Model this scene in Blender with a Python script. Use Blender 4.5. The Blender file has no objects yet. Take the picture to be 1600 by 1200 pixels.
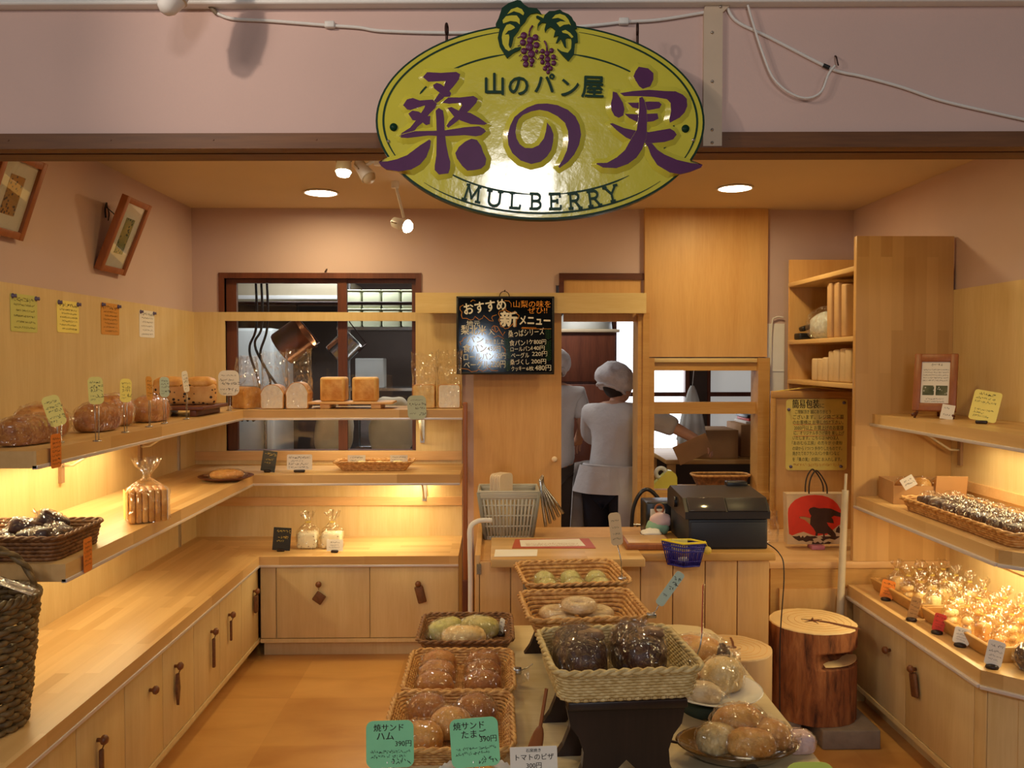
import bpy, bmesh, math, random
from mathutils import Vector, Matrix, noise

PI = math.pi
sc = bpy.context.scene
COL = sc.collection
rnd = random.Random(11)

# ------------------------------------------------------------------ camera
F = 1300.0
YAW, PITCH = math.atan(25 / F), math.atan(38 / F)
CAM = Vector((0, 0, 1.49))
CROT = Matrix.Rotation(-YAW, 3, 'Z') @ Matrix.Rotation(PI / 2 - PITCH, 3, 'X')
cd = bpy.data.cameras.new('camera')
cd.sensor_width = 36
cd.lens = F / 1600 * 36
cd.clip_start = 0.02
cam = bpy.data.objects.new('camera', cd)
cam.location = CAM
cam.rotation_euler = (PI / 2 - PITCH, 0, -YAW)
COL.objects.link(cam)
sc.camera = cam

# ------------------------------------------------------------------ exposure and world
sc.view_settings.view_transform = 'Standard'
sc.view_settings.look = 'None'
sc.view_settings.gamma = 1
sc.view_settings.use_curve_mapping = False
sc.view_settings.exposure = 0.0
sc.cycles.transparent_max_bounces = 20
sc.cycles.max_bounces = 10
sc.cycles.sample_clamp_indirect = 6
w = bpy.data.worlds.new('world')
sc.world = w
w.use_nodes = True
w.node_tree.nodes['Background'].inputs[0].default_value = (1.0, 0.87, 0.76, 1)
w.node_tree.nodes['Background'].inputs[1].default_value = 0.07

WARM = (1.0, 0.74, 0.31)
STRIP = (1.0, 0.83, 0.46)


def light(name, kind, loc, energy, color, aim=None, size=.1, size_y=None, spot=None, blend=.5):
    l = bpy.data.lights.new(name, kind)
    l.energy, l.color = energy, color
    if kind == 'AREA':
        l.size = size
        if size_y:
            l.shape, l.size_y = 'RECTANGLE', size_y
        else:
            l.shape = 'DISK'
    else:
        l.shadow_soft_size = size
    if kind == 'SPOT':
        l.spot_size, l.spot_blend = math.radians(spot), blend
    o = bpy.data.objects.new(name, l)
    o.location = loc
    if aim is not None:
        o.rotation_euler = (Vector(aim) - Vector(loc)).to_track_quat('-Z', 'Y').to_euler()
    COL.objects.link(o)
    return o


# hall in front of the shop: ceiling lamp, two added side fills, one spot on the header wall, daylight from the shopfront behind
light('unseen_hall_light', 'AREA', (0.17, -1.75, 2.72), 21, (.97, .93, .90), (0.17, 1.2, 1.5), .50, .36)
light('unseen_hall_light', 'AREA', (-1.9, .1, 2.8), 14, (1, .86, .74), (-1.2, 1.2, 1.2), .5, .3)  # added fill on the left, kept clear of the sign's reflection
light('unseen_hall_light', 'AREA', (2.3, .1, 2.8), 3, (1, .86, .76), (1.2, 1.2, 1.2), .5, .3)  # weaker added fill on the right
light('hall_spot', 'SPOT', (-1.35, 0.95, 2.72), 34, (1, .82, .66), (-.25, 2.2, 2.16), .03, spot=60, blend=.9)
light('hall_daylight', 'AREA', (-0.21, -4.6, 1.67), 22, (.74, .86, 1), (-0.21, 2, 1.67), .26, .50).rotation_euler = (PI / 2, -.6, 0)
# recessed downlights
for x, y in ((-.863, 4.15), (1.148, 4.0)):
    light('downlight_beam', 'AREA', (x, y, 2.285), 5.0, WARM, (x, y, 0), .13)
# more of the shop's own downlights nearer the entrance, hidden by the header
for x, y in ((-.75, 2.85), (1.1, 2.85)):
    light('downlight_beam', 'AREA', (x, y, 2.285), 4.2, WARM, (x, y, 0), .13)
# two lit track spots, then three unseen fills added for glints on the table
light('track_and_fill_beam', 'SPOT', (-.60, 3.32, 2.235), 7, WARM, (-.75, 2.95, 1.0), .02, spot=110, blend=.8)
light('track_and_fill_beam', 'SPOT', (-.385, 3.87, 2.09), 5, WARM, (.1, 4.3, 1.6), .03, spot=120, blend=.9)
light('track_and_fill_beam', 'SPOT', (.25, 3.2, 2.24), 12, WARM, (.2, 2.4, .7), .02, spot=90, blend=.8)
light('track_and_fill_beam', 'SPOT', (-.25, 2.55, 2.26), 9, WARM, (-.10, 2.15, .6), .02, spot=70, blend=.8)
light('track_and_fill_beam', 'SPOT', (.55, 2.5, 2.26), 9, WARM, (.40, 1.95, .7), .02, spot=75, blend=.8)
# strip lamps under the shelves
light('strip_left_upper', 'AREA', (-1.54, 2.95, 1.17), 6.0, STRIP, (-1.53, 3.0, 0), .05, 1.25).rotation_euler = (0, -.25, 0)
light('strip_left_lower', 'AREA', (-1.52, 2.95, .85), 3.0, STRIP, (-1.53, 3.0, 0), .05, 1.25).rotation_euler = (0, -.25, 0)
light('strip_back_lower', 'AREA', (-.55, 4.36, .85), 4.5, STRIP, (-.66, 4.45, 0), .75, .05)
light('strip_back_upper', 'AREA', (-.7, 4.40, 1.17), 1.4, STRIP, (-.7, 4.45, 0), .7, .05)
light('strip_right_upper', 'AREA', (1.84, 2.85, 1.19), 4.2, STRIP, (1.9, 3.0, 0), .05, .8).rotation_euler = (0, .25, 0)
light('strip_right_lower', 'AREA', (1.82, 2.85, .83), 5.5, STRIP, (1.9, 3.0, 0), .05, .8).rotation_euler = (0, .25, 0)
# unseen fills added to brighten the kitchen
light('kitchen_fill', 'AREA', (.2, 6.0, 2.25), 12, (1, .95, .9), (.2, 6, 0), 1.2, .2)
light('kitchen_fill', 'AREA', (-1.1, 5.75, 2.35), 20, (.92, .96, 1), (-1.1, 5.8, 0), 1.0, .15)


def at(px, py, X=None, Y=None, Z=None):
    """the point that pixel (px, py) of the 1600 x 1200 photograph shows on the plane x=X, y=Y or z=Z"""
    d = CROT @ Vector(((px - 800) / F, (600 - py) / F, -1))
    if Y is not None:
        t = (Y - CAM.y) / d.y
    elif Z is not None:
        t = (Z - CAM.z) / d.z
    else:
        t = (X - CAM.x) / d.x
    return CAM + d * t


# ------------------------------------------------------------------ mesh builder
def Rz(a): return Matrix.Rotation(a, 4, 'Z')
def Rx(a): return Matrix.Rotation(a, 4, 'X')
def Ry(a): return Matrix.Rotation(a, 4, 'Y')
def Tr(x, y=0, z=0): return Matrix.Translation((x, y, z) if not isinstance(x, (Vector, tuple)) else x)


class MB:
    def __init__(s):
        s.v, s.f, s.s = [], [], []

    def add(s, vs, fs, smooth=False, M=None):
        n = len(s.v)
        if M is not None:
            vs = [M @ Vector(v) for v in vs]
        s.v += [tuple(v) for v in vs]
        s.f += [tuple(n + i for i in f) for f in fs]
        s.s += [smooth] * len(fs)
        return s

    def join(s, o, M=None):
        n = len(s.v)
        s.v += [tuple(M @ Vector(v)) if M is not None else v for v in o.v]
        s.f += [tuple(n + i for i in f) for f in o.f]
        s.s += o.s
        return s

    def box(s, x0, x1, y0, y1, z0, z1, M=None):
        vs = [(x, y, z) for z in (z0, z1) for y in (y0, y1) for x in (x0, x1)]
        return s.add(vs, [(0, 2, 3, 1), (4, 5, 7, 6), (0, 1, 5, 4), (2, 6, 7, 3), (0, 4, 6, 2), (1, 3, 7, 5)], False, M)

    def rbox(s, x0, x1, y0, y1, z0, z1, r=.004, seg=2, M=None):
        bm = bmesh.new()
        bmesh.ops.create_cube(bm, size=1)
        for v in bm.verts:
            v.co = Vector(((x0 + x1) / 2 + v.co.x * (x1 - x0), (y0 + y1) / 2 + v.co.y * (y1 - y0), (z0 + z1) / 2 + v.co.z * (z1 - z0)))
        r = min(r, .49 * min(x1 - x0, y1 - y0, z1 - z0))
        bmesh.ops.bevel(bm, geom=bm.edges[:], offset=r, segments=seg, affect='EDGES', profile=.5)
        bm.verts.index_update()
        s.add([v.co[:] for v in bm.verts], [[v.index for v in f.verts] for f in bm.faces], True, M)
        bm.free()
        return s

    def cyl(s, p0, p1, r0, r1=None, seg=16, M=None, cap=True):
        r1 = r0 if r1 is None else r1
        p0, p1 = Vector(p0), Vector(p1)
        q = (p1 - p0).to_track_quat('Z', 'Y').to_matrix()
        vs, fs = [], []
        for p, r in ((p0, r0), (p1, r1)):
            vs += [p + q @ Vector((r * math.cos(2 * PI * i / seg), r * math.sin(2 * PI * i / seg), 0)) for i in range(seg)]
        s.add(vs, [(i, (i + 1) % seg, seg + (i + 1) % seg, seg + i) for i in range(seg)], True, M)
        if cap:
            s.add(vs, [tuple(range(seg - 1, -1, -1)), tuple(range(seg, 2 * seg))], False, M)
        return s

    def tube(s, pts, r, seg=6, closed=False, M=None, taper=None, flat=1.0):
        pts = [Vector(p) for p in pts]
        n = len(pts)
        vs, fs = [], []
        up = None
        for i, p in enumerate(pts):
            a = pts[(i - 1) % n] if closed or i > 0 else p
            b = pts[(i + 1) % n] if closed or i < n - 1 else p
            t = (b - a)
            t = t.normalized() if t.length > 1e-9 else Vector((0, 0, 1))
            if up is None:
                up = Vector((0, 0, 1)) if abs(t.z) < .9 else Vector((0, 1, 0))
            side = t.cross(up)
            side = side.normalized() if side.length > 1e-6 else t.orthogonal().normalized()
            u = side.cross(t).normalized()
            up = u
            rr = r * (taper[i] if taper else 1)
            vs += [p + side * (rr * flat * math.cos(2 * PI * k / seg)) + u * (rr * math.sin(2 * PI * k / seg)) for k in range(seg)]
        for i in range(n if closed else n - 1):
            j = (i + 1) % n
            fs += [(i * seg + k, i * seg + (k + 1) % seg, j * seg + (k + 1) % seg, j * seg + k) for k in range(seg)]
        if not closed:
            fs += [tuple(range(seg - 1, -1, -1)), tuple((n - 1) * seg + k for k in range(seg))]
        return s.add(vs, fs, True, M)

    def lathe(s, prof, seg=32, M=None, sx=1, sy=1):
        vs, fs = [], []
        n = len(prof)
        for r, z in prof:
            vs += [(sx * r * math.cos(2 * PI * i / seg), sy * r * math.sin(2 * PI * i / seg), z) for i in range(seg)]
        for j in range(n - 1):
            fs += [(j * seg + i, j * seg + (i + 1) % seg, (j + 1) * seg + (i + 1) % seg, (j + 1) * seg + i) for i in range(seg)]
        if prof[0][0] > 1e-6:
            fs.append(tuple(range(seg - 1, -1, -1)))
        if prof[-1][0] > 1e-6:
            fs.append(tuple((n - 1) * seg + i for i in range(seg)))
        return s.add(vs, fs, True, M)

    def prism(s, poly, h0, h1, M=None):
        """polygon in the local x-y plane extruded from z=h0 to z=h1"""
        n = len(poly)
        if sum(poly[i][0] * poly[(i + 1) % n][1] - poly[(i + 1) % n][0] * poly[i][1] for i in range(n)) < 0:
            poly = poly[::-1]
        vs = [(x, y, h0) for x, y in poly] + [(x, y, h1) for x, y in poly]
        fs = [tuple(range(n - 1, -1, -1)), tuple(range(n, 2 * n))] + [(i, (i + 1) % n, n + (i + 1) % n, n + i) for i in range(n)]
        return s.add(vs, fs, False, M)

    def sphere(s, rx, ry=None, rz=None, seg=20, rings=12, M=None, fn=None, smooth=True, e=1.0):
        ry = rx if ry is None else ry
        rz = rx if rz is None else rz
        def pw(a): return math.copysign(abs(a) ** e, a)
        vs = []
        for j in range(rings + 1):
            th = PI * j / rings
            for i in range(seg):
                ph = 2 * PI * i / seg
                d = Vector((pw(math.sin(th)) * pw(math.cos(ph)), pw(math.sin(th)) * pw(math.sin(ph)), pw(math.cos(th))))
                p = Vector((d.x * rx, d.y * ry, d.z * rz))
                vs.append(fn(p, d) if fn else p)
        fs = [(j * seg + i, (j + 1) * seg + i, (j + 1) * seg + (i + 1) % seg, j * seg + (i + 1) % seg) for j in range(rings) for i in range(seg)]
        return s.add(vs, fs, smooth, M)

    def grid(s, nx, ny, fn, smooth=True, M=None, closed=False):
        vs = [fn(i / nx, j / ny) for j in range(ny + 1) for i in range(nx + (0 if closed else 1))]
        k = nx if closed else nx + 1
        fs = [(j * k + i, j * k + (i + 1) % k, (j + 1) * k + (i + 1) % k, (j + 1) * k + i) for j in range(ny) for i in range(nx)]
        return s.add(vs, fs, smooth, M)

    def torus(s, R, r, seg=28, sub=12, M=None, fn=None, sz=1.0):
        def g(u, v):
            a, b = 2 * PI * u, 2 * PI * v
            p = Vector(((R + r * math.cos(b)) * math.cos(a), (R + r * math.cos(b)) * math.sin(a), r * sz * math.sin(b)))
            return fn(p) if fn else p
        return s.grid(seg, sub, g, True, M, closed=True)

    def mesh(s, name, M=None):
        me = bpy.data.meshes.new(name)
        me.from_pydata([tuple(M @ Vector(v)) for v in s.v] if M is not None else s.v, [], s.f)
        me.polygons.foreach_set('use_smooth', s.s)
        me.validate()
        me.update()
        return me


def thing(name, label, cat, loc=(0, 0, 0), rz=0, group=None):
    o = bpy.data.objects.new(name, None)
    o.empty_display_size = .05
    COL.objects.link(o)
    o.location, o.rotation_euler = loc, (0, 0, rz)
    o['label'], o['category'] = label, cat
    if group:
        o['group'] = group
    return o


def root_matrix(o):
    while o.parent:
        o = o.parent
    return Matrix.Translation(o.location) @ Rz(o.rotation_euler.z)


def part(parent, name, mb, mat, world=False, label=None, sub=None):
    """one mesh object under parent; world=True when the mesh was laid out in room coordinates"""
    me = mb.mesh(name, root_matrix(parent).inverted() if world else None)
    me.materials.append(mat)
    o = bpy.data.objects.new(name, me)
    COL.objects.link(o)
    o.parent = parent
    if label:
        o['label'] = label
    return o


def solo(name, label, cat, mb, mat, loc=None, rz=0, group=None):
    """a thing that is a single mesh; the mesh is in room coordinates when loc is None"""
    M = None
    if loc is None:
        xs, ys, zs = zip(*mb.v)
        c = ((min(xs) + max(xs)) / 2, (min(ys) + max(ys)) / 2, min(zs))
        M, loc = Matrix.Translation(c).inverted(), c
    me = mb.mesh(name, M)
    me.materials.append(mat)
    o = bpy.data.objects.new(name, me)
    COL.objects.link(o)
    o.location, o.rotation_euler = loc, (0, 0, rz)
    o['label'], o['category'] = label, cat
    if group:
        o['group'] = group
    return o


def struct(name, mb, mat, parent=None, label=None, cat=None):
    me = mb.mesh(name)
    me.materials.append(mat)
    o = bpy.data.objects.new(name, me)
    COL.objects.link(o)
    if parent:
        o.parent = parent
    else:
        o['kind'] = 'structure'
        if label:
            o['label'], o['category'] = label, cat
    return o


def dup(root, loc, rz, label, group=None):
    r = root.copy()
    COL.objects.link(r)
    r.location, r.rotation_euler = loc, (0, 0, rz)
    r['label'] = label
    if group:
        r['group'] = group
    for ch in list(root.children):
        c = ch.copy()
        COL.objects.link(c)
        c.parent = r
        for g in list(ch.children):
            d = g.copy()
            COL.objects.link(d)
            d.parent = c
    return r


# ------------------------------------------------------------------ lettering
def text_mb(txt, size, x=0, y=0, align='LEFT', rot=0, bold=0.0, depth=.0005, shear=0, sx=1):
    """letters as a mesh in the local x-y plane, front towards +z"""
    c = bpy.data.curves.new('lettering', 'FONT')
    c.body, c.size, c.align_x, c.align_y = txt, size, align, 'CENTER'
    c.offset, c.resolution_u, c.shear = bold * size, 3, shear
    o = bpy.data.objects.new('lettering', c)
    COL.objects.link(o)
    me = o.to_mesh()
    M = Tr(x, y, depth) @ Rz(rot) @ Matrix.Diagonal((sx, 1, 1, 1))
    mb = MB()
    if me:
        mb.add([v.co[:] for v in me.vertices], [list(p.vertices) for p in me.polygons], False, M)
        o.to_mesh_clear()
    bpy.data.objects.remove(o)
    bpy.data.curves.remove(c)
    return mb


def scribble(mb, x0, x1, y, h, seed, z=.0005):
    """a line of pen marks too small to be read"""
    r = random.Random(seed)
    x = x0
    while x < x1:
        wd = h * r.uniform(.6, 1.0)
        for _ in range(r.choice((2, 3, 3, 4))):
            a = Vector((x + r.uniform(0, wd), y + r.uniform(-.45, .45) * h))
            ang = r.choice((0, 0, PI / 2, .9, 2.2)) + r.uniform(-.2, .2)
            l, t = h * r.uniform(.2, .42), h * .06
            d = Vector((math.cos(ang), math.sin(ang)))
            n = Vector((-d.y, d.x)) * t
            q = [a - d * l + n, a - d * l - n, a + d * l - n, a + d * l + n]
            mb.add([(p.x, p.y, z) for p in q], [(0, 1, 2, 3)])
        x += wd * 1.15
    return mb


UP = Rx(PI / 2)          # puts an x-y drawing upright in x-z, its front towards -y (the camera)

# ------------------------------------------------------------------ materials
def srgb(r, g, b):
    return tuple(((c / 255) / 12.92 if c <= 10 else ((c / 255 + .055) / 1.055) ** 2.4) for c in (r, g, b)) + (1,)


def new_mat(name):
    m = bpy.data.materials.new(name)
    m.use_nodes = True
    nt = m.node_tree
    return m, nt, nt.nodes['Principled BSDF']


def nd(nt, t, **kw):
    n = nt.nodes.new(t)
    for k, v in kw.items():
        if k in n.inputs:
            n.inputs[k].default_value = v
        else:
            setattr(n, k, v)
    return n


def mapped(nt, scale=(1, 1, 1), rot=(0, 0, 0)):
    tc = nd(nt, 'ShaderNodeTexCoord')
    mp = nd(nt, 'ShaderNodeMapping')
    mp.inputs['Scale'].default_value = scale
    mp.inputs['Rotation'].default_value = rot
    nt.links.new(tc.outputs['Object'], mp.inputs[0])
    return mp.outputs[0]


def ramp(nt, fac, stops):
    r = nd(nt, 'ShaderNodeValToRGB')
    e = r.color_ramp.elements
    while len(e) < len(stops):
        e.new(.5)
    for i, (p, c) in enumerate(stops):
        e[i].position, e[i].color = p, c
    nt.links.new(fac, r.inputs[0])
    return r.outputs[0]


def bump(nt, b, h, strength, dist=.01):
    n = nd(nt, 'ShaderNodeBump', Strength=strength, Distance=dist)
    nt.links.new(h, n.inputs['Height'])
    nt.links.new(n.outputs[0], b.inputs['Normal'])


def plain(name, c, rough=.5, metal=0, spec=.5, vary=.06, scale=12, bmp=0, bscale=60, coat=0, emit=0):
    m, nt, b = new_mat(name)
    b.inputs['Roughness'].default_value = rough
    b.inputs['Metallic'].default_value = metal
    b.inputs['Specular IOR Level'].default_value = spec
    b.inputs['Coat Weight'].default_value = coat
    b.inputs['Coat Roughness'].default_value = .05
    n = nd(nt, 'ShaderNodeTexNoise', Scale=scale, Detail=3)
    nt.links.new(mapped(nt), n.inputs[0])
    lo = tuple(x * (1 - vary) for x in c[:3]) + (1,)
    hi = tuple(min(1, x * (1 + vary)) for x in c[:3]) + (1,)
    col = ramp(nt, n.outputs[0], [(.3, lo), (.7, hi)])
    nt.links.new(col, b.inputs['Base Color'])
    if bmp:
        n2 = nd(nt, 'ShaderNodeTexNoise', Scale=bscale, Detail=4)
        nt.links.new(mapped(nt), n2.inputs[0])
        bump(nt, b, n2.outputs[0], bmp)
    if emit:
        b.inputs['Emission Color'].default_value = c
        b.inputs['Emission Strength'].default_value = emit
    return m


def wood(name, c1, c2, axis='z', rough=.45, fine=1.0, spec=.4):
    """veneer: grain stretched along one axis"""
    m, nt, b = new_mat(name)
    k = {'x': (1.2, 14, 14), 'y': (14, 1.2, 14), 'z': (14, 14, 1.2)}[axis]
    n = nd(nt, 'ShaderNodeTexNoise', Scale=1.0 * fine, Detail=6, Roughness=.6, Distortion=.4)
    nt.links.new(mapped(nt, k), n.inputs[0])
    n2 = nd(nt, 'ShaderNodeTexNoise', Scale=9.0 * fine, Detail=3)
    nt.links.new(mapped(nt, k), n2.inputs[0])
    mx = nd(nt, 'ShaderNodeMix', data_type='FLOAT')
    mx.inputs[0].default_value = .3
    nt.links.new(n.outputs[0], mx.inputs[2])
    nt.links.new(n2.outputs[0], mx.inputs[3])
    nt.links.new(ramp(nt, mx.outputs[0], [(.32, c1), (.66, c2)]), b.inputs['Base Color'])
    b.inputs['Roughness'].default_value = rough
    b.inputs['Specular IOR Level'].default_value = spec
    return m


def staves(name, c1, c2, axis='y', w=.045, l=.42, rough=.35):
    """edge-glued board: finger-jointed staves of slightly different tone"""
    m, nt, b = new_mat(name)
    rot = {'y': (0, 0, PI / 2), 'x': (0, 0, 0), 'z': (PI / 2, 0, PI / 2), 'xz': (PI / 2, 0, 0)}[axis]
    br = nd(nt, 'ShaderNodeTexBrick', offset=.37, squash=1)
    br.inputs['Scale'].default_value = 1
    br.inputs['Brick Width'].default_value = l
    br.inputs['Row Height'].default_value = w
    br.inputs['Mortar Size'].default_value = .0004
    br.inputs['Color1'].default_value = (0, 0, 0, 1)
    br.inputs['Color2'].default_value = (1, 1, 1, 1)
    br.inputs['Mortar'].default_value = (.35, .35, .35, 1)
    nt.links.new(mapped(nt, (1, 1, 1), rot), br.inputs[0])
    k = {'y': (30, 2, 30), 'x': (2, 30, 30), 'z': (30, 30, 2), 'xz': (2, 30, 30)}[axis]
    n = nd(nt, 'ShaderNodeTexNoise', Scale=1.5, Detail=5)
    nt.links.new(mapped(nt, k), n.inputs[0])
    mx = nd(nt, 'ShaderNodeMix', data_type='FLOAT')
    mx.inputs[0].default_value = .45
    nt.links.new(br.outputs[0], mx.inputs[2])
    nt.links.new(n.outputs[0], mx.inputs[3])
    nt.links.new(ramp(nt, mx.outputs[0], [(.1, c1), (.85, c2)]), b.inputs['Base Color'])
    b.inputs['Roughness'].default_value = rough
    b.inputs['Specular IOR Level'].default_value = .4
    return m


def wicker(name, c1, c2, scale=60, rough=.55, weave=0):
    m, nt, b = new_mat(name)
    n = nd(nt, 'ShaderNodeTexNoise', Scale=scale, Detail=3)
    nt.links.new(mapped(nt), n.inputs[0])
    nt.links.new(ramp(nt, n.outputs[0], [(.35, c1), (.65, c2)]), b.inputs['Base Color'])
    b.inputs['Roughness'].default_value = rough
    if weave:
        a = nd(nt, 'ShaderNodeTexWave', Scale=weave, wave_type='BANDS', bands_direction='X')
        c = nd(nt, 'ShaderNodeTexWave', Scale=weave * .5, wave_type='BANDS', bands_direction='Y')
        p = mapped(nt)
        nt.links.new(p, a.inputs[0])
        nt.links.new(p, c.inputs[0])
        mm = nd(nt, 'ShaderNodeMath', operation='MULTIPLY')
        nt.links.new(a.outputs['Fac'], mm.inputs[0])
        nt.links.new(c.outputs['Fac'], mm.inputs[1])
        bump(nt, b, mm.outputs[0], .9, .004)
    return m


def crust(name, top, side, mott=.5, rough=.5, flour=None, scale=18):
    """baked crust: mottled between two tones, with a fine pitted surface"""
    m, nt, b = new_mat(name)
    n = nd(nt, 'ShaderNodeTexNoise', Scale=scale, Detail=5, Roughness=.6)
    nt.links.new(mapped(nt), n.inputs[0])
    st = [(.35, side), (.62, top)]
    if flour:
        st.append((.75, flour))
    nt.links.new(ramp(nt, n.outputs[0], st), b.inputs['Base Color'])
    b.inputs['Roughness'].default_value = rough
    n2 = nd(nt, 'ShaderNodeTexNoise', Scale=90, Detail=4)
    nt.links.new(mapped(nt), n2.inputs[0])
    bump(nt, b, n2.outputs[0], .35, .004)
    return m


def spotted(name, base, base2, spot, scale=45, thr=.25):
    """crumb with raisins or seeds"""
    m, nt, b = new_mat(name)
    v = nd(nt, 'ShaderNodeTexVoronoi', Scale=scale)
    nt.links.new(mapped(nt), v.inputs[0])
    n = nd(nt, 'ShaderNodeTexNoise', Scale=14, Detail=4)
    nt.links.new(mapped(nt), n.inputs[0])
    c = ramp(nt, n.outputs[0], [(.35, base), (.65, base2)])
    mx = nd(nt, 'ShaderNodeMix', data_type='RGBA')
    nt.links.new(ramp(nt, v.outputs['Distance'], [(thr, (1, 1, 1, 1)), (thr + .06, (0, 0, 0, 1))]), mx.inputs[0])
    nt.links.new(c, mx.inputs[6])
    mx.inputs[7].default_value = spot
    nt.links.new(mx.outputs[2], b.inputs['Base Color'])
    b.inputs['Roughness'].default_value = .6
    return m


def film(name, tint=(1, 1, 1, 1), gloss=.10, rough=.09, scale=24, strength=1.0, top=.50):
    """thin clear plastic: see-through sheet with creased, streaky gloss"""
    m, nt, b = new_mat(name)
    nt.nodes.remove(b)
    out = nt.nodes['Material Output']
    t = nd(nt, 'ShaderNodeBsdfTransparent')
    t.inputs[0].default_value = tint
    g = nd(nt, 'ShaderNodeBsdfGlossy', Roughness=rough)
    g.inputs[0].default_value = (1, 1, 1, 1)
    mr = nd(nt, 'ShaderNodeMapRange')
    mr.inputs['To Min'].default_value = gloss
    mr.inputs['To Max'].default_value = top
    lw = nd(nt, 'ShaderNodeLayerWeight', Blend=.18)
    if strength:
        n = nd(nt, 'ShaderNodeTexNoise', Scale=scale, Detail=1, Distortion=.8)
        nt.links.new(mapped(nt, (1, 1.8, 1)), n.inputs[0])
        v = nd(nt, 'ShaderNodeTexVoronoi', Scale=scale * 1.3)
        nt.links.new(mapped(nt, (1.6, 1, 1)), v.inputs[0])
        ad = nd(nt, 'ShaderNodeMath', operation='ADD')
        nt.links.new(n.outputs[0], ad.inputs[0])
        nt.links.new(v.outputs['Distance'], ad.inputs[1])
        bp = nd(nt, 'ShaderNodeBump', Strength=strength, Distance=.02)
        nt.links.new(ad.outputs[0], bp.inputs['Height'])
        nt.links.new(bp.outputs[0], g.inputs['Normal'])
        nt.links.new(bp.outputs[0], lw.inputs['Normal'])
    nt.links.new(lw.outputs['Fresnel'], mr.inputs[0])
    mx = nd(nt, 'ShaderNodeMixShader')
    nt.links.new(mr.outputs[0], mx.inputs[0])
    nt.links.new(t.outputs[0], mx.inputs[1])
    nt.links.new(g.outputs[0], mx.inputs[2])
    nt.links.new(mx.outputs[0], out.inputs[0])
    return m


def floor_mat():
    m, nt, b = new_mat('floor_tiles')
    br = nd(nt, 'ShaderNodeTexBrick', offset=0)
    br.inputs['Scale'].default_value = 1
    br.inputs['Brick Width'].default_value = .455
    br.inputs['Row Height'].default_value = .455
    br.inputs['Mortar Size'].default_value = .0006
    br.inputs['Color1'].default_value = (0, 0, 0, 1)
    br.inputs['Color2'].default_value = (1, 1, 1, 1)
    br.inputs['Mortar'].default_value = (.2, .2, .2, 1)
    nt.links.new(mapped(nt), br.inputs[0])
    n = nd(nt, 'ShaderNodeTexNoise', Scale=2.2, Detail=6, Distortion=.6)
    nt.links.new(mapped(nt, (1, 3, 1)), n.inputs[0])
    mx = nd(nt, 'ShaderNodeMix', data_type='FLOAT')
    mx.inputs[0].default_value = .72
    nt.links.new(br.outputs[0], mx.inputs[2])
    nt.links.new(n.outputs[0], mx.inputs[3])
    nt.links.new(ramp(nt, mx.outputs[0], [(.2, srgb(176, 118, 58)), (.8, srgb(224, 172, 100))]), b.inputs['Base Color'])
    b.inputs['Roughness'].default_value = .3
    return m


PLY = wood('birch_plywood', srgb(212, 182, 126), srgb(226, 200, 148), 'z')
PLYX = wood('birch_plywood_across', srgb(212, 182, 122), srgb(226, 202, 146), 'x')
PLYO = wood('orange_plywood', srgb(204, 154, 92), srgb(220, 174, 112), 'z')
STAVE_Y = staves('laminated_board', srgb(192, 148, 90), srgb(224, 186, 128), 'y')
STAVE_X = staves('laminated_board_across', srgb(192, 148, 90), srgb(224, 186, 128), 'x')
STAVE_Z = staves('laminated_board_upright', srgb(194, 148, 90), srgb(218, 174, 114), 'z', .05, .5)
RAIL = wood('pine_rail', srgb(208, 160, 104), srgb(226, 184, 130), 'x')
DARKWOOD = wood('dark_red_wood', srgb(78, 40, 26), srgb(112, 62, 40), 'x', .4)
DARKWOODZ = wood('dark_red_wood_upright', srgb(84, 44, 30), srgb(118, 66, 44), 'z', .4)
LINTEL = wood('lintel_wood', srgb(84, 48, 20), srgb(122, 76, 36), 'x', .5)
BENCH = wood('black_brown_wood', srgb(34, 22, 18), srgb(52, 34, 28), 'z', .35)
TABLETOP = wood('table_top_wood', srgb(206, 182, 138), srgb(226, 206, 166), 'x', .3)
FRAMEWOOD = wood('picture_frame_wood', srgb(140, 80, 44), srgb(168, 102, 60), 'z', .4)
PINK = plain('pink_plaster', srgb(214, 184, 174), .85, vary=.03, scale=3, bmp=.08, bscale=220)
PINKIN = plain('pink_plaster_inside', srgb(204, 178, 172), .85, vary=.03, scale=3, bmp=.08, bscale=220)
CEIL = plain('ceiling_board', srgb(214, 194, 166), .8, vary=.02, scale=3)
GREY = plain('grey_plaster', srgb(176, 172, 176), .8, vary=.03, scale=3)
WHITE = plain('white_paint', srgb(236, 234, 230), .4, vary=.02)
CABLE = plain('white_cable', srgb(226, 222, 216), .45, vary=.02)
FLOOR = floor_mat()
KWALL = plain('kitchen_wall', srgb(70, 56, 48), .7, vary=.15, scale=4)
ALU = plain('aluminium', srgb(205, 200, 195), .32, .9, vary=.03)
EDGE = plain('edge_trim_metal', srgb(222, 214, 212), .3, .25, vary=.03)
STEEL = plain('stainless_steel', srgb(190, 190, 190), .25, 1, vary=.05)
BLACK = plain('black_plastic', srgb(26, 26, 30), .35, vary=.1)
IRON = plain('dark_iron', srgb(60, 36, 28), .5, .5, vary=.15)
KNOB = plain('wooden_knob', srgb(122, 72, 40), .4, vary=.15, scale=60)
TAGWOOD = plain('branch_slice', srgb(112, 70, 38), .6, vary=.25, scale=70)
YELLOW = plain('yellow_enamel', srgb(204, 196, 66), .16, vary=.05, scale=8, bmp=.10, bscale=26, coat=.5)
GREEN = plain('dark_green_paint', srgb(20, 54, 36), .4, spec=.15, vary=.1, scale=30)
PURPLE = plain('purple_paint', srgb(84, 36, 84), .4, spec=.2, vary=.08, scale=20)
BERRY = plain('berry_paint', srgb(98, 38, 82), .35, vary=.1, scale=60)
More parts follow.
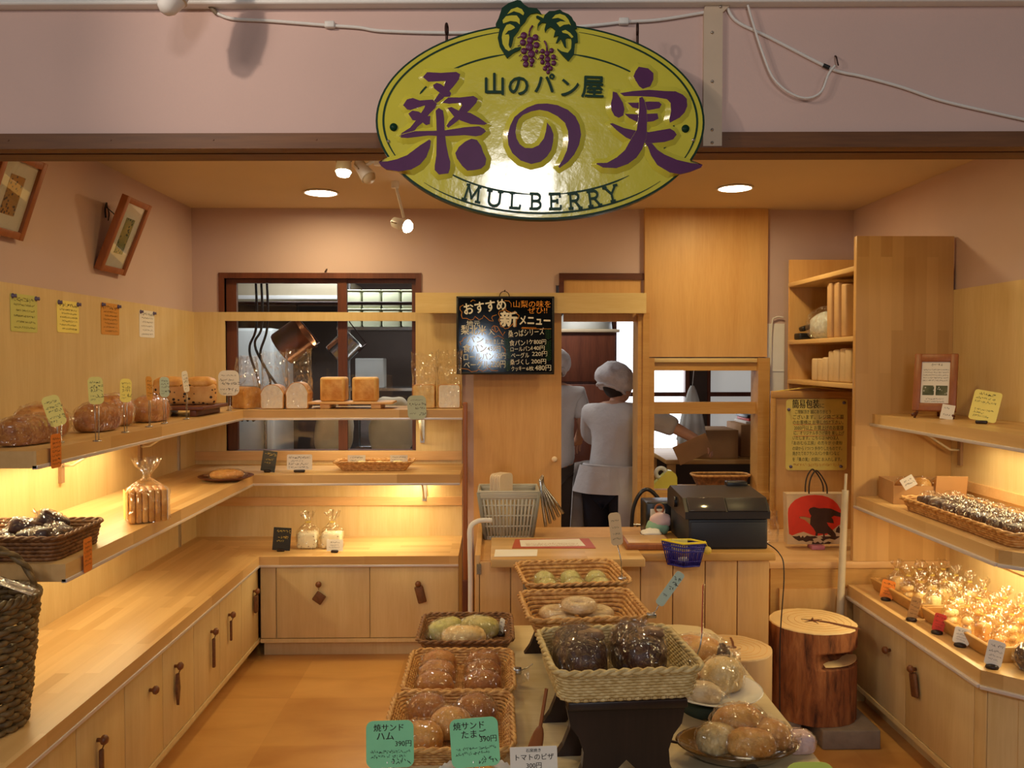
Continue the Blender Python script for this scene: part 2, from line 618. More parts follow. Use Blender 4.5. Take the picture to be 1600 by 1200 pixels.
INK = plain('black_ink', srgb(48, 40, 32), .8, vary=0)
CHALKW = plain('white_chalk_pen', srgb(232, 230, 222), .8, vary=.03)
CHALKO = plain('orange_chalk_pen', srgb(228, 150, 48), .8, vary=.03)
CHALKG = plain('green_chalk_pen', srgb(40, 92, 50), .8, vary=.05)
SLATE = plain('black_board', srgb(12, 12, 12), .07, spec=.4, vary=.1)
PAPERW = plain('white_paper', srgb(238, 232, 222), .6, vary=.02)
PAPERY = plain('yellow_paper', srgb(236, 216, 118), .6, vary=.04, scale=20)
PAPERLY = plain('light_yellow_paper', srgb(250, 234, 128), .6, vary=.03)
PAPERG = plain('mint_paper', srgb(140, 222, 172), .55, vary=.03, scale=30)
PAPERPG = plain('pale_green_paper', srgb(190, 206, 186), .6, vary=.03)
PAPERLG = plain('olive_paper', srgb(206, 206, 118), .6, vary=.03)
PAPERO = plain('orange_paper', srgb(232, 132, 40), .6, vary=.05)
PAPERDO = plain('ochre_paper', srgb(214, 150, 60), .6, vary=.05)
PAPERLIME = plain('lime_paper', srgb(206, 222, 100), .55, vary=.03)
PAPERR = plain('red_paper', srgb(206, 60, 44), .5, vary=.05)
PAPERB = plain('kraft_paper', srgb(196, 156, 110), .75, vary=.06, scale=25, bmp=.1, bscale=30)
KRAFTL = plain('pale_kraft_paper', srgb(208, 180, 142), .75, vary=.06, scale=25)
WICK = wicker('honey_wicker', srgb(180, 124, 64), srgb(224, 174, 108))
WICKP = wicker('pale_wicker', srgb(196, 166, 108), srgb(224, 200, 146))
WICKD = wicker('brown_wicker', srgb(104, 66, 36), srgb(150, 102, 58))
WICKG = wicker('grey_brown_willow', srgb(92, 72, 44), srgb(142, 114, 70), 40)
WICKBASE = wicker('honey_wicker_floor', srgb(168, 112, 58), srgb(206, 152, 92), 60, .6, 55)
WICKPBASE = wicker('pale_wicker_floor', srgb(190, 158, 104), srgb(216, 188, 136), 60, .6, 55)
WICKDBASE = wicker('brown_wicker_floor', srgb(104, 66, 36), srgb(140, 94, 52), 60, .6, 55)
CRUST = crust('brown_crust', srgb(184, 112, 48), srgb(216, 156, 84))
CRUSTD = crust('dark_brown_crust', srgb(158, 92, 38), srgb(196, 132, 66))
CRUSTL = crust('golden_crust', srgb(206, 140, 62), srgb(230, 178, 104))
CRUSTP = crust('pale_crust', srgb(226, 188, 120), srgb(240, 214, 160))
BAGEL = crust('pale_bagel', srgb(226, 196, 150), srgb(240, 218, 182))
CHOC = crust('chocolate_crust', srgb(58, 28, 16), srgb(84, 44, 26), flour=srgb(110, 66, 44))
CAKE = crust('dark_cake', srgb(46, 26, 20), srgb(74, 44, 32))
GREENB = crust('greenish_bun', srgb(196, 190, 110), srgb(222, 214, 146))
FILLING = crust('sandwich_filling', srgb(184, 170, 88), srgb(214, 198, 116))
CRUMB = crust('white_crumb', srgb(240, 230, 216), srgb(248, 242, 232), scale=40)
COOKIE = crust('pale_cookie', srgb(216, 172, 104), srgb(236, 204, 146))
SHRED = crust('pale_biscuit', srgb(232, 206, 140), srgb(246, 228, 178))
RAISIN = spotted('raisin_bread', srgb(200, 140, 76), srgb(222, 170, 104), srgb(52, 28, 22))
RAISINC = spotted('seeded_crumb', srgb(236, 222, 186), srgb(246, 236, 206), srgb(150, 110, 70), 60, .16)
FILM = film('clear_film')
FILMS = film('clear_film_crumpled', gloss=.11, rough=.065, scale=32, strength=1.0, top=.5)
FILMD = film('clear_film_soft', gloss=.09, scale=20, strength=.9)
FILMG = film('gold_lit_film', (1, .98, .93, 1), .16, .09, 30)
GLASS = film('window_glass', (.94, .95, .95, 1), .02, .02, 1, 0, .3)
BULB = plain('lamp_glow', (1, .88, .66, 1), .5, vary=0, emit=30)
DAY = plain('daylit_frosted_glass', (.86, .93, 1, 1), .5, vary=0, emit=3.2)
BLIND = plain('daylit_white_blind', (.86, .86, .82, 1), .6, vary=.03, scale=5, emit=.32)
def bark_mat():
    m, nt, b = new_mat('bark')
    n = nd(nt, 'ShaderNodeTexNoise', Scale=1.0, Detail=7, Roughness=.65, Distortion=.5)
    nt.links.new(mapped(nt, (26, 26, 5)), n.inputs[0])
    nt.links.new(ramp(nt, n.outputs[0], [(.32, srgb(74, 40, 22)), (.50, srgb(150, 88, 46)), (.72, srgb(186, 122, 70))]), b.inputs['Base Color'])
    b.inputs['Roughness'].default_value = .85
    bump(nt, b, n.outputs[0], .9, .012)
    return m


BARK = bark_mat()
ENDGRAIN = plain('end_grain', srgb(236, 204, 146), .6, vary=.1, scale=7)
PALESTUMP = plain('pale_stump', srgb(214, 178, 128), .6, vary=.08, scale=6)
STONE = plain('grey_brick', srgb(140, 124, 108), .85, vary=.12, scale=20, bmp=.2)
CLOTH = plain('white_cotton', srgb(206, 200, 196), .85, vary=.04, scale=10, bmp=.7, bscale=14)
NET = plain('hair_net', srgb(214, 208, 206), .8, vary=.1, scale=30, bmp=.8, bscale=30)
NAVY = plain('navy_trousers', srgb(34, 34, 46), .85, vary=.1)
BROWNT = plain('brown_trousers', srgb(62, 50, 40), .85, vary=.1)
SKIN = plain('skin', srgb(206, 152, 120), .55, vary=.05)
HAIR = plain('dark_hair', srgb(36, 26, 22), .6, vary=.1)
REDC = plain('red_cloth', srgb(172, 52, 34), .8, vary=.1)
CERAMIC = plain('white_glaze', srgb(240, 236, 228), .15, vary=.01, coat=.3)
PAPERPLATE = plain('white_paper_plate', srgb(244, 240, 232), .5, vary=.02)
DARKGREEN = plain('dark_green_cloth', srgb(50, 62, 50), .8, vary=.1)
BROWNGLASS = plain('brown_glaze', srgb(98, 70, 34), .12, vary=.15, coat=.5)
BLUE = plain('blue_plastic', srgb(44, 40, 138), .35, vary=.05)
YPLAST = plain('yellow_plastic', srgb(228, 206, 40), .4, vary=.03)
GREYPL = plain('grey_plastic_basket', srgb(188, 184, 170), .45, vary=.04)
WOODTRAY = plain('serving_tray', srgb(242, 220, 188), .4, vary=.05)
GLOSSREG = plain('register_display', srgb(70, 66, 66), .12, vary=.05, coat=.6)
REG = plain('register_body', srgb(44, 40, 42), .4, vary=.08)
REGBLUE = plain('cash_drawer_paint', srgb(32, 34, 44), .5, vary=.08)
COPPER = plain('copper', srgb(196, 120, 70), .28, 1, vary=.08)
GOLDY = plain('gold_cord', srgb(220, 190, 80), .4, vary=.05)
CARD = plain('cardboard', srgb(176, 130, 82), .8, vary=.05)
SACK = plain('flour_sack', srgb(196, 180, 152), .8, vary=.06, bmp=.3, bscale=14)
MINT = plain('mint_cloth', srgb(150, 190, 160), .8, vary=.05)
PALEPINK = plain('pale_pink_cloth', srgb(226, 196, 196), .8, vary=.05)
PINKB = plain('pink_block', srgb(206, 130, 150), .6, vary=.05)
SILVERTAG = plain('grey_tag', srgb(126, 108, 84), .5, vary=.1)
PIN = plain('violet_pin', srgb(104, 92, 128), .35, vary=.05)
ARTG = spotted('painted_print', srgb(120, 132, 82), srgb(196, 170, 96), srgb(70, 80, 60), 60, .3)
ARTO = spotted('painted_print_warm', srgb(176, 140, 90), srgb(206, 150, 70), srgb(80, 70, 64), 70, .3)
PHOTOG = spotted('small_photo', srgb(60, 70, 44), srgb(120, 120, 90), srgb(190, 190, 180), 90, .25)
CREAM = plain('cream_metal', srgb(206, 190, 160), .4, vary=.04)
CRATE = plain('pale_green_crate', srgb(196, 198, 164), .5, vary=.06)
FRIDGE = plain('fridge_white', srgb(206, 210, 206), .4, vary=.03)
ORANGEW = wood('orange_pine', srgb(186, 136, 72), srgb(204, 158, 92), 'x')
REDSUN = plain('red_print', srgb(216, 52, 28), .6, vary=.04, scale=40)
BROWNPRINT = plain('brown_print', srgb(66, 38, 24), .7, vary=.1, scale=60)
TANPRINT = plain('tan_print', srgb(176, 130, 78), .7, vary=.1, scale=60)

# ------------------------------------------------------------------ the room
XL, XR, YB, ZC, YF = -1.66, 1.98, 4.594, 2.317, 2.2
struct('floor', MB().box(-3.2, 3.2, -1.5, 7.2, -.04, 0), FLOOR)
struct('ceiling', MB().box(XL - .1, XR + .1, YF + .13, YB, ZC, ZC + .04), CEIL)
struct('wall_left', MB().box(XL - .1, XL, YF + .1, YB + .07, 0, ZC + .04), PINKIN)
struct('wall_right', MB().box(XR, XR + .1, YF + .1, YB + .07, 0, ZC + .04), PINKIN)
wb = MB()
for x0, x1, z0, z1 in ((XL, -1.485, 0, ZC), (-1.485, -.44, 0, .985), (-1.485, -.44, 1.935, ZC), (-.44, .33, 0, ZC),
                       (.33, .80, 1.90, ZC), (.80, .862, 0, ZC), (.862, 1.442, 0, .77), (.862, 1.442, 1.47, ZC), (1.442, XR, 0, ZC)):
    wb.box(x0, x1, YB, YB + .06, z0, z1)
struct('wall_back', wb, PINKIN)
# header wall over the shop opening and the hall wall above it
struct('wall_front', MB().box(-3.0, 3.2, YF, YF + .11, 2.08, 2.413), PINK)
struct('wall_above', MB().box(-3.0, 3.2, YF + .02, YF + .11, 2.413, 3.0), GREY)
cm = MB().rbox(-3.0, 3.2, YF - .035, YF + .06, 2.408, 2.420, .005).rbox(-3.0, 3.2, YF - .02, YF + .03, 2.42, 2.45, .006)
struct('trim_1', cm, WHITE)
# lintel with the groove of a sliding door
lt = MB().box(-3.0, 3.2, YF - .012, YF + .035, 2.043, 2.083).box(-3.0, 3.2, YF + .035, YF + .05, 2.052, 2.083)
lt.box(-3.0, 3.2, YF + .05, YF + .075, 2.043, 2.083).box(-3.0, 3.2, YF + .075, YF + .125, 2.043, 2.35)
for k in range(14):
    x = -2.9 + k * .27
    lt.cyl((x, YF - .0135, 2.066), (x, YF - .011, 2.066), .0025, seg=8)
struct('trim_2', lt, LINTEL)
struct('trim_3', MB().box(-3.0, 3.2, YF + .036, YF + .049, 2.046, 2.0525), ALU)

# plywood dado
struct('trim_4', MB().box(XL, XL + .012, YF + .1, YB, 0, 1.75), PLY)
d = MB()
for x0, x1, z0, z1 in ((XL + .012, -1.481, 0, 1.75), (-1.481, -.441, 1.702, 1.75), (-1.481, -.441, 0, .99), (-.441, -.187, 0, 1.75)):
    d.box(x0, x1, YB - .012, YB, z0, z1)
struct('trim_5', d, PLY)
struct('trim_6', MB().box(XR - .012, XR, YF + .1, 3.60, 0, 1.79), PLY)
r = MB().box(XL + .012, -.187, YB - .022, YB - .012, .938, .987).box(XL + .012, -.187, YB - .022, YB - .012, .688, .734)
struct('trim_7', r, RAIL)
struct('trim_8', MB().box(XR - .024, XR - .012, 2.3, 3.55, .945, .985).box(XR - .024, XR - .012, 2.3, 3.55, .69, .73), RAIL)
struct('trim_9', MB().box(XL + .012, XL + .02, 4.325, 4.345, .517, 1.19), ALU)

# inside window of the kitchen, its dark frame partly behind the dado
wf = MB()
for x0, x1, z0, z1 in ((-1.515, -1.485, .99, 1.935), (-.44, -.41, .99, 1.935), (-1.515, -.41, 1.935, 1.965), (-1.485, -.44, .972, .99)):
    wf.box(x0, x1, YB - .008, YB + .075, z0, z1)
W1 = thing('window_1', '', '', (0, 0, 0))
del W1['label'], W1['category']
W1['kind'] = 'structure'
struct('window_frame', wf, DARKWOODZ, W1)
st = MB().box(-1.485, -1.43, YB + .03, YB + .06, .99, 1.912).box(-.872, -.822, YB + .02, YB + .045, .99, 1.934)
st.box(-.465, -.44, YB + .03, YB + .06, .99, 1.912).box(-1.485, -.44, YB + .03, YB + .06, 1.912, 1.935)
struct('window_sash', st, DARKWOODZ, W1)
struct('window_pane', MB().box(-1.44, -.45, YB + .033, YB + .036, .99, 1.93), GLASS, W1)
solo('wall_hook', 'small dark cup hook above the kitchen window', 'hook',
     MB().tube([(-.926, YB - .001, 1.985), (-.926, YB - .012, 1.984), (-.93, YB - .016, 1.975), (-.935, YB - .012, 1.968)], .003), IRON)

# frame round the kitchen doorway, transom board, sliding door, valance
g = MB()
for x0, x1, z0, z1 in ((.347, .373, 1.84, 1.93), (.347, .815, 1.93, 1.965)):
    g.box(x0, x1, YB - .02, YB + .05, z0, z1)
struct('trim_10', g, DARKWOOD)
struct('trim_11', MB().box(.373, .80, YB - .006, YB + .02, 1.70, 1.93), PLYO)
struct('trim_12', MB().box(-.433, .812, 4.49, 4.51, 1.741, 1.850).box(-.433, .812, 4.51, YB, 1.82, 1.85), PLYX)
D1 = MB().box(-.122, .357, 4.535, 4.56, 0, 1.76)
DR = thing('door_1', '', '', (0, 0, 0))
del DR['label'], DR['category']
DR['kind'] = 'structure'
struct('door_panel', D1, PLYO, DR)
struct('door_knob', MB().lathe([(0, 0), (.007, 0), (.007, .012), (.015, .018), (.016, .026), (.010, .033), (0, .034)], 16, Tr(.318, 4.535, .948) @ Rx(PI / 2)), WOODTRAY, DR)
# jamb between doorway and serving hatch
j = MB().box(.775, .80, 4.53, 4.70, 0, 1.745).box(.80, .835, 4.52, 4.66, .64, 1.745)
struct('trim_13', j, ORANGEW)
# flush plywood panel to the ceiling above the hatch
struct('trim_14', MB().box(.815, 1.492, 4.555, YB, 1.505, ZC), PLYO)
struct('trim_15', MB().box(1.492, 1.60, YB - .004, YB, .9, 1.69).box(1.492, 1.60, YB - .008, YB - .003, 1.425, 1.43), WHITE)

# serving hatch frame
hf = MB().box(.835, .866, 4.53, 4.66, .68, 1.50).box(1.436, 1.50, 4.53, 4.66, .70, 1.50)
hf.box(.866, 1.436, 4.56, 4.64, 1.43, 1.475)
HT = thing('window_2', '', '', (0, 0, 0))
del HT['label'], HT['category']
HT['kind'] = 'structure'
struct('window_frame', hf, ORANGEW, HT)
struct('window_rail', MB().box(.866, 1.436, 4.58, 4.62, 1.19, 1.255), ORANGEW, HT)
struct('window_sill', MB().box(.815, 1.50, 4.50, 4.80, .725, .765), ORANGEW, HT)
struct('window_hinge', MB().box(.87, .91, 4.553, 4.56, 1.478, 1.492).box(1.39, 1.43, 4.553, 4.56, 1.478, 1.492), STEEL, HT)
struct('window_batten', MB().rbox(.866, 1.436, 4.545, 4.56, 1.474, 1.498, .003), PLYX, HT)


# ------------------------------------------------------------------ fitted furniture
def knob_mb(x, z):
    return MB().lathe([(0, 0), (.006, 0), (.006, .010), (.014, .016), (.015, .024), (.009, .031), (0, .032)], 14, Tr(x, 0, z) @ Rx(PI / 2))


def tag_mb(kind, x, z):
    m = MB()
    m.tube([(x, -.020, z + .006), (x - .004, -.021, z - .012), (x, -.014, z - .03), (x + .004, -.021, z - .012), (x, -.020, z + .006)], .0016, 5)
    if kind == 'long':
        m.rbox(x - .008, x + .008, -.018, -.006, z - .15, z - .028, .004)
    elif kind == 'thin':
        m.rbox(x - .006, x + .006, -.016, -.006, z - .115, z - .026, .003)
    elif kind == 'point':
        m.prism([(x - .006, z - .028), (x - .014, z - .085), (x, z - .145), (x + .014, z - .085), (x + .006, z - .028)], -.016, -.006, Matrix(((1, 0, 0, 0), (0, 0, 1, 0), (0, 1, 0, 0), (0, 0, 0, 1))))
    elif kind == 'slab':
        m.rbox(x - .018, x + .018, -.022, -.006, z - .105, z - .018, .007)
    elif kind == 'square':
        m.rbox(-.026, .026, -.018, -.006, -.026, .026, .005, M=Tr(x, 0, z - .07) @ Ry(.62))
    elif kind == 'lean':
        m.rbox(-.022, .022, -.020, -.006, -.088, 0, .010, M=Tr(x, 0, z - .012) @ Ry(-.25))
    return m


def cabinet(label, loc, rz, width, depth, h, doors, toe=.083, group=None, knob_z=.364):
    t = thing('base_cabinet', label, 'cabinet', loc, rz, group)
    b = MB().box(0, width, .013, depth, toe, h).box(.001, width - .001, .06, depth - .001, 0, toe).box(.0005, width - .0005, -.004, .013, toe - .0005, toe + .018)
    part(t, 'body', b, PLY)
    for x0, x1, kx, tag in doors:
        dr = part(t, 'door', MB().rbox(x0 + .0015, x1 - .0015, 0, .013, toe + .021, h - .003, .002), PLY)
        if kx is not None:
            part(dr, 'knob', knob_mb(kx, knob_z), KNOB)
            if tag:
                part(dr, 'hanging_tag', tag_mb(tag, kx, knob_z), TAGWOOD)
    return t


XD, GL = -1.182, 'base cabinets along the left wall'
CH = .463
y0 = 2.03
cabinet('nearest left base cabinet, one knob with a long wooden tag near the frame edge', (XD, 1.98, 0), PI / 2, 2.640 - 1.98, .46, CH, [(0, .355, .23, None), (.355, .66, .476, 'long')], group=GL)
cabinet('second left base cabinet, a bare knob beside a knob with pointed tag', (XD, 2.641, 0), PI / 2, .604, .46, CH, [(0, .30, .187, None), (.30, .604, .409, 'point')], group=GL)
cabinet('third left base cabinet, two knobs with thin stick tags', (XD, 3.246, 0), PI / 2, .609, .46, CH, [(0, .305, .192, 'long'), (.305, .609, .420, 'thin')], group=GL)
cabinet('last left base cabinet in the corner, one knob with a thick slab tag', (XD, 3.856, 0), PI / 2, .285, .46, CH, [(0, .268, .184, 'slab')], group=GL)
cabinet('low plywood base cabinet along the back wall under the kitchen window', (-1.172, 4.125, 0), 0, .985, .45, CH,
        [(.0, .078, None, None), (.08, .543, .293, 'square'), (.543, .985, .785, 'lean')], knob_z=.378)


def worktop(label, boards, trim, z0, z1, group=None):
    xs = [p[0] for poly, _ in boards for p in poly]
    ys = [p[1] for poly, _ in boards for p in poly]
    t = thing('worktop', label, 'worktop', ((min(xs) + max(xs)) / 2, (min(ys) + max(ys)) / 2, z0))
    for poly, m in boards:
        part(t, 'board', MB().prism(poly, z0, z1), m, True)
    part(t, 'edge_trim', edge(trim, z0), EDGE, True)
    return t


def edge(trim, z0):
    mb = MB()
    for (xa, ya), (xb, yb), nx, ny in trim:
        dv = Vector((xb - xa, yb - ya, 0))
        M = Tr(xa, ya, z0) @ Rz(math.atan2(dv.y, dv.x))
        mb.rbox(0, dv.length, -.0035, .012, -.003, .008, .001, M=M)
    return mb


XC, YC = -1.170, 4.106
worktop('continuous pale wood worktop turning the left back corner',
        [([(XL + .012, 1.95), (XC, 1.95), (XC, YC), (XL + .012, YB - .012)], STAVE_Y),
         ([(XC, YC), (-.187, YC), (-.187, YB - .012), (XL + .012, YB - .012)], STAVE_X)],
        [((XC, 1.95), (XC, YC), 1, 0), ((XC, YC), (-.187, YC), 0, -1)], .467, .517)


def bracket_mb(wx, y, z, wdir, L=.20, H=.16):
    """wall bracket: upright on the wall and a bent rod up to the shelf; wdir is the way out from the wall"""
    m = MB()
    if wdir[0]:
        s = wdir[0]
        m.box(min(wx, wx + s * .012), max(wx, wx + s * .012), y - .012, y + .012, z - H, z)
    else:
        s = wdir[1]
        m.box(wx - .012, wx + .012, min(y, y + s * .012), max(y, y + s * .012), z - H, z)
    return m


def rod_mb(wx, y, z, wdir, L=.2):
    if wdir[0]:
        s = wdir[0]
        return MB().tube([(wx + s * .012, y, z - .10), (wx + s * .05, y, z - .098), (wx + s * L, y, z - .002)], .005, 6)
    s = wdir[1]
    return MB().tube([(wx, y + s * .012, z - .135), (wx, y + s * .03, z - .14), (wx, y + s * L, z - .002)], .005, 6)


def shelf(label, poly, mat, trims, z0, z1, brackets, group=None):
    xs = [p[0] for p in poly]
    ys = [p[1] for p in poly]
    t = thing('wall_shelf', label, 'shelf', ((min(xs) + max(xs)) / 2, (min(ys) + max(ys)) / 2, z0), 0, group)
    part(t, 'board', MB().prism(poly, z0, z1), mat, True)
    part(t, 'edge_trim', edge(trims, z0), EDGE, True)
    for wx, y, wd in brackets:
        b = part(t, 'bracket', bracket_mb(wx, y, z0, wd, H=.165 if wd[0] else .155), BRACK if wd[0] else ALU, True)
        part(b, 'rod', rod_mb(wx, y, z0, wd), CREAM, True)
    return t


BRACK = plain('bracket_brown', srgb(150, 116, 84), .6)
UZ0, UZ1, MZ0, MZ1 = 1.189, 1.237, .867, .917
XU, YU, XM, YM = -1.272, 4.206, -1.207, 4.141
WL, WK = XL + .012, YB - .012
shelf('upper shelf along the left wall, holding wrapped loaves', [(WL, 2.32), (XU, 2.32), (XU, YU), (WL, WK)], STAVE_Y,
      [((XU, 2.32), (XU, YU), 1, 0)], UZ0, UZ1, [(WL, 3.165, (1, 0)), (WL, 3.86, (1, 0))])
shelf('upper shelf across the kitchen window, holding square loaves', [(XU, YU), (-.17, YU), (-.17, WK), (WL, WK)], STAVE_X,
      [((XU, YU), (-.17, YU), 0, -1)], UZ0, UZ1, [(-.405, WK, (0, -1))])
shelf('middle shelf along the left wall, holding the basket of dark cakes', [(WL, 2.34), (XM, 2.34), (XM, YM), (WL, WK)], STAVE_Y,
      [((XM, 2.34), (XM, YM), 1, 0)], MZ0, MZ1, [(WL, 2.62, (1, 0))])
shelf('middle shelf on the back wall, holding two cards and a shallow basket', [(XM, YM), (-.18, YM), (-.18, WK), (WL, WK)], STAVE_X,
      [((XM, YM), (-.18, YM), 0, -1)], MZ0, MZ1, [(-.395, WK, (0, -1))])
pr = thing('shelf_post', 'slim brown upright post at the right end of the back shelves', 'post', (-.155, 4.11, 0))
part(pr, 'post', MB().rbox(-.163, -.141, 4.09, 4.13, 0, 1.28, .005), FRAMEWOOD, True)
part(pr, 'dark_foot', MB().rbox(-.168, -.137, 4.085, 4.135, 0, .40, .003), DARKWOODZ, True)

# right-hand side
WR = XR - .012
shelf('upper shelf on the right wall, holding the framed notice', [(WR, 3.55), (1.622, 3.55), (1.622, 2.35), (WR, 2.35)], STAVE_Y,
      [((1.622, 2.35), (1.622, 3.55), -1, 0)], 1.208, 1.256, [(WR, 3.47, (-1, 0))])
shelf('middle shelf on the right wall, holding dark wrapped cakes', [(WR, 3.55), (1.555, 3.55), (1.555, 2.53), (1.70, 2.385), (WR, 2.385)], STAVE_Y,
      [((1.70, 2.385), (1.555, 2.53), -1, 0), ((1.555, 2.53), (1.555, 3.55), -1, 0)], .852, .902, [(WR, 3.47, (-1, 0))])
worktop('pale wood worktop along the right wall under the bagged sweets',
        [([(WR, 3.545), (1.52, 3.545), (1.52, 2.553), (1.66, 2.413), (WR, 2.413)], STAVE_Y)],
        [((1.66, 2.413), (1.52, 2.553), -1, 0), ((1.52, 2.553), (1.52, 3.545), -1, 0)], .463, .517)
cabinet('right base cabinet, beside the tall log stump, two bare knobs and one slab tag', (1.545, 3.545, 0), -PI / 2, .985, .42, .459,
        [(0, .465, .345, None), (.465, .915, .545, 'lean'), (.915, .985, None, None)], knob_z=.352)
cab2 = thing('end_cabinet', 'angled end of the right counter near the frame edge', 'cabinet', (1.72, 2.45, 0))
part(cab2, 'body', MB().prism([(1.545, 2.555), (1.685, 2.425), (WR, 2.425), (WR, 2.555)], .083, .459).prism([(1.60, 2.555), (1.71, 2.47), (WR, 2.47), (WR, 2.555)], 0, .083), PLY, True)
part(cab2, 'door', MB().box(.05, .26, -.012, 0, .105, .455, M=Tr(1.575, 2.535, 0) @ Rz(-PI / 4 + .04)), PLY, True)

# low cabinet, tall open cabinet above it
lc = thing('low_cabinet', 'low wood cabinet behind the log stump, under the paper bag', 'cabinet', (1.36, 3.97, 0))
part(lc, 'body', MB().box(1.19, 1.96, 3.56, 4.50, 0, .585), ORANGEW, True)
part(lc, 'top', MB().rbox(1.18, 1.97, 3.55, 4.52, .585, .616, .004), RAIL, True)
part(lc, 'door', MB().box(1.225, 1.52, 3.547, 3.56, .03, .50), PLYO, True)
tc = thing('tall_cabinet', 'tall open shelf cabinet with a wide laminated side panel', 'cabinet', (1.75, 3.97, .616))
part(tc, 'side_panel', MB().rbox(1.545, 1.968, 3.55, 3.578, .616, 2.02, .002), STAVE_Z, True)
part(tc, 'side_panel', MB().box(1.56, 1.968, 4.40, 4.42, .616, 2.02), PLYO, True)
for z in (1.895, 1.592, 1.385):
    part(tc, 'shelf', MB().rbox(1.55, 1.968, 3.578, 4.40, z - .022, z, .002), STAVE_Y, True)

# register counter
rc = thing('register_counter', 'plank-fronted wooden register counter in front of the sliding door', 'counter', (.5, 3.45, 0))
part(rc, 'body', MB().box(-.06, 1.06, 3.215, 3.85, 0, .71), PLYO, True)
pl = MB()
for k in range(9):
    a = -.07 + k * .1262
    pl.rbox(a + .002, a + .1242, 3.20, 3.215, .0, .708, .002)
part(rc, 'plank_front', pl, PLYO, True)
part(rc, 'side_board', MB().rbox(-.082, -.06, 3.20, 3.85, 0, .735, .003), PLYO, True)
part(rc, 'counter_top', MB().rbox(.50, 1.085, 3.185, 3.60, .71, .742, .004), ORANGEW, True)
part(rc, 'counter_top', MB().rbox(-.02, .56, 3.09, 3.475, .712, .744, .004), STAVE_X, True)
part(rc, 'corner_bracket', MB().box(-.075, -.058, 3.196, 3.20, .66, .70), STEEL, True)

# display table
dt = thing('display_table', 'low pale wood display table carrying the bread baskets', 'table', (.24, 2.1, 0))
rr = [( -.235, 1.35), (.745, 1.35), (.745, 2.75), (.735, 2.81), (.70, 2.85), (.64, 2.87), (-.235, 2.87)]
part(dt, 'table_top', MB().prism(rr, .535, .565), TABLETOP, True)
for x, y in ((-.18, 1.42), (.66, 1.42), (-.18, 2.80), (.60, 2.78)):
    part(dt, 'leg', MB().rbox(x - .025, x + .025, y - .025, y + .025, 0, .535, .004), ORANGEW, True)

# ------------------------------------------------------------------ shop sign
SY = 2.10                      # front of the sign board; one photo pixel is S metres there
S = SY / F
SC = at(845, 190, Y=SY)


def PX(pts, ox=0, oy=0, k=1.0):
    """points read off the photograph (crop offset ox, oy and zoom k) -> metres about the sign's middle"""
    return [((ox + u / k - 845) * S, -(oy + v / k - 190) * S) for u, v in pts]


def ell(a, kx=1.0, ky=1.0):
    return (252 * kx * S * math.cos(a), 148 * ky * S * math.sin(a))


sign = thing('shop_sign', 'oval yellow wooden shop sign with purple characters and mulberry leaves', 'sign', (SC.x, SY + .03, SC.z - 148 * S))
SM = Tr(SC.x, SY, SC.z) @ UP       # x-y drawing -> upright, +z towards the camera
Z2 = lambda p: PX(p, 770, 0, 11.43)
b = MB().prism([ell(2 * PI * i / 96) for i in range(96)], -.030, 0)
b.prism(Z2([(130, 560), (120, 400), (300, 200), (500, 150), (640, 260), (860, 290), (1000, 300), (1200, 260), (1400, 420), (1490, 600), (1300, 800), (300, 800)]), -.030, .0005)
board = MB().join(b, SM)
part(sign, 'board', board, YELLOW, True)
rim = MB()
rim.prism([ell(2 * PI * i / 96, 1.014, 1.022) for i in range(96)], -.032, -.002)
part(sign, 'rim', MB().join(rim, SM), GREEN, True)


def arc_strip(a0, a1, kx, ky, wd, z=.0012, n=40):
    mb = MB()
    o, i = [], []
    for k in range(n + 1):
        a = math.radians(a0 + (a1 - a0) * k / n)
        t = wd * S * min(1, 4 * min(k, n - k) / n + .15) / 2
        x, y = ell(a, kx, ky)
        l = math.hypot(x, y)
        o.append((x * (1 + t / l), y * (1 + t / l)))
        i.append((x * (1 - t / l), y * (1 - t / l)))
    return mb.prism(o + i[::-1], 0, z)


ln = MB()
for a0, a1, k, ky, wd in ((102, 213, .966, .955, 3), (-33, 76, .966, .955, 3), (222, 320, .966, .955, 3.2), (104, 140, .80, .72, 2.8), (40, 78, .80, .72, 2.8),
                          (150, 158, .80, .74, 3), (176, 181, .80, .74, 3), (190, 194, .82, .74, 3), (200, 206, .80, .74, 3), (219, 268, .80, .76, 3), (277, 313, .80, .76, 3),
                          (22, 26, .82, .74, 3), (-6, 0, .82, .74, 3), (-22, -17, .82, .74, 3)):
    ln.join(arc_strip(a0, a1, k, ky, wd))
for cx in (617.5, 1070):
    ln.lathe([(6 * S, 0), (6 * S, .003), (0, .004)], 20, Tr(*PX([(cx, 200)])[0], 0))
part(sign, 'painted_lines', MB().join(ln, SM), GREEN, True)

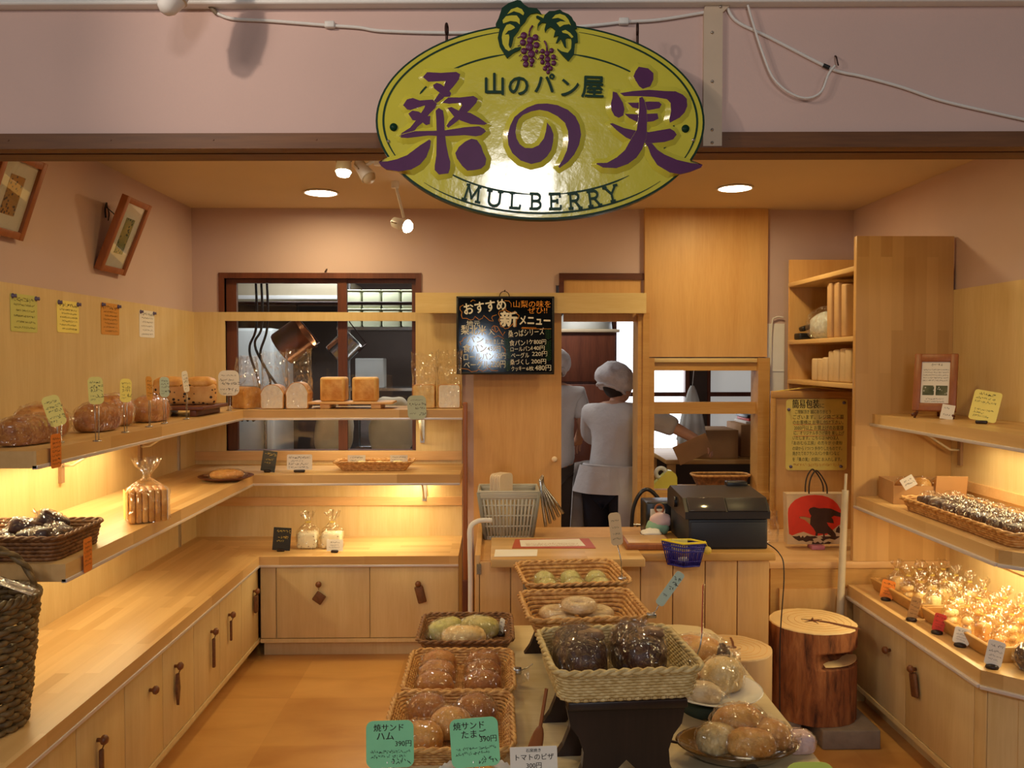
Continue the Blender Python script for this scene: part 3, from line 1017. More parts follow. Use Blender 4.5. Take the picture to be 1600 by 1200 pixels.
Z1 = lambda p: PX(p, 590, 0, 6.154)
Z5 = lambda p: PX(p, 850, 90, 6.154)
Z6 = lambda p: PX(p, 700, 100, 6.154)
KUWA = [
    [(450, 765), (490, 718), (620, 724), (765, 714), (802, 735), (790, 785), (740, 850), (690, 905), (640, 965), (575, 1010), (545, 1000), (600, 920), (650, 850), (665, 800), (500, 808)],
    [(545, 840), (580, 818), (620, 830), (690, 880), (718, 915), (705, 948), (650, 950), (600, 905), (555, 870)],
    [(262, 1030), (300, 975), (355, 962), (420, 985), (540, 975), (582, 1015), (565, 1055), (510, 1110), (450, 1190), (400, 1230), (360, 1280), (260, 1345), (225, 1322), (250, 1290), (330, 1240), (400, 1150), (460, 1060), (470, 1030), (330, 1075), (300, 1070)],
    [(312, 1110), (350, 1080), (410, 1090), (470, 1130), (520, 1130), (515, 1205), (480, 1218), (430, 1180), (350, 1170)],
    [(632, 1005), (690, 955), (800, 955), (930, 940), (970, 965), (955, 1005), (900, 1065), (840, 1120), (760, 1190), (690, 1240), (670, 1225), (700, 1180), (770, 1110), (820, 1030), (810, 1005), (700, 1015)],
    [(680, 1055), (720, 1045), (790, 1080), (900, 1100), (980, 1145), (1058, 1200), (1030, 1212), (900, 1205), (800, 1170), (740, 1130)],
    [(570, 1080), (600, 1055), (640, 1080), (650, 1150), (655, 1280), (670, 1400), (690, 1500), (708, 1560), (705, 1620), (690, 1670), (600, 1682), (560, 1640), (560, 1600), (575, 1500), (580, 1300), (575, 1150)],
    [(240, 1310), (370, 1275), (560, 1270), (660, 1265), (850, 1235), (980, 1225), (1030, 1250), (1045, 1275), (1000, 1310), (950, 1320), (850, 1310), (670, 1320), (500, 1315), (300, 1340), (240, 1335)],
    [(30, 1565), (110, 1560), (200, 1540), (300, 1500), (420, 1410), (510, 1352), (525, 1365), (515, 1430), (480, 1520), (420, 1590), (340, 1635), (220, 1655), (100, 1635), (50, 1600)],
    [(755, 1480), (790, 1420), (850, 1370), (910, 1343), (960, 1355), (1000, 1410), (1020, 1470), (1050, 1530), (1040, 1590), (1000, 1625), (930, 1640), (870, 1645), (820, 1600), (770, 1530)]]
NO = [[(950, 570), (985, 610), (1012, 680), (1008, 750), (990, 830), (950, 890), (890, 940), (800, 962), (700, 930), (620, 860), (582, 780), (575, 690), (600, 600), (640, 520), (700, 470), (760, 430), (850, 395), (950, 390), (1050, 405), (1150, 450), (1220, 510), (1260, 590), (1275, 680), (1255, 780), (1210, 870), (1150, 940), (1070, 998), (1057, 985), (1100, 920), (1140, 830), (1155, 740), (1150, 650), (1120, 570), (1050, 510), (960, 465), (880, 450), (800, 465), (720, 500), (680, 540), (660, 590), (650, 660), (660, 720), (690, 775), (740, 810), (810, 812), (870, 785), (920, 720), (940, 650)]]
MI = [
    [(900, 100), (990, 115), (1040, 160), (1040, 220), (1010, 285), (940, 308), (905, 285), (870, 230), (850, 190), (870, 140)],
    [(652, 335), (690, 345), (720, 390), (750, 440), (765, 500), (755, 560), (710, 583), (670, 565), (640, 510), (635, 450), (650, 390)],
    [(722, 350), (850, 330), (1000, 318), (1150, 328), (1250, 330), (1320, 360), (1360, 400), (1365, 470), (1340, 530), (1290, 580), (1200, 627), (1193, 600), (1210, 520), (1205, 440), (1170, 405), (1050, 385), (900, 378), (760, 378)],
    [(795, 440), (880, 440), (1000, 428), (1095, 430), (1120, 455), (1100, 490), (1000, 510), (900, 498), (840, 485)],
    [(765, 545), (880, 550), (1080, 540), (1090, 590), (1040, 615), (960, 625), (880, 620), (810, 585)],
    [(625, 640), (650, 635), (760, 680), (880, 705), (1000, 718), (1100, 700), (1200, 683), (1240, 705), (1265, 740), (1230, 785), (1150, 810), (1000, 825), (880, 812), (780, 770), (700, 710)],
    [(905, 395), (935, 385), (955, 420), (975, 500), (980, 600), (978, 720), (880, 720), (895, 600), (905, 500)],
    [(880, 700), (978, 700), (970, 780), (935, 880), (880, 960), (800, 1020), (690, 1060), (560, 1055), (495, 1020), (510, 1012), (600, 1010), (690, 960), (770, 890), (820, 800)],
    [(960, 820), (1030, 825), (1080, 885), (1150, 930), (1270, 980), (1400, 1008), (1515, 1025), (1500, 1050), (1400, 1090), (1300, 1115), (1200, 1100), (1080, 1030), (1020, 940), (990, 860)]]


def carved(mb, skirt, poly, h=.007):
    """a raised stroke and the sloping groove side that surrounds it"""
    n = len(poly)
    if sum(poly[i][0] * poly[(i + 1) % n][1] - poly[(i + 1) % n][0] * poly[i][1] for i in range(n)) < 0:
        poly = poly[::-1]
    mb.prism(poly, 0, h)
    out = []
    for i in range(n):
        a, b2, c = Vector(poly[i - 1]), Vector(poly[i]), Vector(poly[(i + 1) % n])
        d1, d2 = (b2 - a).normalized(), (c - b2).normalized()
        nn = Vector((d1.y + d2.y, -d1.x - d2.x))
        nn = nn.normalized() if nn.length > .2 else Vector((d1.y, -d1.x))
        out.append(b2 + nn * .013)
    vs = [(p[0], p[1], h * .97) for p in poly] + [(p.x, p.y, .0004) for p in out]
    skirt.add(vs, [(i, n + i, n + (i + 1) % n, (i + 1) % n) for i in range(n)], True)


def clip_in(pts):
    """keep the carved slope on the board"""
    return [(x, y, z) if (x / (250 * S)) ** 2 + (y / (146 * S)) ** 2 < 1 else (x * .0 + px, py, z) for (x, y, z), (px, py) in pts]


skirt = MB()
for nm, polys, Z in (('character_mulberry', KUWA, Z1), ('character_no', NO, Z6), ('character_fruit', MI, Z5)):
    m = MB()
    for k, p in enumerate(polys):
        carved(m, skirt, Z(p), .007 + .00025 * k)
    part(sign, nm, MB().join(m, SM), PURPLE, True)
# slopes that would reach past the edge of the board stop at it
for i, (x, y, z) in enumerate(skirt.v):
    q = math.hypot(x / (251 * S), y / (147 * S))
    if q > 1 and z < .003:
        skirt.v[i] = (x / q, y / q, -.001)
part(sign, 'carved_slopes', MB().join(skirt, SM), YELLOW, True)
m = MB()
for ch, u, v, sz, rot in (('山', 450, 222, 36, .0), ('の', 680, 232, 36, 0), ('パ', 925, 215, 34, 0), ('ン', 1163, 248, 34, -.02), ('屋', 1388, 240, 37, -.03)):
    (x, y), = Z6([(u, v)])
    for k, (dx, dy) in enumerate(((0, 0), (.022, .0), (-.022, 0), (0, .022), (0, -.022))):
        m.join(text_mb(ch, sz * S, x + dx * sz * S, y + dy * sz * S, 'CENTER', rot, bold=0, depth=0), Tr(0, 0, .0034 + .0002 * k))
part(sign, 'small_lettering', MB().join(m, SM), GREEN, True)


def stroke_letter(segs, wd):
    mb = MB()
    for a, b2 in segs:
        a, b2 = Vector(a), Vector(b2)
        d = (b2 - a).normalized()
        n = Vector((-d.y, d.x)) * wd / 2
        e = d * wd * .3
        mb.prism([tuple(a - e + n), tuple(a - e - n), tuple(b2 + e - n), tuple(b2 + e + n)], 0, .003 + .00008 * (len(mb.v) // 8))
    return mb


def curve(pts, n=8):
    out = []
    for k in range(n):
        t = k / n
        out.append(pts(t))
    out.append(pts(1))
    return list(zip(out[:-1], out[1:]))


def bowl(x0, y0, rx, ry, a0=PI / 2, a1=-PI / 2):
    return curve(lambda t: (x0 + rx * math.cos(a0 + (a1 - a0) * t), y0 + ry * math.sin(a0 + (a1 - a0) * t)), 9)


def serif(x, y, l=.16): return [((x - l, y), (x + l, y))]


LET = {'M': [((.0, 0), (.12, 1)), ((.12, 1), (.5, .15)), ((.5, .15), (.88, 1)), ((.88, 1), (1, 0))] + serif(0, 0) + serif(1, 0) + serif(.08, 1, .1) + serif(.92, 1, .1),
       'U': [((.1, 1), (.1, .35)), ((.9, 1), (.9, .35))] + bowl(.5, .35, .4, .35, -PI, 0) + serif(.1, 1) + serif(.9, 1),
       'L': [((.25, 1), (.25, 0)), ((.1, 0), (.9, 0)), ((.9, 0), (.95, .2))] + serif(.25, 1),
       'B': [((.15, 1), (.15, 0)), ((0, 1), (.5, 1)), ((0, 0), (.5, 0)), ((.15, .52), (.5, .52))] + bowl(.5, .76, .3, .24) + bowl(.5, .26, .36, .26),
       'E': [((.15, 1), (.15, 0)), ((0, 1), (.85, 1)), ((0, 0), (.9, 0)), ((.15, .52), (.65, .52)), ((.85, 1), (.87, .8)), ((.9, 0), (.93, .2)), ((.65, .4), (.65, .62))],
       'R': [((.15, 1), (.15, 0)), ((0, 1), (.5, 1)), ((.15, .5), (.5, .5)), ((.5, .5), (.9, 0))] + bowl(.5, .75, .3, .25) + serif(.15, 0) + serif(.92, 0, .12),
       'Y': [((.05, 1), (.5, .48)), ((.95, 1), (.5, .48)), ((.5, .48), (.5, 0))] + serif(.05, 1, .13) + serif(.95, 1, .13) + serif(.5, 0)}
m = MB()
for ch, x, y, rot in (('M', 739, 301, -.22), ('U', 773, 309, -.12), ('L', 805, 312, -.06), ('B', 838, 313, -.02), ('E', 868, 313, .02), ('R', 898, 312, .07), ('R', 928, 308, .14), ('Y', 955, 301, .24)):
    (cx, cy), = PX([(x, y)])
    wv = 21 if ch in 'MU' else 19
    m.join(stroke_letter(LET[ch], .17 if ch != 'M' else .15), Tr(cx, cy, 0) @ Rz(rot) @ Matrix.Diagonal((wv * S, 23 * S, 1, 1)) @ Tr(-.5, -.5, 0))
part(sign, 'serif_lettering', MB().join(m, SM), GREEN, True)
# leaves and berries
LEAF = [[(60, 480), (110, 380), (170, 200), (280, 120), (440, 60), (500, 70), (560, 140), (640, 190), (780, 200), (840, 260), (870, 310), (790, 280), (680, 300), (620, 360), (580, 440), (500, 520), (460, 600), (380, 700), (340, 860), (312, 890), (300, 950), (340, 930), (400, 895), (510, 875), (490, 925), (370, 985), (260, 1075), (210, 1000), (130, 870), (95, 720), (130, 550), (60, 540)],
        [(770, 340), (800, 330), (900, 375), (920, 320), (1000, 250), (1100, 245), (1190, 220), (1240, 260), (1340, 300), (1400, 350), (1430, 410), (1470, 450), (1495, 550), (1450, 560), (1500, 640), (1510, 790), (1460, 800), (1440, 1000), (1340, 1120), (1240, 1020), (1150, 920), (1145, 900), (1220, 950), (1330, 975), (1390, 900), (1400, 780), (1390, 720), (1320, 710), (1290, 740), (1305, 890), (1270, 860), (1210, 730), (1150, 800), (1120, 800), (1170, 670), (1080, 700), (1110, 580), (1030, 520), (970, 560), (930, 620), (920, 560), (950, 455), (880, 450), (820, 500), (790, 580), (800, 480), (850, 410), (780, 370)]]
GAP = [[(260, 315), (330, 230), (440, 192), (520, 225), (560, 290), (545, 330), (480, 290), (380, 262)],
       [(180, 420), (240, 350), (340, 335), (430, 335), (480, 400), (482, 490), (430, 445), (320, 430), (190, 475)],
       [(215, 560), (250, 500), (310, 485), (380, 520), (400, 550), (330, 590), (280, 600), (220, 670), (290, 665), (300, 720), (285, 850), (300, 890), (330, 930), (290, 955), (230, 920), (180, 830), (165, 720), (180, 640)],
       [(1050, 385), (1110, 320), (1190, 300), (1280, 330), (1340, 400), (1385, 500), (1340, 470), (1240, 400), (1160, 370)],
       [(1130, 460), (1200, 430), (1300, 440), (1350, 480), (1260, 490), (1190, 530)],
       [(1225, 600), (1290, 580), (1370, 630), (1430, 700), (1400, 720), (1330, 650), (1240, 630)]]
m = MB()
for p in LEAF:
    m.prism(Z2(p), -.030, .005)
part(sign, 'leaves', MB().join(m, SM), GREEN, True)
for p in GAP:
    part(sign, 'yellow_leaf_patch', MB().join(MB().prism(Z2(p), .004, .0062), SM), YELLOW, True)  # yellow cutouts in the green leaves
m = MB()
for u, v, r0 in ((555, 672, 58), (760, 705, 54), (668, 755, 60), (540, 795, 55), (780, 840, 55), (655, 872, 68), (558, 945, 54), (690, 995, 64), (782, 945, 30), (585, 1070, 55), (700, 1115, 48), (590, 1175, 52), (690, 1190, 30),
                 (885, 945, 40), (1045, 932, 42), (965, 985, 48), (875, 1045, 42), (1080, 1045, 45), (975, 1085, 50), (885, 1135, 40), (980, 1180, 46), (1085, 1150, 45), (930, 1245, 40), (1030, 1245, 40), (985, 1310, 34)):
    m.lathe([(r0 / 11.43 * S, 0), (r0 / 11.43 * S, .004), (r0 / 11.43 * S * .7, .006), (0, .0065)], 16, Tr(*Z2([(u, v)])[0], 0))
for st in ([(650, 680), (650, 620), (670, 560), (710, 500)], [(965, 930), (960, 860), (940, 800), (915, 765)], [(500, 690), (440, 715)], [(490, 840), (445, 860)], [(510, 1000), (470, 1035)], [(530, 1090), (500, 1120)], [(800, 740), (835, 770)], [(770, 960), (800, 1000)], [(745, 1040), (775, 1085)], [(840, 955), (820, 975)], [(835, 1060), (805, 1090)], [(1110, 1070), (1150, 1095)]):
    k = 16 if len(st) > 2 else 7
    m.tube([(x, y, .003) for x, y in Z2(st)], k / 11.43 * S, 6)
part(sign, 'berries', MB().join(m, SM), BERRY, True)
for px in (698, 996):
    p = at(px, 60, Y=SY + .012)
    h = MB().torus(.010, .0035, 16, 8, Tr(p.x, p.y, p.z + .022) @ Ry(PI / 2) @ Rx(.2) @ Matrix.Diagonal((1.3, .8, 1, 1)))
    h.cyl((p.x, p.y, p.z - .02), (p.x, p.y, p.z + .012), .0035, seg=8)
    part(sign, 'eye_screw', h, IRON, True)
for px, py in ((607, 221), (1083, 219)):
    p = at(px, py, Y=SY)
    part(sign, 'screw', MB().lathe([(.004, 0), (.004, .002), (0, .003)], 10, Tr(p.x, SY - .0005, p.z) @ Rx(PI / 2)), ALU, True)
part(sign, 'wall_spacer', MB().box(SC.x - .1, SC.x + .1, SY + .032, YF - .001, SC.z + .06, SC.z + .14), DARKWOOD, True)

# ------------------------------------------------------------------ hall wall: cables, bracket strip, lamp
WY = YF - .006


def spline(pts, n=8):
    pts = [Vector(p) for p in pts]
    out = []
    for i in range(len(pts) - 1):
        p0, p1, p2, p3 = pts[max(i - 1, 0)], pts[i], pts[i + 1], pts[min(i + 2, len(pts) - 1)]
        for k in range(n):
            t = k / n
            out.append(.5 * ((2 * p1) + (p2 - p0) * t + (2 * p0 - 5 * p1 + 4 * p2 - p3) * t * t + (3 * p1 - p0 - 3 * p2 + p3) * t ** 3))
    return out + [pts[-1]]


def cable(pts, r=.0045, y=WY):
    return MB().tube(spline([at(px, py, Y=y) for px, py in pts]), r, 8)


t = thing('wall_cable', 'white cable clipped along the header wall behind the sign', 'cable', at(720, 45, Y=WY))
part(t, 'cable', cable([(334, 15), (360, 24), (420, 28), (510, 36), (560, 40), (600, 46), (720, 50), (850, 46), (935, 40), (975, 36), (1030, 33), (1103, 22)]), CABLE, True)
for px, py in ((514, 36), (974, 36)):
    p = at(px, py, Y=WY)
    part(t, 'cable_clip', MB().rbox(p.x - .013, p.x + .013, WY - .010, YF, p.z - .008, p.z + .009, .003), CABLE, True)
p0, p1 = at(315, -6, Y=WY - .01), at(334, 16, Y=WY)
part(t, 'connector', MB().cyl(p0, p1, .006, seg=8), SILVERTAG, True, label='dark cable connector')
solo('loose_cable', 'thin white cable drooping in a loop right of the bracket strip', 'cable',
     cable([(1166, 12), (1174, 40), (1190, 90), (1205, 125), (1228, 147), (1255, 157), (1278, 148), (1290, 120), (1300, 107)], .0032, WY - .013), CABLE)
t = thing('power_cable', 'white cable sloping down the header wall to the right edge', 'cable', at(1400, 140, Y=WY))
part(t, 'cord', cable([(1134, 16), (1150, 38), (1200, 63), (1285, 108), (1312, 118), (1340, 124), (1400, 141), (1460, 162), (1540, 182), (1640, 205)], .0042), CABLE, True)
p = at(1301, 103, Y=WY)
part(t, 'cord_hook', MB().tube(spline([(p.x, YF, p.z + .02), (p.x - .003, WY - .01, p.z + .012), (p.x, WY - .012, p.z - .004), (p.x + .004, WY - .006, p.z - .008)]), .002, 6), IRON, True)
p = at(1287, 109, Y=WY)
part(t, 'tape', MB().cyl(p + Vector((-.01, -.002, .004)), p + Vector((.006, -.002, -.003)), .0055, seg=8), BLACK, True)
# beige strip with a bent top
t = thing('bracket_strip', 'beige screwed wooden strip with a rounded top beside the sign', 'bracket', at(1113, 230, Y=YF - .013))
cz = at(1113, 4, Y=YF - .013).z
w_, x0_, x1_ = .045, at(1098, 100, Y=YF - .013).x, at(1127, 100, Y=YF - .013).x
poly = [(x0_, at(1100, 230, Y=YF - .013).z), (x0_, cz - .03)]
for k in range(9):
    a = PI - k * PI / 2 / 8
    poly.append((x0_ + .055 + .055 * math.cos(a), cz - .03 + .055 * math.sin(a)))
poly += [(x1_ + .08, cz + .025), (x1_ + .08, cz - .012), (x1_ + .02, cz - .012), (x1_, cz - .03), (x1_, at(1127, 230, Y=YF - .013).z)]
part(t, 'strip', MB().prism(poly, 0, .013, Tr(0, YF, 0) @ UP), plain('beige_paint', srgb(206, 184, 158), .55, vary=.04), True)
sm = MB()
for px, py in ((1111, 54), (1111, 130), (1111, 205), (1111, 225), (1124, 14)):
    p = at(px, py, Y=YF - .013)
    sm.lathe([(.0042, 0), (.0042, .0015), (0, .003)], 10, Tr(p.x, YF - .013, p.z) @ Rx(PI / 2))
part(t, 'screws', sm, ALU, True)
p = at(1154, 9, Y=WY)
part(t, 'cord_guide', MB().rbox(p.x - .02, p.x + .02, YF - .025, YF - .013, p.z - .008, p.z + .008, .004), CABLE, True)

# spot lamp on the hall wall, only its bell in the picture
t = thing('hall_spot_lamp', 'white bell-shaped spot lamp at the top edge left of the sign', 'lamp', (-.80, 2.19, 2.40))
lp = at(266, 2, Y=2.02)
LM = Tr(lp) @ Ry(.38) @ Rx(-.15)
part(t, 'lamp_shade', MB().lathe([(.018, .11), (.030, .10), (.036, .06), (.033, .01), (.022, -.022), (.012, -.032), (0, -.033)], 24, LM), WHITE, True)
part(t, 'lamp_holder', MB().cyl((0, 0, .10), (0, 0, .17), .018, seg=14, M=LM).cyl(LM @ Vector((0, 0, .16)), (-.75, 2.22, 2.56), .008), CREAM, True)
part(t, 'shade_rim', MB().torus(.0335, .003, 20, 6, LM @ Tr(0, 0, .012)), CREAM, True)

# ------------------------------------------------------------------ lamps of the shop ceiling
for (x, y), lb in (((-.863, 4.15), 'round recessed ceiling light on the left, near the track spots'), ((1.148, 4.0), 'round recessed ceiling light on the right, above the plywood panel')):
    t = thing('downlight', lb, 'ceiling light', (x, y, ZC), 0, 'recessed ceiling lights')
    part(t, 'trim_ring', MB().lathe([(.082, 0), (.088, -.004), (.086, -.008), (.078, -.008), (.074, -.003), (.074, 0)], 36), WHITE)
    part(t, 'glowing_disc', MB().lathe([(.076, -.005), (.06, -.010), (0, -.012)], 36), BULB)


def track_spot(label, top, head, aim, lit):
    t = thing('track_spot', label, 'spotlight', top, 0, 'spotlights on the ceiling track')
    d = (Vector(aim) - Vector(head)).normalized()
    q = d.to_track_quat('Z', 'Y').to_matrix().to_4x4()
    M = Tr(*head) @ q
    part(t, 'stem', MB().cyl(top, (head[0], head[1], head[2] + .035), .007, seg=10).cyl((top[0], top[1], top[2] - .03), top, .018, seg=14), WHITE, True)
    part(t, 'shade', MB().lathe([(.016, -.07), (.024, -.062), (.027, -.02), (.033, .02), (.031, .022), (.024, -.015)], 24, M), WHITE, True)
    part(t, 'bulb', MB().lathe([(.022, 0), (.030, .022), (.024, .036), (0, .040)], 20, M), BULB if lit else CREAM, True)
    part(t, 'yoke', MB().tube([M @ Vector(p) for p in ((-.03, 0, -.02), (-.034, 0, -.05), (0, 0, -.085), (.034, 0, -.05), (.03, 0, -.02))], .003, 6), STEEL, True)
    return t


tr = thing('ceiling_track', 'narrow lamp track on the ceiling running behind the sign', 'light track', (-.42, 3.5, ZC - .02))
part(tr, 'rail', MB().box(-.37, -.35, 2.5, 3.72, ZC - .022, ZC, M=Tr(-.39, 3.7, 0) @ Rz(.07) @ Tr(.36, -3.7, 0)), KNOB, True)
h = at(537, 262, Y=3.3)
track_spot('lit track spotlight just under the lintel left of the sign', (h.x, 3.3, ZC), (h.x, 3.3, h.z + .004), (h.x - .02, 3.1, 1.2), True)
h = at(572, 272, Y=3.45)
track_spot('unlit white track spotlight beside the lit one', (h.x + .05, 3.45, ZC), (h.x, 3.45, h.z), (h.x + .25, 3.3, h.z - .35), False)
h = at(631, 352, Y=3.9)
t3 = track_spot('lit spotlight hanging on a long stem in front of the back wall', (h.x - .04, 3.9, ZC), (h.x, 3.9, h.z), (h.x + .3, 3.7, h.z - .12), True)

# ------------------------------------------------------------------ pictures and notes on the left wall
def wall_picture(label, ya, yb, z0, z1, lean, art):
    """framed print on the left wall, its top tipped out by lean"""
    t = thing('picture_frame', label, 'picture', (XL, (ya + yb) / 2, z0), 0, 'tilted framed prints on the left wall')
    h = math.hypot(z1 - z0, lean)
    a = math.atan2(lean, z1 - z0)
    M = Tr(XL + .022, ya, z0) @ Ry(a) @ Matrix(((0, 0, 1, 0), (1, 0, 0, 0), (0, 1, 0, 0), (0, 0, 0, 1)))   # local x along the wall, y up the frame, z out
    wd = yb - ya
    f = MB().rbox(.001, wd - .001, 0.001, .026, -.022, .005, .002, M=M).rbox(.001, wd - .001, h - .026, h - .001, -.022, .005, .002, M=M)
    f.rbox(0, .026, .0, h, -.023, .006, .002, M=M).rbox(wd - .026, wd, 0, h, -.023, .006, .002, M=M)
    part(t, 'frame', f, FRAMEWOOD, True)
    part(t, 'mat_board', MB().box(.02, wd - .02, .02, h - .02, -.012, -.006, M=M), PAPERW, True)
    part(t, 'print', MB().box(wd * .33, wd * .67, h * .26, h * .74, -.006, -.005, M=M), art, True)
    part(t, 'glass', MB().box(.022, wd - .022, .022, h - .022, -.003, -.002, M=M), GLASS, True)
    c = MB()
    top = M @ Vector((wd * .5, h * .7, -.02))
    hk = Vector((XL, ya + wd * .5, z0 + (z1 - z0) * .92))
    c.tube([top, (top + hk) / 2 + Vector((0, 0, -.01)), hk], .0025, 6)
    c.tube(spline([hk + Vector((.004, 0, 0)), hk + Vector((.01, -.012, .012)), hk + Vector((.012, -.03, -.015)), hk + Vector((.008, -.018, -.05))]), .004, 6)
    c.tube(spline([hk + Vector((.006, 0, 0)), hk + Vector((.012, .004, -.03)), hk + Vector((.01, .0, -.06))]), .0025, 6)
    part(t, 'hanging_cord', c, BLACK, True)


wall_picture('tilted framed print nearest the frame edge on the left wall', 2.68, 2.92, 1.90, 2.164, .09, ARTO)
wall_picture('tilted framed print near the back of the left wall, with black cord', 3.475, 3.71, 1.86, 2.166, .122, ARTG)


def wall_note(label, ya, yb, z0, z1, paper, seed, rows):
    x = XL + .012
    t = thing('wall_note', label, 'note', (x, (ya + yb) / 2, z0), 0, 'handwritten notes pinned to the left wall')
    M = Tr(x, ya, z0) @ Matrix(((0, 0, 1, 0), (1, 0, 0, 0), (0, 1, 0, 0), (0, 0, 0, 1)))
    wd, h = yb - ya, z1 - z0
    r = .008
    pts = []
    for cx, cy, a0 in ((wd - r, r, -90), (wd - r, h - r, 0), (r, h - r, 90), (r, r, 180)):
        pts += [(cx + r * math.cos(math.radians(a0 + k * 30)), cy + r * math.sin(math.radians(a0 + k * 30))) for k in range(4)]
    part(t, 'paper', MB().prism(pts, .0005, .0018, M), paper, True)
    s = MB()
    scribble(s, wd * .12, wd * .85, h * .86, h * .10, seed)
    for k in range(rows):
        scribble(s, wd * (.12 + .08 * (k % 2)), wd * .88, h * (.72 - .60 * k / max(1, rows - 1)), h * .055, seed + k + 1)
    part(t, 'handwriting', MB().join(s, M @ Tr(0, 0, .0018)), INK, True)
    for cx in (wd * .08, wd * .95):
        part(t, 'pin', MB().lathe([(.009, 0), (.009, .003), (.005, .006), (.007, .012), (0, .013)], 12, M @ Tr(cx, h * .93, .0018)), PIN, True)


for lb, pxa, pxb, pya, pyb, pm, rows in (('olive handwritten note, first of the row on the left wall', 15, 58, 455, 520, PAPERLG, 5),
                                         ('light yellow handwritten note with a small drawing, second on the left wall', 88, 123, 466, 521, PAPERLY, 6),
                                         ('ochre handwritten note, third in the row on the left wall', 157, 186, 470, 524, PAPERDO, 6),
                                         ('white handwritten note, last in the row on the left wall', 217, 241, 482, 528, PAPERW, 5)):
    a, b_ = at(pxa, pya, X=XL + .012), at(pxb, pyb, X=XL + .012)
    wall_note(lb, a.y, b_.y, b_.z, a.z - .005, pm, pxa, rows)

# ------------------------------------------------------------------ menu board
BY = 4.478
a, b_ = at(713, 463, Y=BY), at(866, 585, Y=BY)
t = thing('menu_board', 'black chalk menu board hanging on the valance, covered in writing', 'menu board', ((a.x + b_.x) / 2, BY + .012, b_.z))
part(t, 'slate', MB().box(a.x + .006, b_.x - .006, BY, BY + .008, b_.z + .006, a.z - .006), SLATE, True)
f = MB()
for q in ((a.x, b_.x, b_.z, b_.z + .011), (a.x, b_.x, a.z - .011, a.z), (a.x, a.x + .011, b_.z, a.z), (b_.x - .011, b_.x, b_.z, a.z)):
    f.rbox(q[0], q[1], BY - .006, BY + .012, q[2], q[3], .003)
part(t, 'frame', f, BLACK, True)
c0 = at(788, 463, Y=BY)
part(t, 'hanging_loop', MB().tube(spline([(c0.x - .028, BY + .006, c0.z - .004), (c0.x - .02, BY + .006, c0.z + .018), (c0.x, BY + .008, c0.z + .028), (c0.x + .02, BY + .006, c0.z + .018), (c0.x + .028, BY + .006, c0.z - .004)]), .002, 6).tube([(c0.x, BY + .008, c0.z + .026), (c0.x + .004, BY + .02, c0.z + .034)], .003, 6), IRON, True)
K = 8.889
BMx = Tr(a.x, BY, a.z) @ UP
sb = 4.478 / F


def bd(u, v): return ((705 + u / K - 713) * sb, -(455 + v / K - 463) * sb)


def btext(lines, mat, name):
    for tx, u, v, hpx, al, rot, bold, wpx in lines:
        x, y = bd(u, v)
        sz = hpx / K * sb
        tm = MB()
        for k, (dx, dy) in enumerate(((0, 0), (1, 0), (-1, 0), (0, 1), (0, -1)) if bold > .009 else ((0, 0), (1, .5))):
            tm.join(text_mb(tx, sz, dx * bold * sz, dy * bold * sz, al, 0, .002, .0012 + .0001 * k))
        if wpx and tm.v:
            xs = [p[0] for p in tm.v]
            k = (wpx / K * sb) / (max(xs) - min(xs))
            tm = MB().join(tm, Tr(-min(xs) * k, 0, 0) @ Matrix.Diagonal((k, 1, 1, 1)))
        part(t, name, MB().join(MB().join(tm, Tr(x, y, 0) @ Rz(rot)), BMx), mat, True)


btext([('おすすめ', 175, 265, 175, 'LEFT', .13, .022, 590), ('新', 670, 400, 225, 'LEFT', -.02, .03, 250), ('メニュー', 945, 410, 150, 'LEFT', -.02, .03, 430),
       ('地元', 210, 450, 80, 'LEFT', -.0, .005, 190), ('梨北米', 135, 545, 140, 'LEFT', -.02, .012, 350), ('入', 510, 575, 85, 'LEFT', .05, .01, 90),
       ('パン', 215, 675, 110, 'LEFT', 0, .004, 235), ('始めました', 470, 700, 80, 'LEFT', -.03, .004, 260),
       ('食パン', 160, 800, 125, 'LEFT', 0, .006, 330), ('450円', 500, 800, 90, 'LEFT', 0, .006, 180),
       ('ロールパン', 170, 920, 115, 'LEFT', .03, .004, 420), ('120円', 600, 895, 100, 'LEFT', -.03, .004, 155),
       ('ベーグル', 175, 1030, 115, 'LEFT', .03, .008, 350), ('220円', 545, 1015, 115, 'LEFT', 0, .006, 205),
       ('桑っぱシリーズ', 790, 600, 105, 'LEFT', .08, .003, 500),
       ('食パン', 805, 725, 90, 'LEFT', .02, .003, 220), ('1ケ800円', 1050, 705, 80, 'LEFT', 0, .004, 265),
       ('ロールパン', 820, 810, 75, 'LEFT', .04, .003, 290), ('140円', 1115, 790, 75, 'LEFT', 0, .004, 180),
       ('ベーグル', 830, 895, 80, 'LEFT', .02, .003, 250), ('220円', 1120, 870, 80, 'LEFT', 0, .004, 210),
       ('桑づくし', 815, 990, 85, 'LEFT', .03, .003, 265), ('200円', 1110, 975, 80, 'LEFT', 0, .004, 205),
       ('クッキー', 835, 1080, 75, 'LEFT', .05, .003, 190), ('6枚', 1040, 1075, 65, 'LEFT', .02, .003, 105), ('480円', 1160, 1065, 95, 'LEFT', 0, .004, 225)], CHALKW, 'white_writing')
btext([('山梨の味を', 860, 185, 105, 'LEFT', -.0, .004, 520), ('ぜひ!!', 1060, 275, 100, 'LEFT', .02, .004, 270)], CHALKO, 'orange_writing')
m = MB()
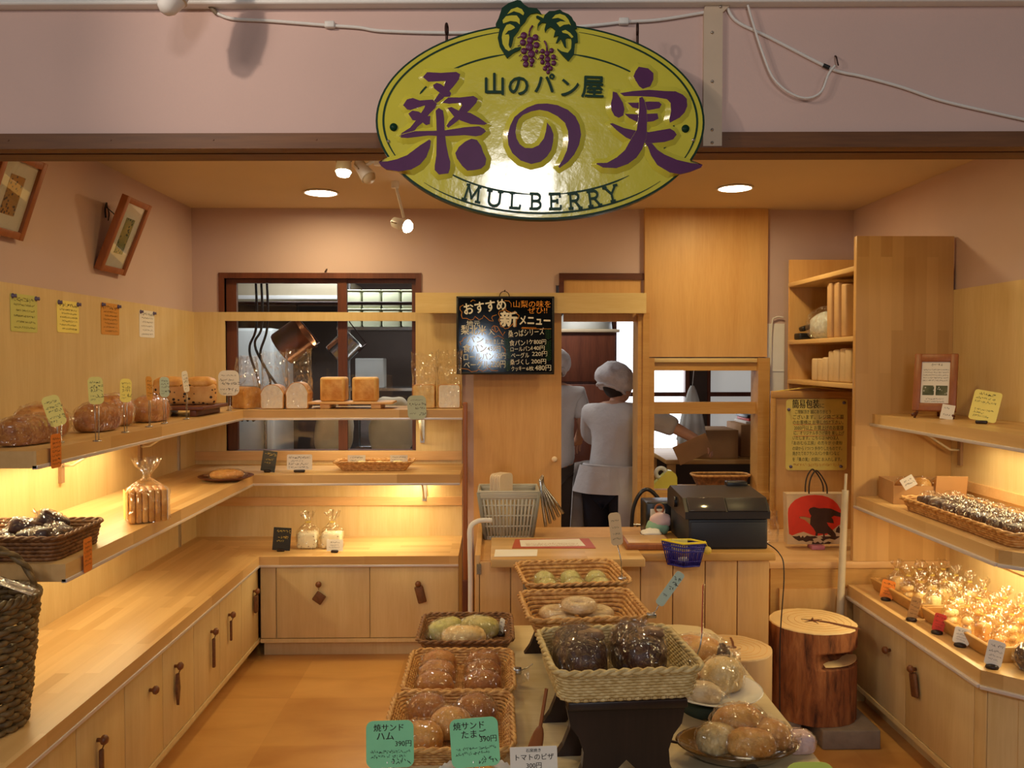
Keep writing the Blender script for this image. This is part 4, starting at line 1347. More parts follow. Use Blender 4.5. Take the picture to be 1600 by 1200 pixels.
for st in ([(170, 190), (125, 215), (120, 250), (150, 290), (140, 330), (155, 375), (215, 375), (250, 395), (300, 395), (330, 350), (385, 395), (430, 375), (450, 335), (530, 405), (585, 415), (560, 370), (570, 345), (630, 325)],
           [(270, 145), (300, 120), (335, 135)], [(740, 130), (800, 135), (830, 170), (830, 220)], [(970, 510), (1100, 520), (1385, 520)], [(980, 500), (1180, 505)],
           [(210, 635), (170, 650), (150, 690), (120, 700), (135, 750)], [(145, 1070), (230, 1080), (280, 1115), (350, 1105), (380, 1080), (430, 1110), (490, 1085), (510, 1060), (560, 1100), (645, 1100)],
           [(555, 510), (590, 475), (640, 490), (680, 560), (720, 620)], [(590, 640), (650, 615), (700, 640), (730, 655)], [(720, 600), (745, 560)], [(560, 520), (620, 570), (650, 540)], [(600, 490), (620, 560)],
           [(700, 760), (745, 800), (745, 860)],
           [(655, 310), (665, 275), (735, 265), (735, 235), (755, 235), (760, 265), (800, 285), (850, 300), (880, 275), (890, 300), (940, 335), (930, 380), (905, 385), (900, 490), (870, 490), (860, 440), (825, 480), (790, 510), (745, 520), (720, 495), (690, 490), (675, 430), (655, 400), (680, 360), (655, 310)]):
    part(t, 'orange_drawing', MB().join(MB().tube([(x, y, .001) for x, y in [bd(u, v) for u, v in st]], .0016, 5), BMx), CHALKO, True)
m = MB()
for u, v in ((1345, 600), (1345, 760), (1350, 900), (775, 730), (790, 870), (780, 1040)):
    m = MB()
    m.tube([tuple(bd(u, v + 66)) + (.0008,), tuple(bd(u, v - 70)) + (.0008,)], .0008, 5)
    for dv in range(-60, 61, 24):
        for s in (-1, 1):
            m.tube([tuple(bd(u, v + dv)) + (.0008,), tuple(bd(u + s * 40, v + dv - 26)) + (.0008,)], .0011, 5)
    part(t, 'green_leaf_drawing', MB().join(m, BMx), CHALKG, True)

# ------------------------------------------------------------------ kitchen behind
KY = 7.0
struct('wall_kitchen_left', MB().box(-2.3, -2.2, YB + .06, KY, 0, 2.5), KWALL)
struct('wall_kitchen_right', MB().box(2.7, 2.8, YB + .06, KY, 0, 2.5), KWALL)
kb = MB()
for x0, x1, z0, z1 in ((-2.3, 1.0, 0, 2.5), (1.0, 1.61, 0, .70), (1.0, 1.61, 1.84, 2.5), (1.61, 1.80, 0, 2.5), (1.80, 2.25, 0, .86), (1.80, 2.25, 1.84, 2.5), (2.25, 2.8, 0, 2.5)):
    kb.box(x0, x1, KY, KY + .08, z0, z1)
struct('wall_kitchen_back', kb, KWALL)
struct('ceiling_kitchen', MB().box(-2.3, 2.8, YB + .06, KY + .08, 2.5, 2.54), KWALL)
struct('window_3', MB().box(1.0, 1.61, KY + .05, KY + .06, .70, 1.84), DAY)
struct('window_4', MB().box(1.80, 2.25, KY + .05, KY + .06, .86, 1.84), BLIND)
kf = MB()
for x0, x1, z0, z1 in ((.985, 1.015, .71, 1.835), (1.595, 1.63, .71, 1.835), (1.785, 1.81, .71, 1.835), (1.015, 1.595, 1.18, 1.215), (1.81, 2.25, 1.18, 1.215), (.985, 2.27, .67, .71), (.985, 2.27, 1.835, 1.86)):
    kf.box(x0, x1, KY - .02, KY + .05, z0, z1)
struct('trim_16', kf, DARKWOODZ)
k = lambda px, Y: at(px, 600, Y=Y).x
kz = lambda py, Y: at(800, py, Y=Y).z


def boxthing(name, label, cat, parts_, group=None):
    t = None
    for nm, mb, mat in parts_:
        if t is None:
            xs, ys, zs = zip(*mb.v)
            t = thing(name, label, cat, ((min(xs) + max(xs)) / 2, (min(ys) + max(ys)) / 2, min(zs)), 0, group)
        part(t, nm, mb, mat, True)
    return t


# seen through the inside window
Y = 6.3
boxthing('air_conditioner', 'cream air conditioner high on the kitchen wall behind the window', 'air conditioner',
         [('casing', MB().rbox(k(362, Y), k(546, Y), Y, KY - .005, kz(470, Y), kz(436, Y), .03), CREAM), ('louvre', MB().rbox(k(372, Y), k(536, Y), Y - .008, Y + .01, kz(468, Y), kz(462, Y), .003), WHITE)])
Y = 5.9
rack = boxthing('storage_rack', 'steel storage rack in the kitchen at the right of the window', 'rack',
                [('shelf', MB().box(-1.12, -.50, Y - .02, Y + .42, 1.70, 1.72), STEEL), ('shelf', MB().box(-1.12, -.50, Y - .02, Y + .42, .84, .86), STEEL), ('shelf', MB().box(-1.12, -.50, Y - .02, Y + .42, 1.27, 1.29), STEEL)] +
                [('post', MB().cyl((x, y, 0), (x, y, 2.2), .014, seg=10), STEEL) for x in (-1.105, -.515) for y in (Y, Y + .4)])
for i in range(4):
    x = -1.082 + i * .138
    for j in range(2):
        z = 1.722 + j * .1325
        m = MB().rbox(x, x + .125, Y + .02, Y + .36, z, z + .12, .012)
        t = boxthing('plastic_crate', ['first', 'second', 'third', 'fourth'][i] + ' pale green crate from the left on the rack, ' + ['lower', 'upper'][j] + ' of its pair', 'crate',
                     [('box', m, CRATE), ('lid', MB().rbox(x - .004, x + .129, Y + .016, Y + .366, z + .12, z + .131, .004), CRATE)], 'pale green crates on the kitchen rack')
solo('white_carton', 'white carton on the middle shelf of the kitchen rack', 'carton', MB().rbox(-1.0, -.80, 5.93, 6.1, 1.291, 1.50, .006), FRIDGE)
solo('steel_container', 'steel container on the lower shelf of the kitchen rack', 'container', MB().rbox(-.98, -.60, 5.92, 6.2, .861, 1.10, .02), STEEL)
Y = 6.1
boxthing('refrigerator', 'pale refrigerator at the left of the kitchen behind the window', 'refrigerator',
         [('body', MB().rbox(-2.15, -1.62, Y, Y + .6, 0, 1.72, .02), FRIDGE), ('door', MB().rbox(-2.145, -1.625, Y - .03, Y, .62, 1.71, .015), FRIDGE), ('door', MB().rbox(-2.145, -1.625, Y - .03, Y, .03, .60, .015), FRIDGE), ('handle', MB().rbox(-1.68, -1.66, Y - .055, Y - .03, .75, 1.2, .008), STEEL)])
solo('fridge_notice', 'white paper notice stuck on the refrigerator door', 'paper', MB().box(-1.86, -1.72, Y - .033, Y - .031, 1.30, 1.52), PAPERW)
# hanging rail with two pots
boxthing('pot_rail', 'dark rail across the kitchen carrying the hanging pots', 'rail', [('bar', MB().cyl((-2.2, 5.5, 1.86), (-.2, 5.5, 1.86), .012, seg=10), IRON), ('hanger', MB().cyl((-1.9, 5.5, 1.86), (-1.9, 5.5, 2.5), .008, seg=8), IRON), ('hanger', MB().cyl((-.4, 5.5, 1.86), (-.4, 5.5, 2.5), .008, seg=8), IRON)])


def pot(label, c, r, h, tilt, mat):
    t = thing('hanging_pot', label, 'pot', c, 0, 'pots hanging in the kitchen')
    M = Ry(tilt) @ Tr(0, 0, -h / 2)
    part(t, 'pot_body', MB().lathe([(0, 0), (r * .96, 0), (r, .01), (r, h), (r * 1.03, h + .004), (r * .97, h), (r * .96, .012), (0, .012)], 32, M), mat)
    hd = M @ Vector((r, 0, h * .8))
    hk = Vector((0, 5.5 - c[1], 1.86 - c[2]))
    part(t, 'handle', MB().tube([M @ Vector((r, -.02, h * .8)), hd + Vector((.05, 0, .05)), M @ Vector((r, .02, h * .8))], .006, 6).tube([hd + Vector((.05, 0, .05)), hk * .6 + hd * .3, hk], .004, 6), IRON)


pot('copper pot hanging tilted in the kitchen behind the shelf', (-1.31, 5.42, 1.61), .115, .19, .95, COPPER)
pot('small steel pot hanging tilted right of the copper pot', (-.985, 5.42, 1.57), .085, .16, .80, STEEL)
t = thing('kitchen_cables', 'black cables hanging down at the left of the kitchen window', 'cable', (-1.5, 5.3, 1.2))
for dx, dz in ((0, 0), (.035, .03), (.07, -.05)):
    part(t, 'cable', MB().tube(spline([(-1.55 + dx, 5.35, 2.4), (-1.52 + dx, 5.33, 1.75), (-1.56 + dx, 5.3, 1.55 + dz), (-1.50 + dx * 2, 5.3, 1.30 + dz), (-1.62 + dx, 5.32, 1.10)]), .008, 6), BLACK, True)
boxthing('kitchen_worktable', 'steel kitchen worktable carrying the flour sacks behind the window', 'table',
         [('table_top', MB().rbox(-1.35, -.30, 4.95, 5.62, .84, .88, .005), STEEL)] + [('leg', MB().cyl((x, y, 0), (x, y, .84), .02, seg=10), STEEL) for x in (-1.3, -.35) for y in (5.0, 5.57)])


def sack(label, x, y, wd, dp, h, seed):
    def fn(p, d):
        n = noise.noise(p * 9 + Vector((seed, 0, 0))) * .018
        return Vector((p.x * (1 - .25 * max(0, d.z)), p.y, p.z)) + d * n
    solo('flour_sack', label, 'sack', MB().sphere(wd / 2, dp / 2, h / 2, 24, 16, None, fn, e=.55), SACK, (x, y, .88 + h / 2 + .012), .1, 'sacks on the kitchen worktable')


sack('left pale flour sack on the kitchen worktable', -1.03, 5.3, .24, .22, .34, 1)
sack('right pale flour sack on the kitchen worktable', -.66, 5.3, .28, .24, .36, 5)
# seen through the doorway
boxthing('brown_cupboard', 'dark brown kitchen cupboard behind the two bakers', 'cupboard',
         [('carcass', MB().box(.05, .93, 6.42, KY - .005, 0, 1.70), DARKWOODZ), ('door', MB().rbox(.06, .49, 6.40, 6.42, .05, 1.30, .004), DARKWOODZ), ('door', MB().rbox(.50, .92, 6.40, 6.42, .05, 1.30, .004), DARKWOODZ), ('flap_door', MB().rbox(.06, .92, 6.40, 6.42, 1.32, 1.68, .004), DARKWOODZ), ('top_board', MB().rbox(.03, .95, 6.38, KY - .005, 1.70, 1.725, .004), CREAM)])
solo('white_bowl', 'big white bowl upside down on top of the brown cupboard', 'bowl', MB().lathe([(.21, 0), (.215, .01), (.205, .10), (.17, .14), (0, .15)], 32, Tr(.72, 6.7, 1.725)), FRIDGE)
# chair with slats seen below the jamb
t = thing('slatted_chair', 'black metal chair with a slatted back at the foot of the doorway jamb', 'chair', (.80, 4.15, 0))
cx, cy = .735, 4.12
part(t, 'back_frame', MB().tube(spline([(cx - .07, cy, 0), (cx - .06, cy, .60), (cx - .04, cy, .78), (cx + .03, cy, .84), (cx + .13, cy, .70), (cx + .18, cy + .02, .45)]), .010, 8), BLACK, True)
for i in range(4):
    part(t, 'slat', MB().cyl((cx - .03 + i * .03, cy, .42), (cx - .03 + i * .03, cy, .66), .005, seg=8), BLACK, True)
part(t, 'back_rail', MB().cyl((cx - .06, cy, .665), (cx + .14, cy, .665), .007, seg=8), STEEL, True)
part(t, 'seat', MB().rbox(cx - .08, cx + .28, cy, cy + .36, .40, .435, .012), BLACK, True)
for x, y in ((cx + .26, cy + .02), (cx - .06, cy + .34), (cx + .26, cy + .34)):
    part(t, 'leg', MB().cyl((x, y, 0), (x, y, .40), .010, seg=8), BLACK, True)
# seen through the hatch
boxthing('hatch_table', 'wooden work table behind the serving hatch', 'table',
         [('table_top', MB().rbox(1.12, 2.3, 5.45, 6.2, .80, .83, .004), ORANGEW)] + [('leg', MB().box(x, x + .05, y, y + .05, 0, .80), ORANGEW) for x in (1.14, 2.22) for y in (5.47, 6.12)])
solo('cardboard_box', 'brown cardboard box on the work table behind the hatch', 'box', MB().rbox(1.28, 1.62, 5.52, 5.85, .83, 1.02, .004), CARD)
solo('cardboard_box', 'wide dark cardboard box beside the window blind behind the hatch', 'box', MB().rbox(1.66, 2.15, 5.60, 5.95, .83, 1.05, .004), CARD)
for i, (x, z, mt, lb) in enumerate(((1.70, 1.0505, PAPERW, 'white'), (1.72, 1.0715, PAPERR, 'red'), (1.71, 1.0925, BLACK, 'black'))):
    solo('flat_tray', lb + ' flat tray stacked on the wide cardboard box', 'tray', MB().rbox(x, x + .36, 5.62, 5.9, z, z + .02, .004), mt, None, 0, 'trays stacked behind the hatch')
solo('hanging_bag', 'white plastic bag hanging behind the baker\'s hand', 'bag',
     MB().grid(40, 12, lambda u, v: ((.012 + .085 * v ** .7 + .007 * v * math.sin(22 * PI * u)) * math.cos(2 * PI * u), (.012 + .04 * v ** .7 + .006 * v * math.sin(18 * PI * u)) * math.sin(2 * PI * u), .20 - .36 * v - .02 * math.sin(4 * PI * u) * v), True, None, True).tube([(0, 0, .19), (.01, 0, .3), (.02, 0, 1.22)], .003, 6), FRIDGE, (1.285, 5.42, 1.12))
# things on the hatch sill
td = thing('tape_dispenser', 'yellow-green tape dispenser on the hatch sill', 'tape dispenser', (1.0, 4.66, .765))
xa, xb = k(1019, 4.62), k(1059, 4.62)
prof = [(xa - .03, .765), (xb, .765), (xb, .83), (xb - .008, .85), (xb - .03, .868), (xb - .05, .868), (xa + .01, .79), (xa - .03, .785)]
part(td, 'body', MB().prism([(x, z) for x, z in prof], -.03, .03, Tr(0, 4.65, 0) @ UP), plain('yellow_green_plastic', srgb(206, 200, 84), .4, vary=.03), True)
part(td, 'tape_roll', MB().torus(.028, .012, 24, 10, Tr(xb - .085, 4.65, .852) @ Rx(PI / 2)), FRIDGE, True)
p = MB().grid(24, 4, lambda u, v: Vector((1.265 + (.125 + .035 * v) * math.copysign(abs(math.cos(2 * PI * u)) ** .5, math.cos(2 * PI * u)), 4.66 + (.05 + .02 * v) * math.copysign(abs(math.sin(2 * PI * u)) ** .5, math.sin(2 * PI * u)), .766 + .075 * v)), True, None, True)
bk = thing('sill_basket', 'shallow brown basket on the hatch sill', 'basket', (1.265, 4.66, .766))
part(bk, 'body', p, WICKDBASE, True)
part(bk, 'bottom', MB().box(1.15, 1.38, 4.62, 4.70, .766, .772), WICKDBASE, True)
part(bk, 'rim', MB().tube([(1.265 + .16 * math.copysign(abs(math.cos(a)) ** .5, math.cos(a)), 4.66 + .07 * math.copysign(abs(math.sin(a)) ** .5, math.sin(a)), .842) for a in [2 * PI * i / 40 for i in range(40)]], .007, 6, True), WICK, True)


# ------------------------------------------------------------------ people
def skin_body(chains, lv=2):
    """one smooth limb network: chains of (x, y, z, radius) that share points by equal coordinates"""
    me = bpy.data.meshes.new('body')
    vs, rs, es, idx = [], [], [], {}
    for ch in chains:
        pr = None
        for x, y, z, r in ch:
            key = (round(x, 4), round(y, 4), round(z, 4))
            if key not in idx:
                idx[key] = len(vs)
                vs.append((x, y, z))
                rs.append(r)
            if pr is not None:
                es.append((pr, idx[key]))
            pr = idx[key]
    me.from_pydata(vs, es, [])
    o = bpy.data.objects.new('body', me)
    COL.objects.link(o)
    md = o.modifiers.new('s', 'SKIN')
    md.use_smooth_shade = True
    for i, r in enumerate(rs):
        rr = r if isinstance(r, tuple) else (r, r)
        me.skin_vertices[0].data[i].radius = rr
    me.skin_vertices[0].data[0].use_root = True
    o.modifiers.new('d', 'SUBSURF').levels = lv
    dg = bpy.context.evaluated_depsgraph_get()
    ev = o.evaluated_get(dg)
    m2 = ev.to_mesh()
    mb = MB().add([v.co[:] for v in m2.vertices], [list(p.vertices) for p in m2.polygons], True)
    ev.to_mesh_clear()
    bpy.data.objects.remove(o)
    bpy.data.meshes.remove(me)
    return mb


def head_mb(M, s=1.0):
    """head looking along its local +y, with nose, eye sockets, lips, chin and ears"""
    def fn(p, d):
        x, y, z = p
        if z < 0:
            x *= 1 - .28 * min(1, -z / .11) ** 1.5
            y = y * (1 - .12 * min(1, -z / .11)) + .012 * min(1, -z / .11)
        if d.y > 0:
            y += .024 * math.exp(-(x / .012) ** 2 - ((z + .018) / .022) ** 2)
            y -= .008 * math.exp(-((abs(x) - .031) / .014) ** 2 - ((z - .008) / .012) ** 2)
            y += .006 * math.exp(-(x / .022) ** 2 - ((z + .055) / .009) ** 2)
            y += .008 * math.exp(-(x / .02) ** 2 - ((z + .09) / .016) ** 2)
        return Vector((x, y, z)) * s
    mb = MB().sphere(.074, .092, .115, 36, 28, M, fn)
    for sx in (-1, 1):
        mb.sphere(.010 * s, .020 * s, .032 * s, 12, 8, M @ Tr(sx * .074 * s, -.008 * s, -.004 * s) @ Rz(sx * .3))
    return mb


def hand_mb(M, curl=.6, side=1):
    """palm with four fingers of unequal length, bent at two knuckles, and a thumb from its side; fingers along local +x"""
    mb = MB().sphere(.045, .038, .014, 16, 10, M @ Tr(.04, 0, 0), e=.75)
    for i, l in enumerate((.068, .078, .072, .056)):
        y = (.028 - i * .0185) * side
        p = Vector((.078 - .004 * abs(i - 1.3), y, 0))
        pts, a = [p], 0
        for f in (.45, .32, .23):
            a += curl * .75
            p = p + Vector((math.cos(a) * l * f, 0, -math.sin(a) * l * f))
            pts.append(p)
        mb.tube(pts, .0085, 8, M=M, taper=[1.05, 1, .9, .7])
    mb.tube([Vector((.015, .030 * side, 0)), Vector((.040, .056 * side, -.008)), Vector((.066, .060 * side, -.020)), Vector((.085, .052 * side, -.028))], .010, 8, M=M, taper=[1.2, 1.05, .95, .7])
    return mb


def bob(M, seed, rx=.125, ry=.13, rz=.115):
    """puffy gathered net cap"""
    def fn(p, d):
        n = noise.noise(p * 16 + Vector((seed, 3, 1))) * .012 + noise.noise(p * 34 + Vector((seed, 0, 5))) * .005
        q = p + d * n
        if d.z < -.35:
            q = Vector((q.x * .86, q.y * .88, max(q.z, -.07)))
        return q
    return MB().sphere(rx, ry, rz, 32, 22, M, fn).tube([M @ Vector((.088 * math.cos(a), .095 * math.sin(a), -.066 + .004 * math.sin(9 * a))) for a in [2 * PI * i / 40 for i in range(40)]], .009, 6, True)


def baker(label, o, z, face, arms, seed, trousers, apron, sleeves, lean, turn=0):
    """o: floor point below the hips; z: heights (hip, waist, chest, shoulder, neck, head); lean: sideways and forward shift of the shoulders"""
    t = thing('person', label, 'person', (o[0], o[1], 0), 0, 'bakers in the kitchen')
    hip, wst, chs, shl, nck, hed = z
    ox, oy = o
    lx, ly = lean
    fx, fy = math.cos(face), math.sin(face)           # facing direction
    rx, ry = fy, -fx                                  # the person's right
    def P(side, fwd, zz, r, k=0.0): return (ox + rx * side + fx * fwd + lx * k, oy + ry * side + fy * fwd + ly * k, zz, r)
    pelvis, waist, chest, sh, neck = P(0, 0, hip, .125), P(0, 0, wst, .115, .3), P(0, 0, chs, .128, .7), P(0, 0, shl, .085, 1), P(0, .01, nck, .048, 1.1)
    chains = [[pelvis, waist, chest, sh, neck, P(0, .03, nck + .07, .045, 1.15)]]
    tro, shirt = [[pelvis]], [[P(0, 0, hip - (.02 if apron else .07), (.165, .145) if apron else (.19, .165)), P(0, 0, wst, (.15, .128), .3), P(0, 0, chs, (.165, .14), .7), P(0, 0, shl - .01, (.10, .09), 1), P(0, .005, nck - .005, .058, 1.08)]]
    for s in (-1, 1):
        leg = [P(s * .085, .0, hip - .08, .085), P(s * .095, .015, hip * .54, .058), P(s * .10, .0, .09, .042), P(s * .105, .11, .035, .034)]
        chains.append([pelvis] + leg)
        tro.append([P(0, 0, hip, .14), P(s * .085, 0, hip - .08, .105), P(s * .095, .015, hip * .54, .082), P(s * .10, .0, .09, .07)])
        A = arms[s]
        shp = P(s * .165, .0, shl - .02, .055, 1)
        pts = [shp] + [(x, y, zz, r) for (x, y, zz), r in zip(A, (.044, .032, .026))]
        chains.append([sh] + pts)
        e, wv = Vector(pts[1][:3]), Vector(pts[2][:3])
        sl = e + (wv - e) * sleeves
        c = [P(0, 0, shl - .01, (.10, .09), 1), shp[:3] + (.078,), tuple(e) + (.070,), tuple(sl) + (.066,)] if sleeves > 0 else [P(0, 0, shl - .01, (.10, .09), 1), shp[:3] + (.080,), tuple(Vector(shp[:3]).lerp(e, .75)) + (.074,)]
        shirt.append(c)
    body = skin_body(chains)
    hd = Vector(P(0, .035, hed, 0, 1.2)[:3])
    hM = Tr(hd) @ Rz(face + turn - PI / 2)
    body.join(head_mb(hM))
    for s in (-1, 1):
        A = arms[s]
        d = (Vector(A[1]) - Vector(A[0])).normalized()
        q = Matrix.Translation(Vector(A[1])) @ d.to_track_quat('X', 'Z').to_matrix().to_4x4()
        body.join(hand_mb(q, .7, s))
    part(t, 'body', body, SKIN, True)
    part(t, 'shirt', skin_body(shirt), CLOTH, True)
    part(t, 'trousers', skin_body(tro), trousers, True)
    for s in (-1, 1):
        c = P(s * .103, .06, 0, 0)
        part(t, 'shoe', MB().sphere(.05, .125, .06, 16, 10, Tr(c[0], c[1], .058) @ Rz(face - PI / 2), lambda p, d: Vector((p.x, p.y, max(p.z, -.055)))), BLACK, True)
    part(t, 'hair', MB().sphere(.08, .092, .10, 24, 16, hM @ Tr(0, -.022, .012)), HAIR, True)
    part(t, 'hair_net', bob(hM @ Tr(0, -.034, .036) @ Rx(-.42), seed), NET, True)
    if apron:
        a0, a1, zt, zb = apron
        def skirt_(u, v):
            a = a0 + (a1 - a0) * u
            r = .226 + .03 * v + .008 * math.sin(a * 9 + v * 3)
            return Vector((ox + r * math.cos(a) + lx * .3 * (1 - v), oy + r * .9 * math.sin(a), zt + (zb - zt) * v))
        ap = MB().grid(40, 10, skirt_)
        hem = MB().grid(56, 8, lambda u, v: Vector((ox + (.200 + .034 * v + .006 * math.sin(u * 50)) * math.cos(2 * PI * u) + lx * .3 * (1 - v), oy + (.188 + .03 * v + .006 * math.sin(u * 44)) * math.sin(2 * PI * u), zt - .165 * v)), True, None, True)
        part(t, 'shirt_hem', hem, CLOTH, True)
        part(t, 'apron', ap, CLOTH, True)
        part(t, 'apron_string', MB().tube([(ox + .175 * math.cos(a) + lx * .3, oy + .16 * math.sin(a), zt - .005 + .006 * math.sin(a * 2)) for a in [2 * PI * i / 36 for i in range(36)]], .010, 6, True), CLOTH, True)
    return t


ps = baker('person in white uniform and puffy hair net, reaching right behind the hatch, seen from behind', (.715, 5.22), (.74, .86, 1.02, 1.165, 1.215, 1.325), 1.05,
           {1: [(1.08, 5.18, 1.085), (1.24, 5.10, .995), (1.27, 5.08, .97)], -1: [(.62, 5.50, .98), (.80, 5.62, .98), (.84, 5.64, .98)]}, 2, NAVY, (-1.5, 3.0, .835, .40), .32, (.045, .05), -.55)
ps2 = baker('person in white shirt and brown trousers, half hidden behind the sliding door', (.385, 5.62), (.78, .93, 1.10, 1.275, 1.33, 1.43), 1.5,
            {1: [(.60, 5.66, 1.03), (.58, 5.86, .92), (.57, 5.9, .91)], -1: [(.16, 5.7, 1.03), (.2, 5.9, .92), (.22, 5.94, .91)]}, 7, BROWNT, None, 0, (.0, .03))
solo('cardboard_piece', 'brown cardboard piece held in the reaching baker\'s hand', 'cardboard', MB().rbox(-.11, .11, -.004, .004, -.06, .06, .002, M=Tr(1.20, 5.04, .945) @ Ry(-.42)), CARD)

# ------------------------------------------------------------------ woven baskets
def rrect(w, d, r, n):
    """n points round a rounded rectangle of w x d with their outward normals"""
    r = min(r, w / 2 - .001, d / 2 - .001)
    segs = [(w / 2 - r, -d / 2, 0, 0), ]
    L = [2 * (d / 2 - r), PI / 2 * r, 2 * (w / 2 - r), PI / 2 * r] * 2
    tot = sum(L)
    out = []
    for i in range(n):
        s = tot * i / n
        k = 0
        while s > L[k]:
            s -= L[k]
            k += 1
        q, arc = k // 2, k % 2
        if not arc:
            a = [(w / 2, -d / 2 + r, 0, 1), (w / 2 - r, d / 2, -1, 0), (-w / 2, d / 2 - r, 0, -1), (-w / 2 + r, -d / 2, 1, 0)][q]
            out.append((Vector((a[0] + a[2] * s, a[1] + a[3] * s)), Vector([(1, 0), (0, 1), (-1, 0), (0, -1)][q])))
        else:
            c = [(w / 2 - r, d / 2 - r), (-w / 2 + r, d / 2 - r), (-w / 2 + r, -d / 2 + r), (w / 2 - r, -d / 2 + r)][q]
            an = q * PI / 2 + s / r
            nv = Vector((math.cos(an), math.sin(an)))
            out.append((Vector(c) + nv * r, nv))
    return out


def basket(label, loc, rz, w, d, h, mats, group=None, rows=6, flare=.022, rim=.0075, corner=.035, n=112, name='bread_basket', e=1):
    """open woven basket, w x d at the rim: strands woven in and out round stakes, twisted rim, woven floor"""
    mw, mb_ = mats
    t = thing(name, label, 'basket', loc, rz, group)
    body = MB()
    sr = h / rows * .56
    for k in range(rows):
        f = (k + .5) / rows
        z = h * f
        off = -flare * (1 - f)
        pts = []
        for i, (p, nv) in enumerate(rrect(w + 2 * off - .006, d + 2 * off - .006, corner, n)):
            a = .0016 * math.cos(PI * (i + k)) if i % 2 == 0 or True else 0
            q = p + nv * a
            pts.append((q.x, q.y, z))
        body.tube(pts, sr, 5, True, flat=.7)
    part(t, 'woven_side', body, mw)
    part(t, 'woven_floor', MB().prism([tuple(p) for p, _ in rrect(w - 2 * flare, d - 2 * flare, corner, 40)], .0015, .006), mb_)
    rp = rrect(w, d, corner, n)
    rm = MB()
    for ph in (0, PI):
        pts = []
        for i, (p, nv) in enumerate(rp):
            a = 2 * PI * i / n * 22 + ph
            q = p + nv * (rim * .5 * math.cos(a))
            pts.append((q.x, q.y, h + rim * .5 * math.sin(a)))
        rm.tube(pts, rim * .62, 5, True)
    part(t, 'twisted_rim', rm, mw)
    return t


# ------------------------------------------------------------------ breads and their clear wrappers
def blob(rx, ry, rz, seed, amp=.06, fr=9, e=.9, flat=-.55, seg=26, rings=16):
    o = Vector((seed * 3.1, seed * 1.7, seed))
    def fn(p, d):
        q = p * (1 + amp * noise.noise(d * 1.7 + o) + amp * .4 * noise.noise(d * fr * .6 + o))
        return Vector((q.x, q.y, max(q.z, rz * flat)))
    return MB().sphere(rx, ry, rz, seg, rings, None, fn, True, e)


def wrap(rx, ry, rz, seed, tails=True, amp=.16, flat=-.55, seg=30, rings=18, axis='x'):
    """crumpled film round a bread: tight in places, tented in ridges, gathered to a flared end on each side"""
    o = Vector((seed * 2.3 + 7, seed, seed * .7))
    def fn(p, d):
        n = (1 - abs(noise.noise(d * 2.6 + o)) * 2.2) * .5 + (1 - abs(noise.noise(d * 6.5 + o)) * 2.4) * .38
        h_ = noise.noise(d * 37 + o * 3) * .05 + noise.noise(d * 61 + o) * .04
        q = p * (1.045 + amp * max(0, n) + h_)
        return Vector((q.x, q.y, max(q.z, rz * flat)))
    m = MB().sphere(rx, ry, rz, seg, rings, None, fn, False, .88)
    if tails:
        r0 = random.Random(seed)
        for s in (-1, 1):
            ph = r0.uniform(0, 6)
            def tf(u, v):
                a = 2 * PI * u
                k = .35 + .60 * v + .22 * math.sin(5 * a + ph) * v
                x = s * (rx * 1.0 + (rx * .14 + .012) * v)
                y, z = ry * .55 * k * math.cos(a), rz * .30 * k * math.sin(a) + rz * .12 * v
                return (x, y, max(z, rz * flat))
            m.grid(14, 4, tf, True, None, True)
    return m


ROT90 = Rz(PI / 2)


def bun(name, label, cat, loc, rz, size, mat, seed, group, film_=None, tails=True, amp=.06, e=.9, flat=-.55):
    rx, ry, rz_ = size
    film_ = film_ or FILMS
    t = thing(name, label, cat, loc, rz, group)
    up = Tr(0, 0, rz_ * -flat + .002)
    part(t, 'bread', MB().join(blob(rx, ry, rz_, seed, amp, e=e, flat=flat), up), mat)
    part(t, 'clear_wrapper', MB().join(wrap(rx, ry, rz_, seed, tails, flat=flat), up), film_)
    return t


def ring_bread(label, loc, rz, R, r, seed, group):
    t = thing('bagel', label, 'bagel', loc, rz, group)
    o = Vector((seed, 2, 1))
    part(t, 'bread', MB().torus(R, r, 30, 14, Tr(0, 0, r * .8), lambda p: p * (1 + .05 * noise.noise(p * 30 + o)), .85), BAGEL)
    part(t, 'clear_wrapper', MB().join(wrap((R + r) * .98, (R + r) * .98, r * 1.02, seed, False, .06, -.72), Tr(0, 0, r * .82)), FILMS)
    return t


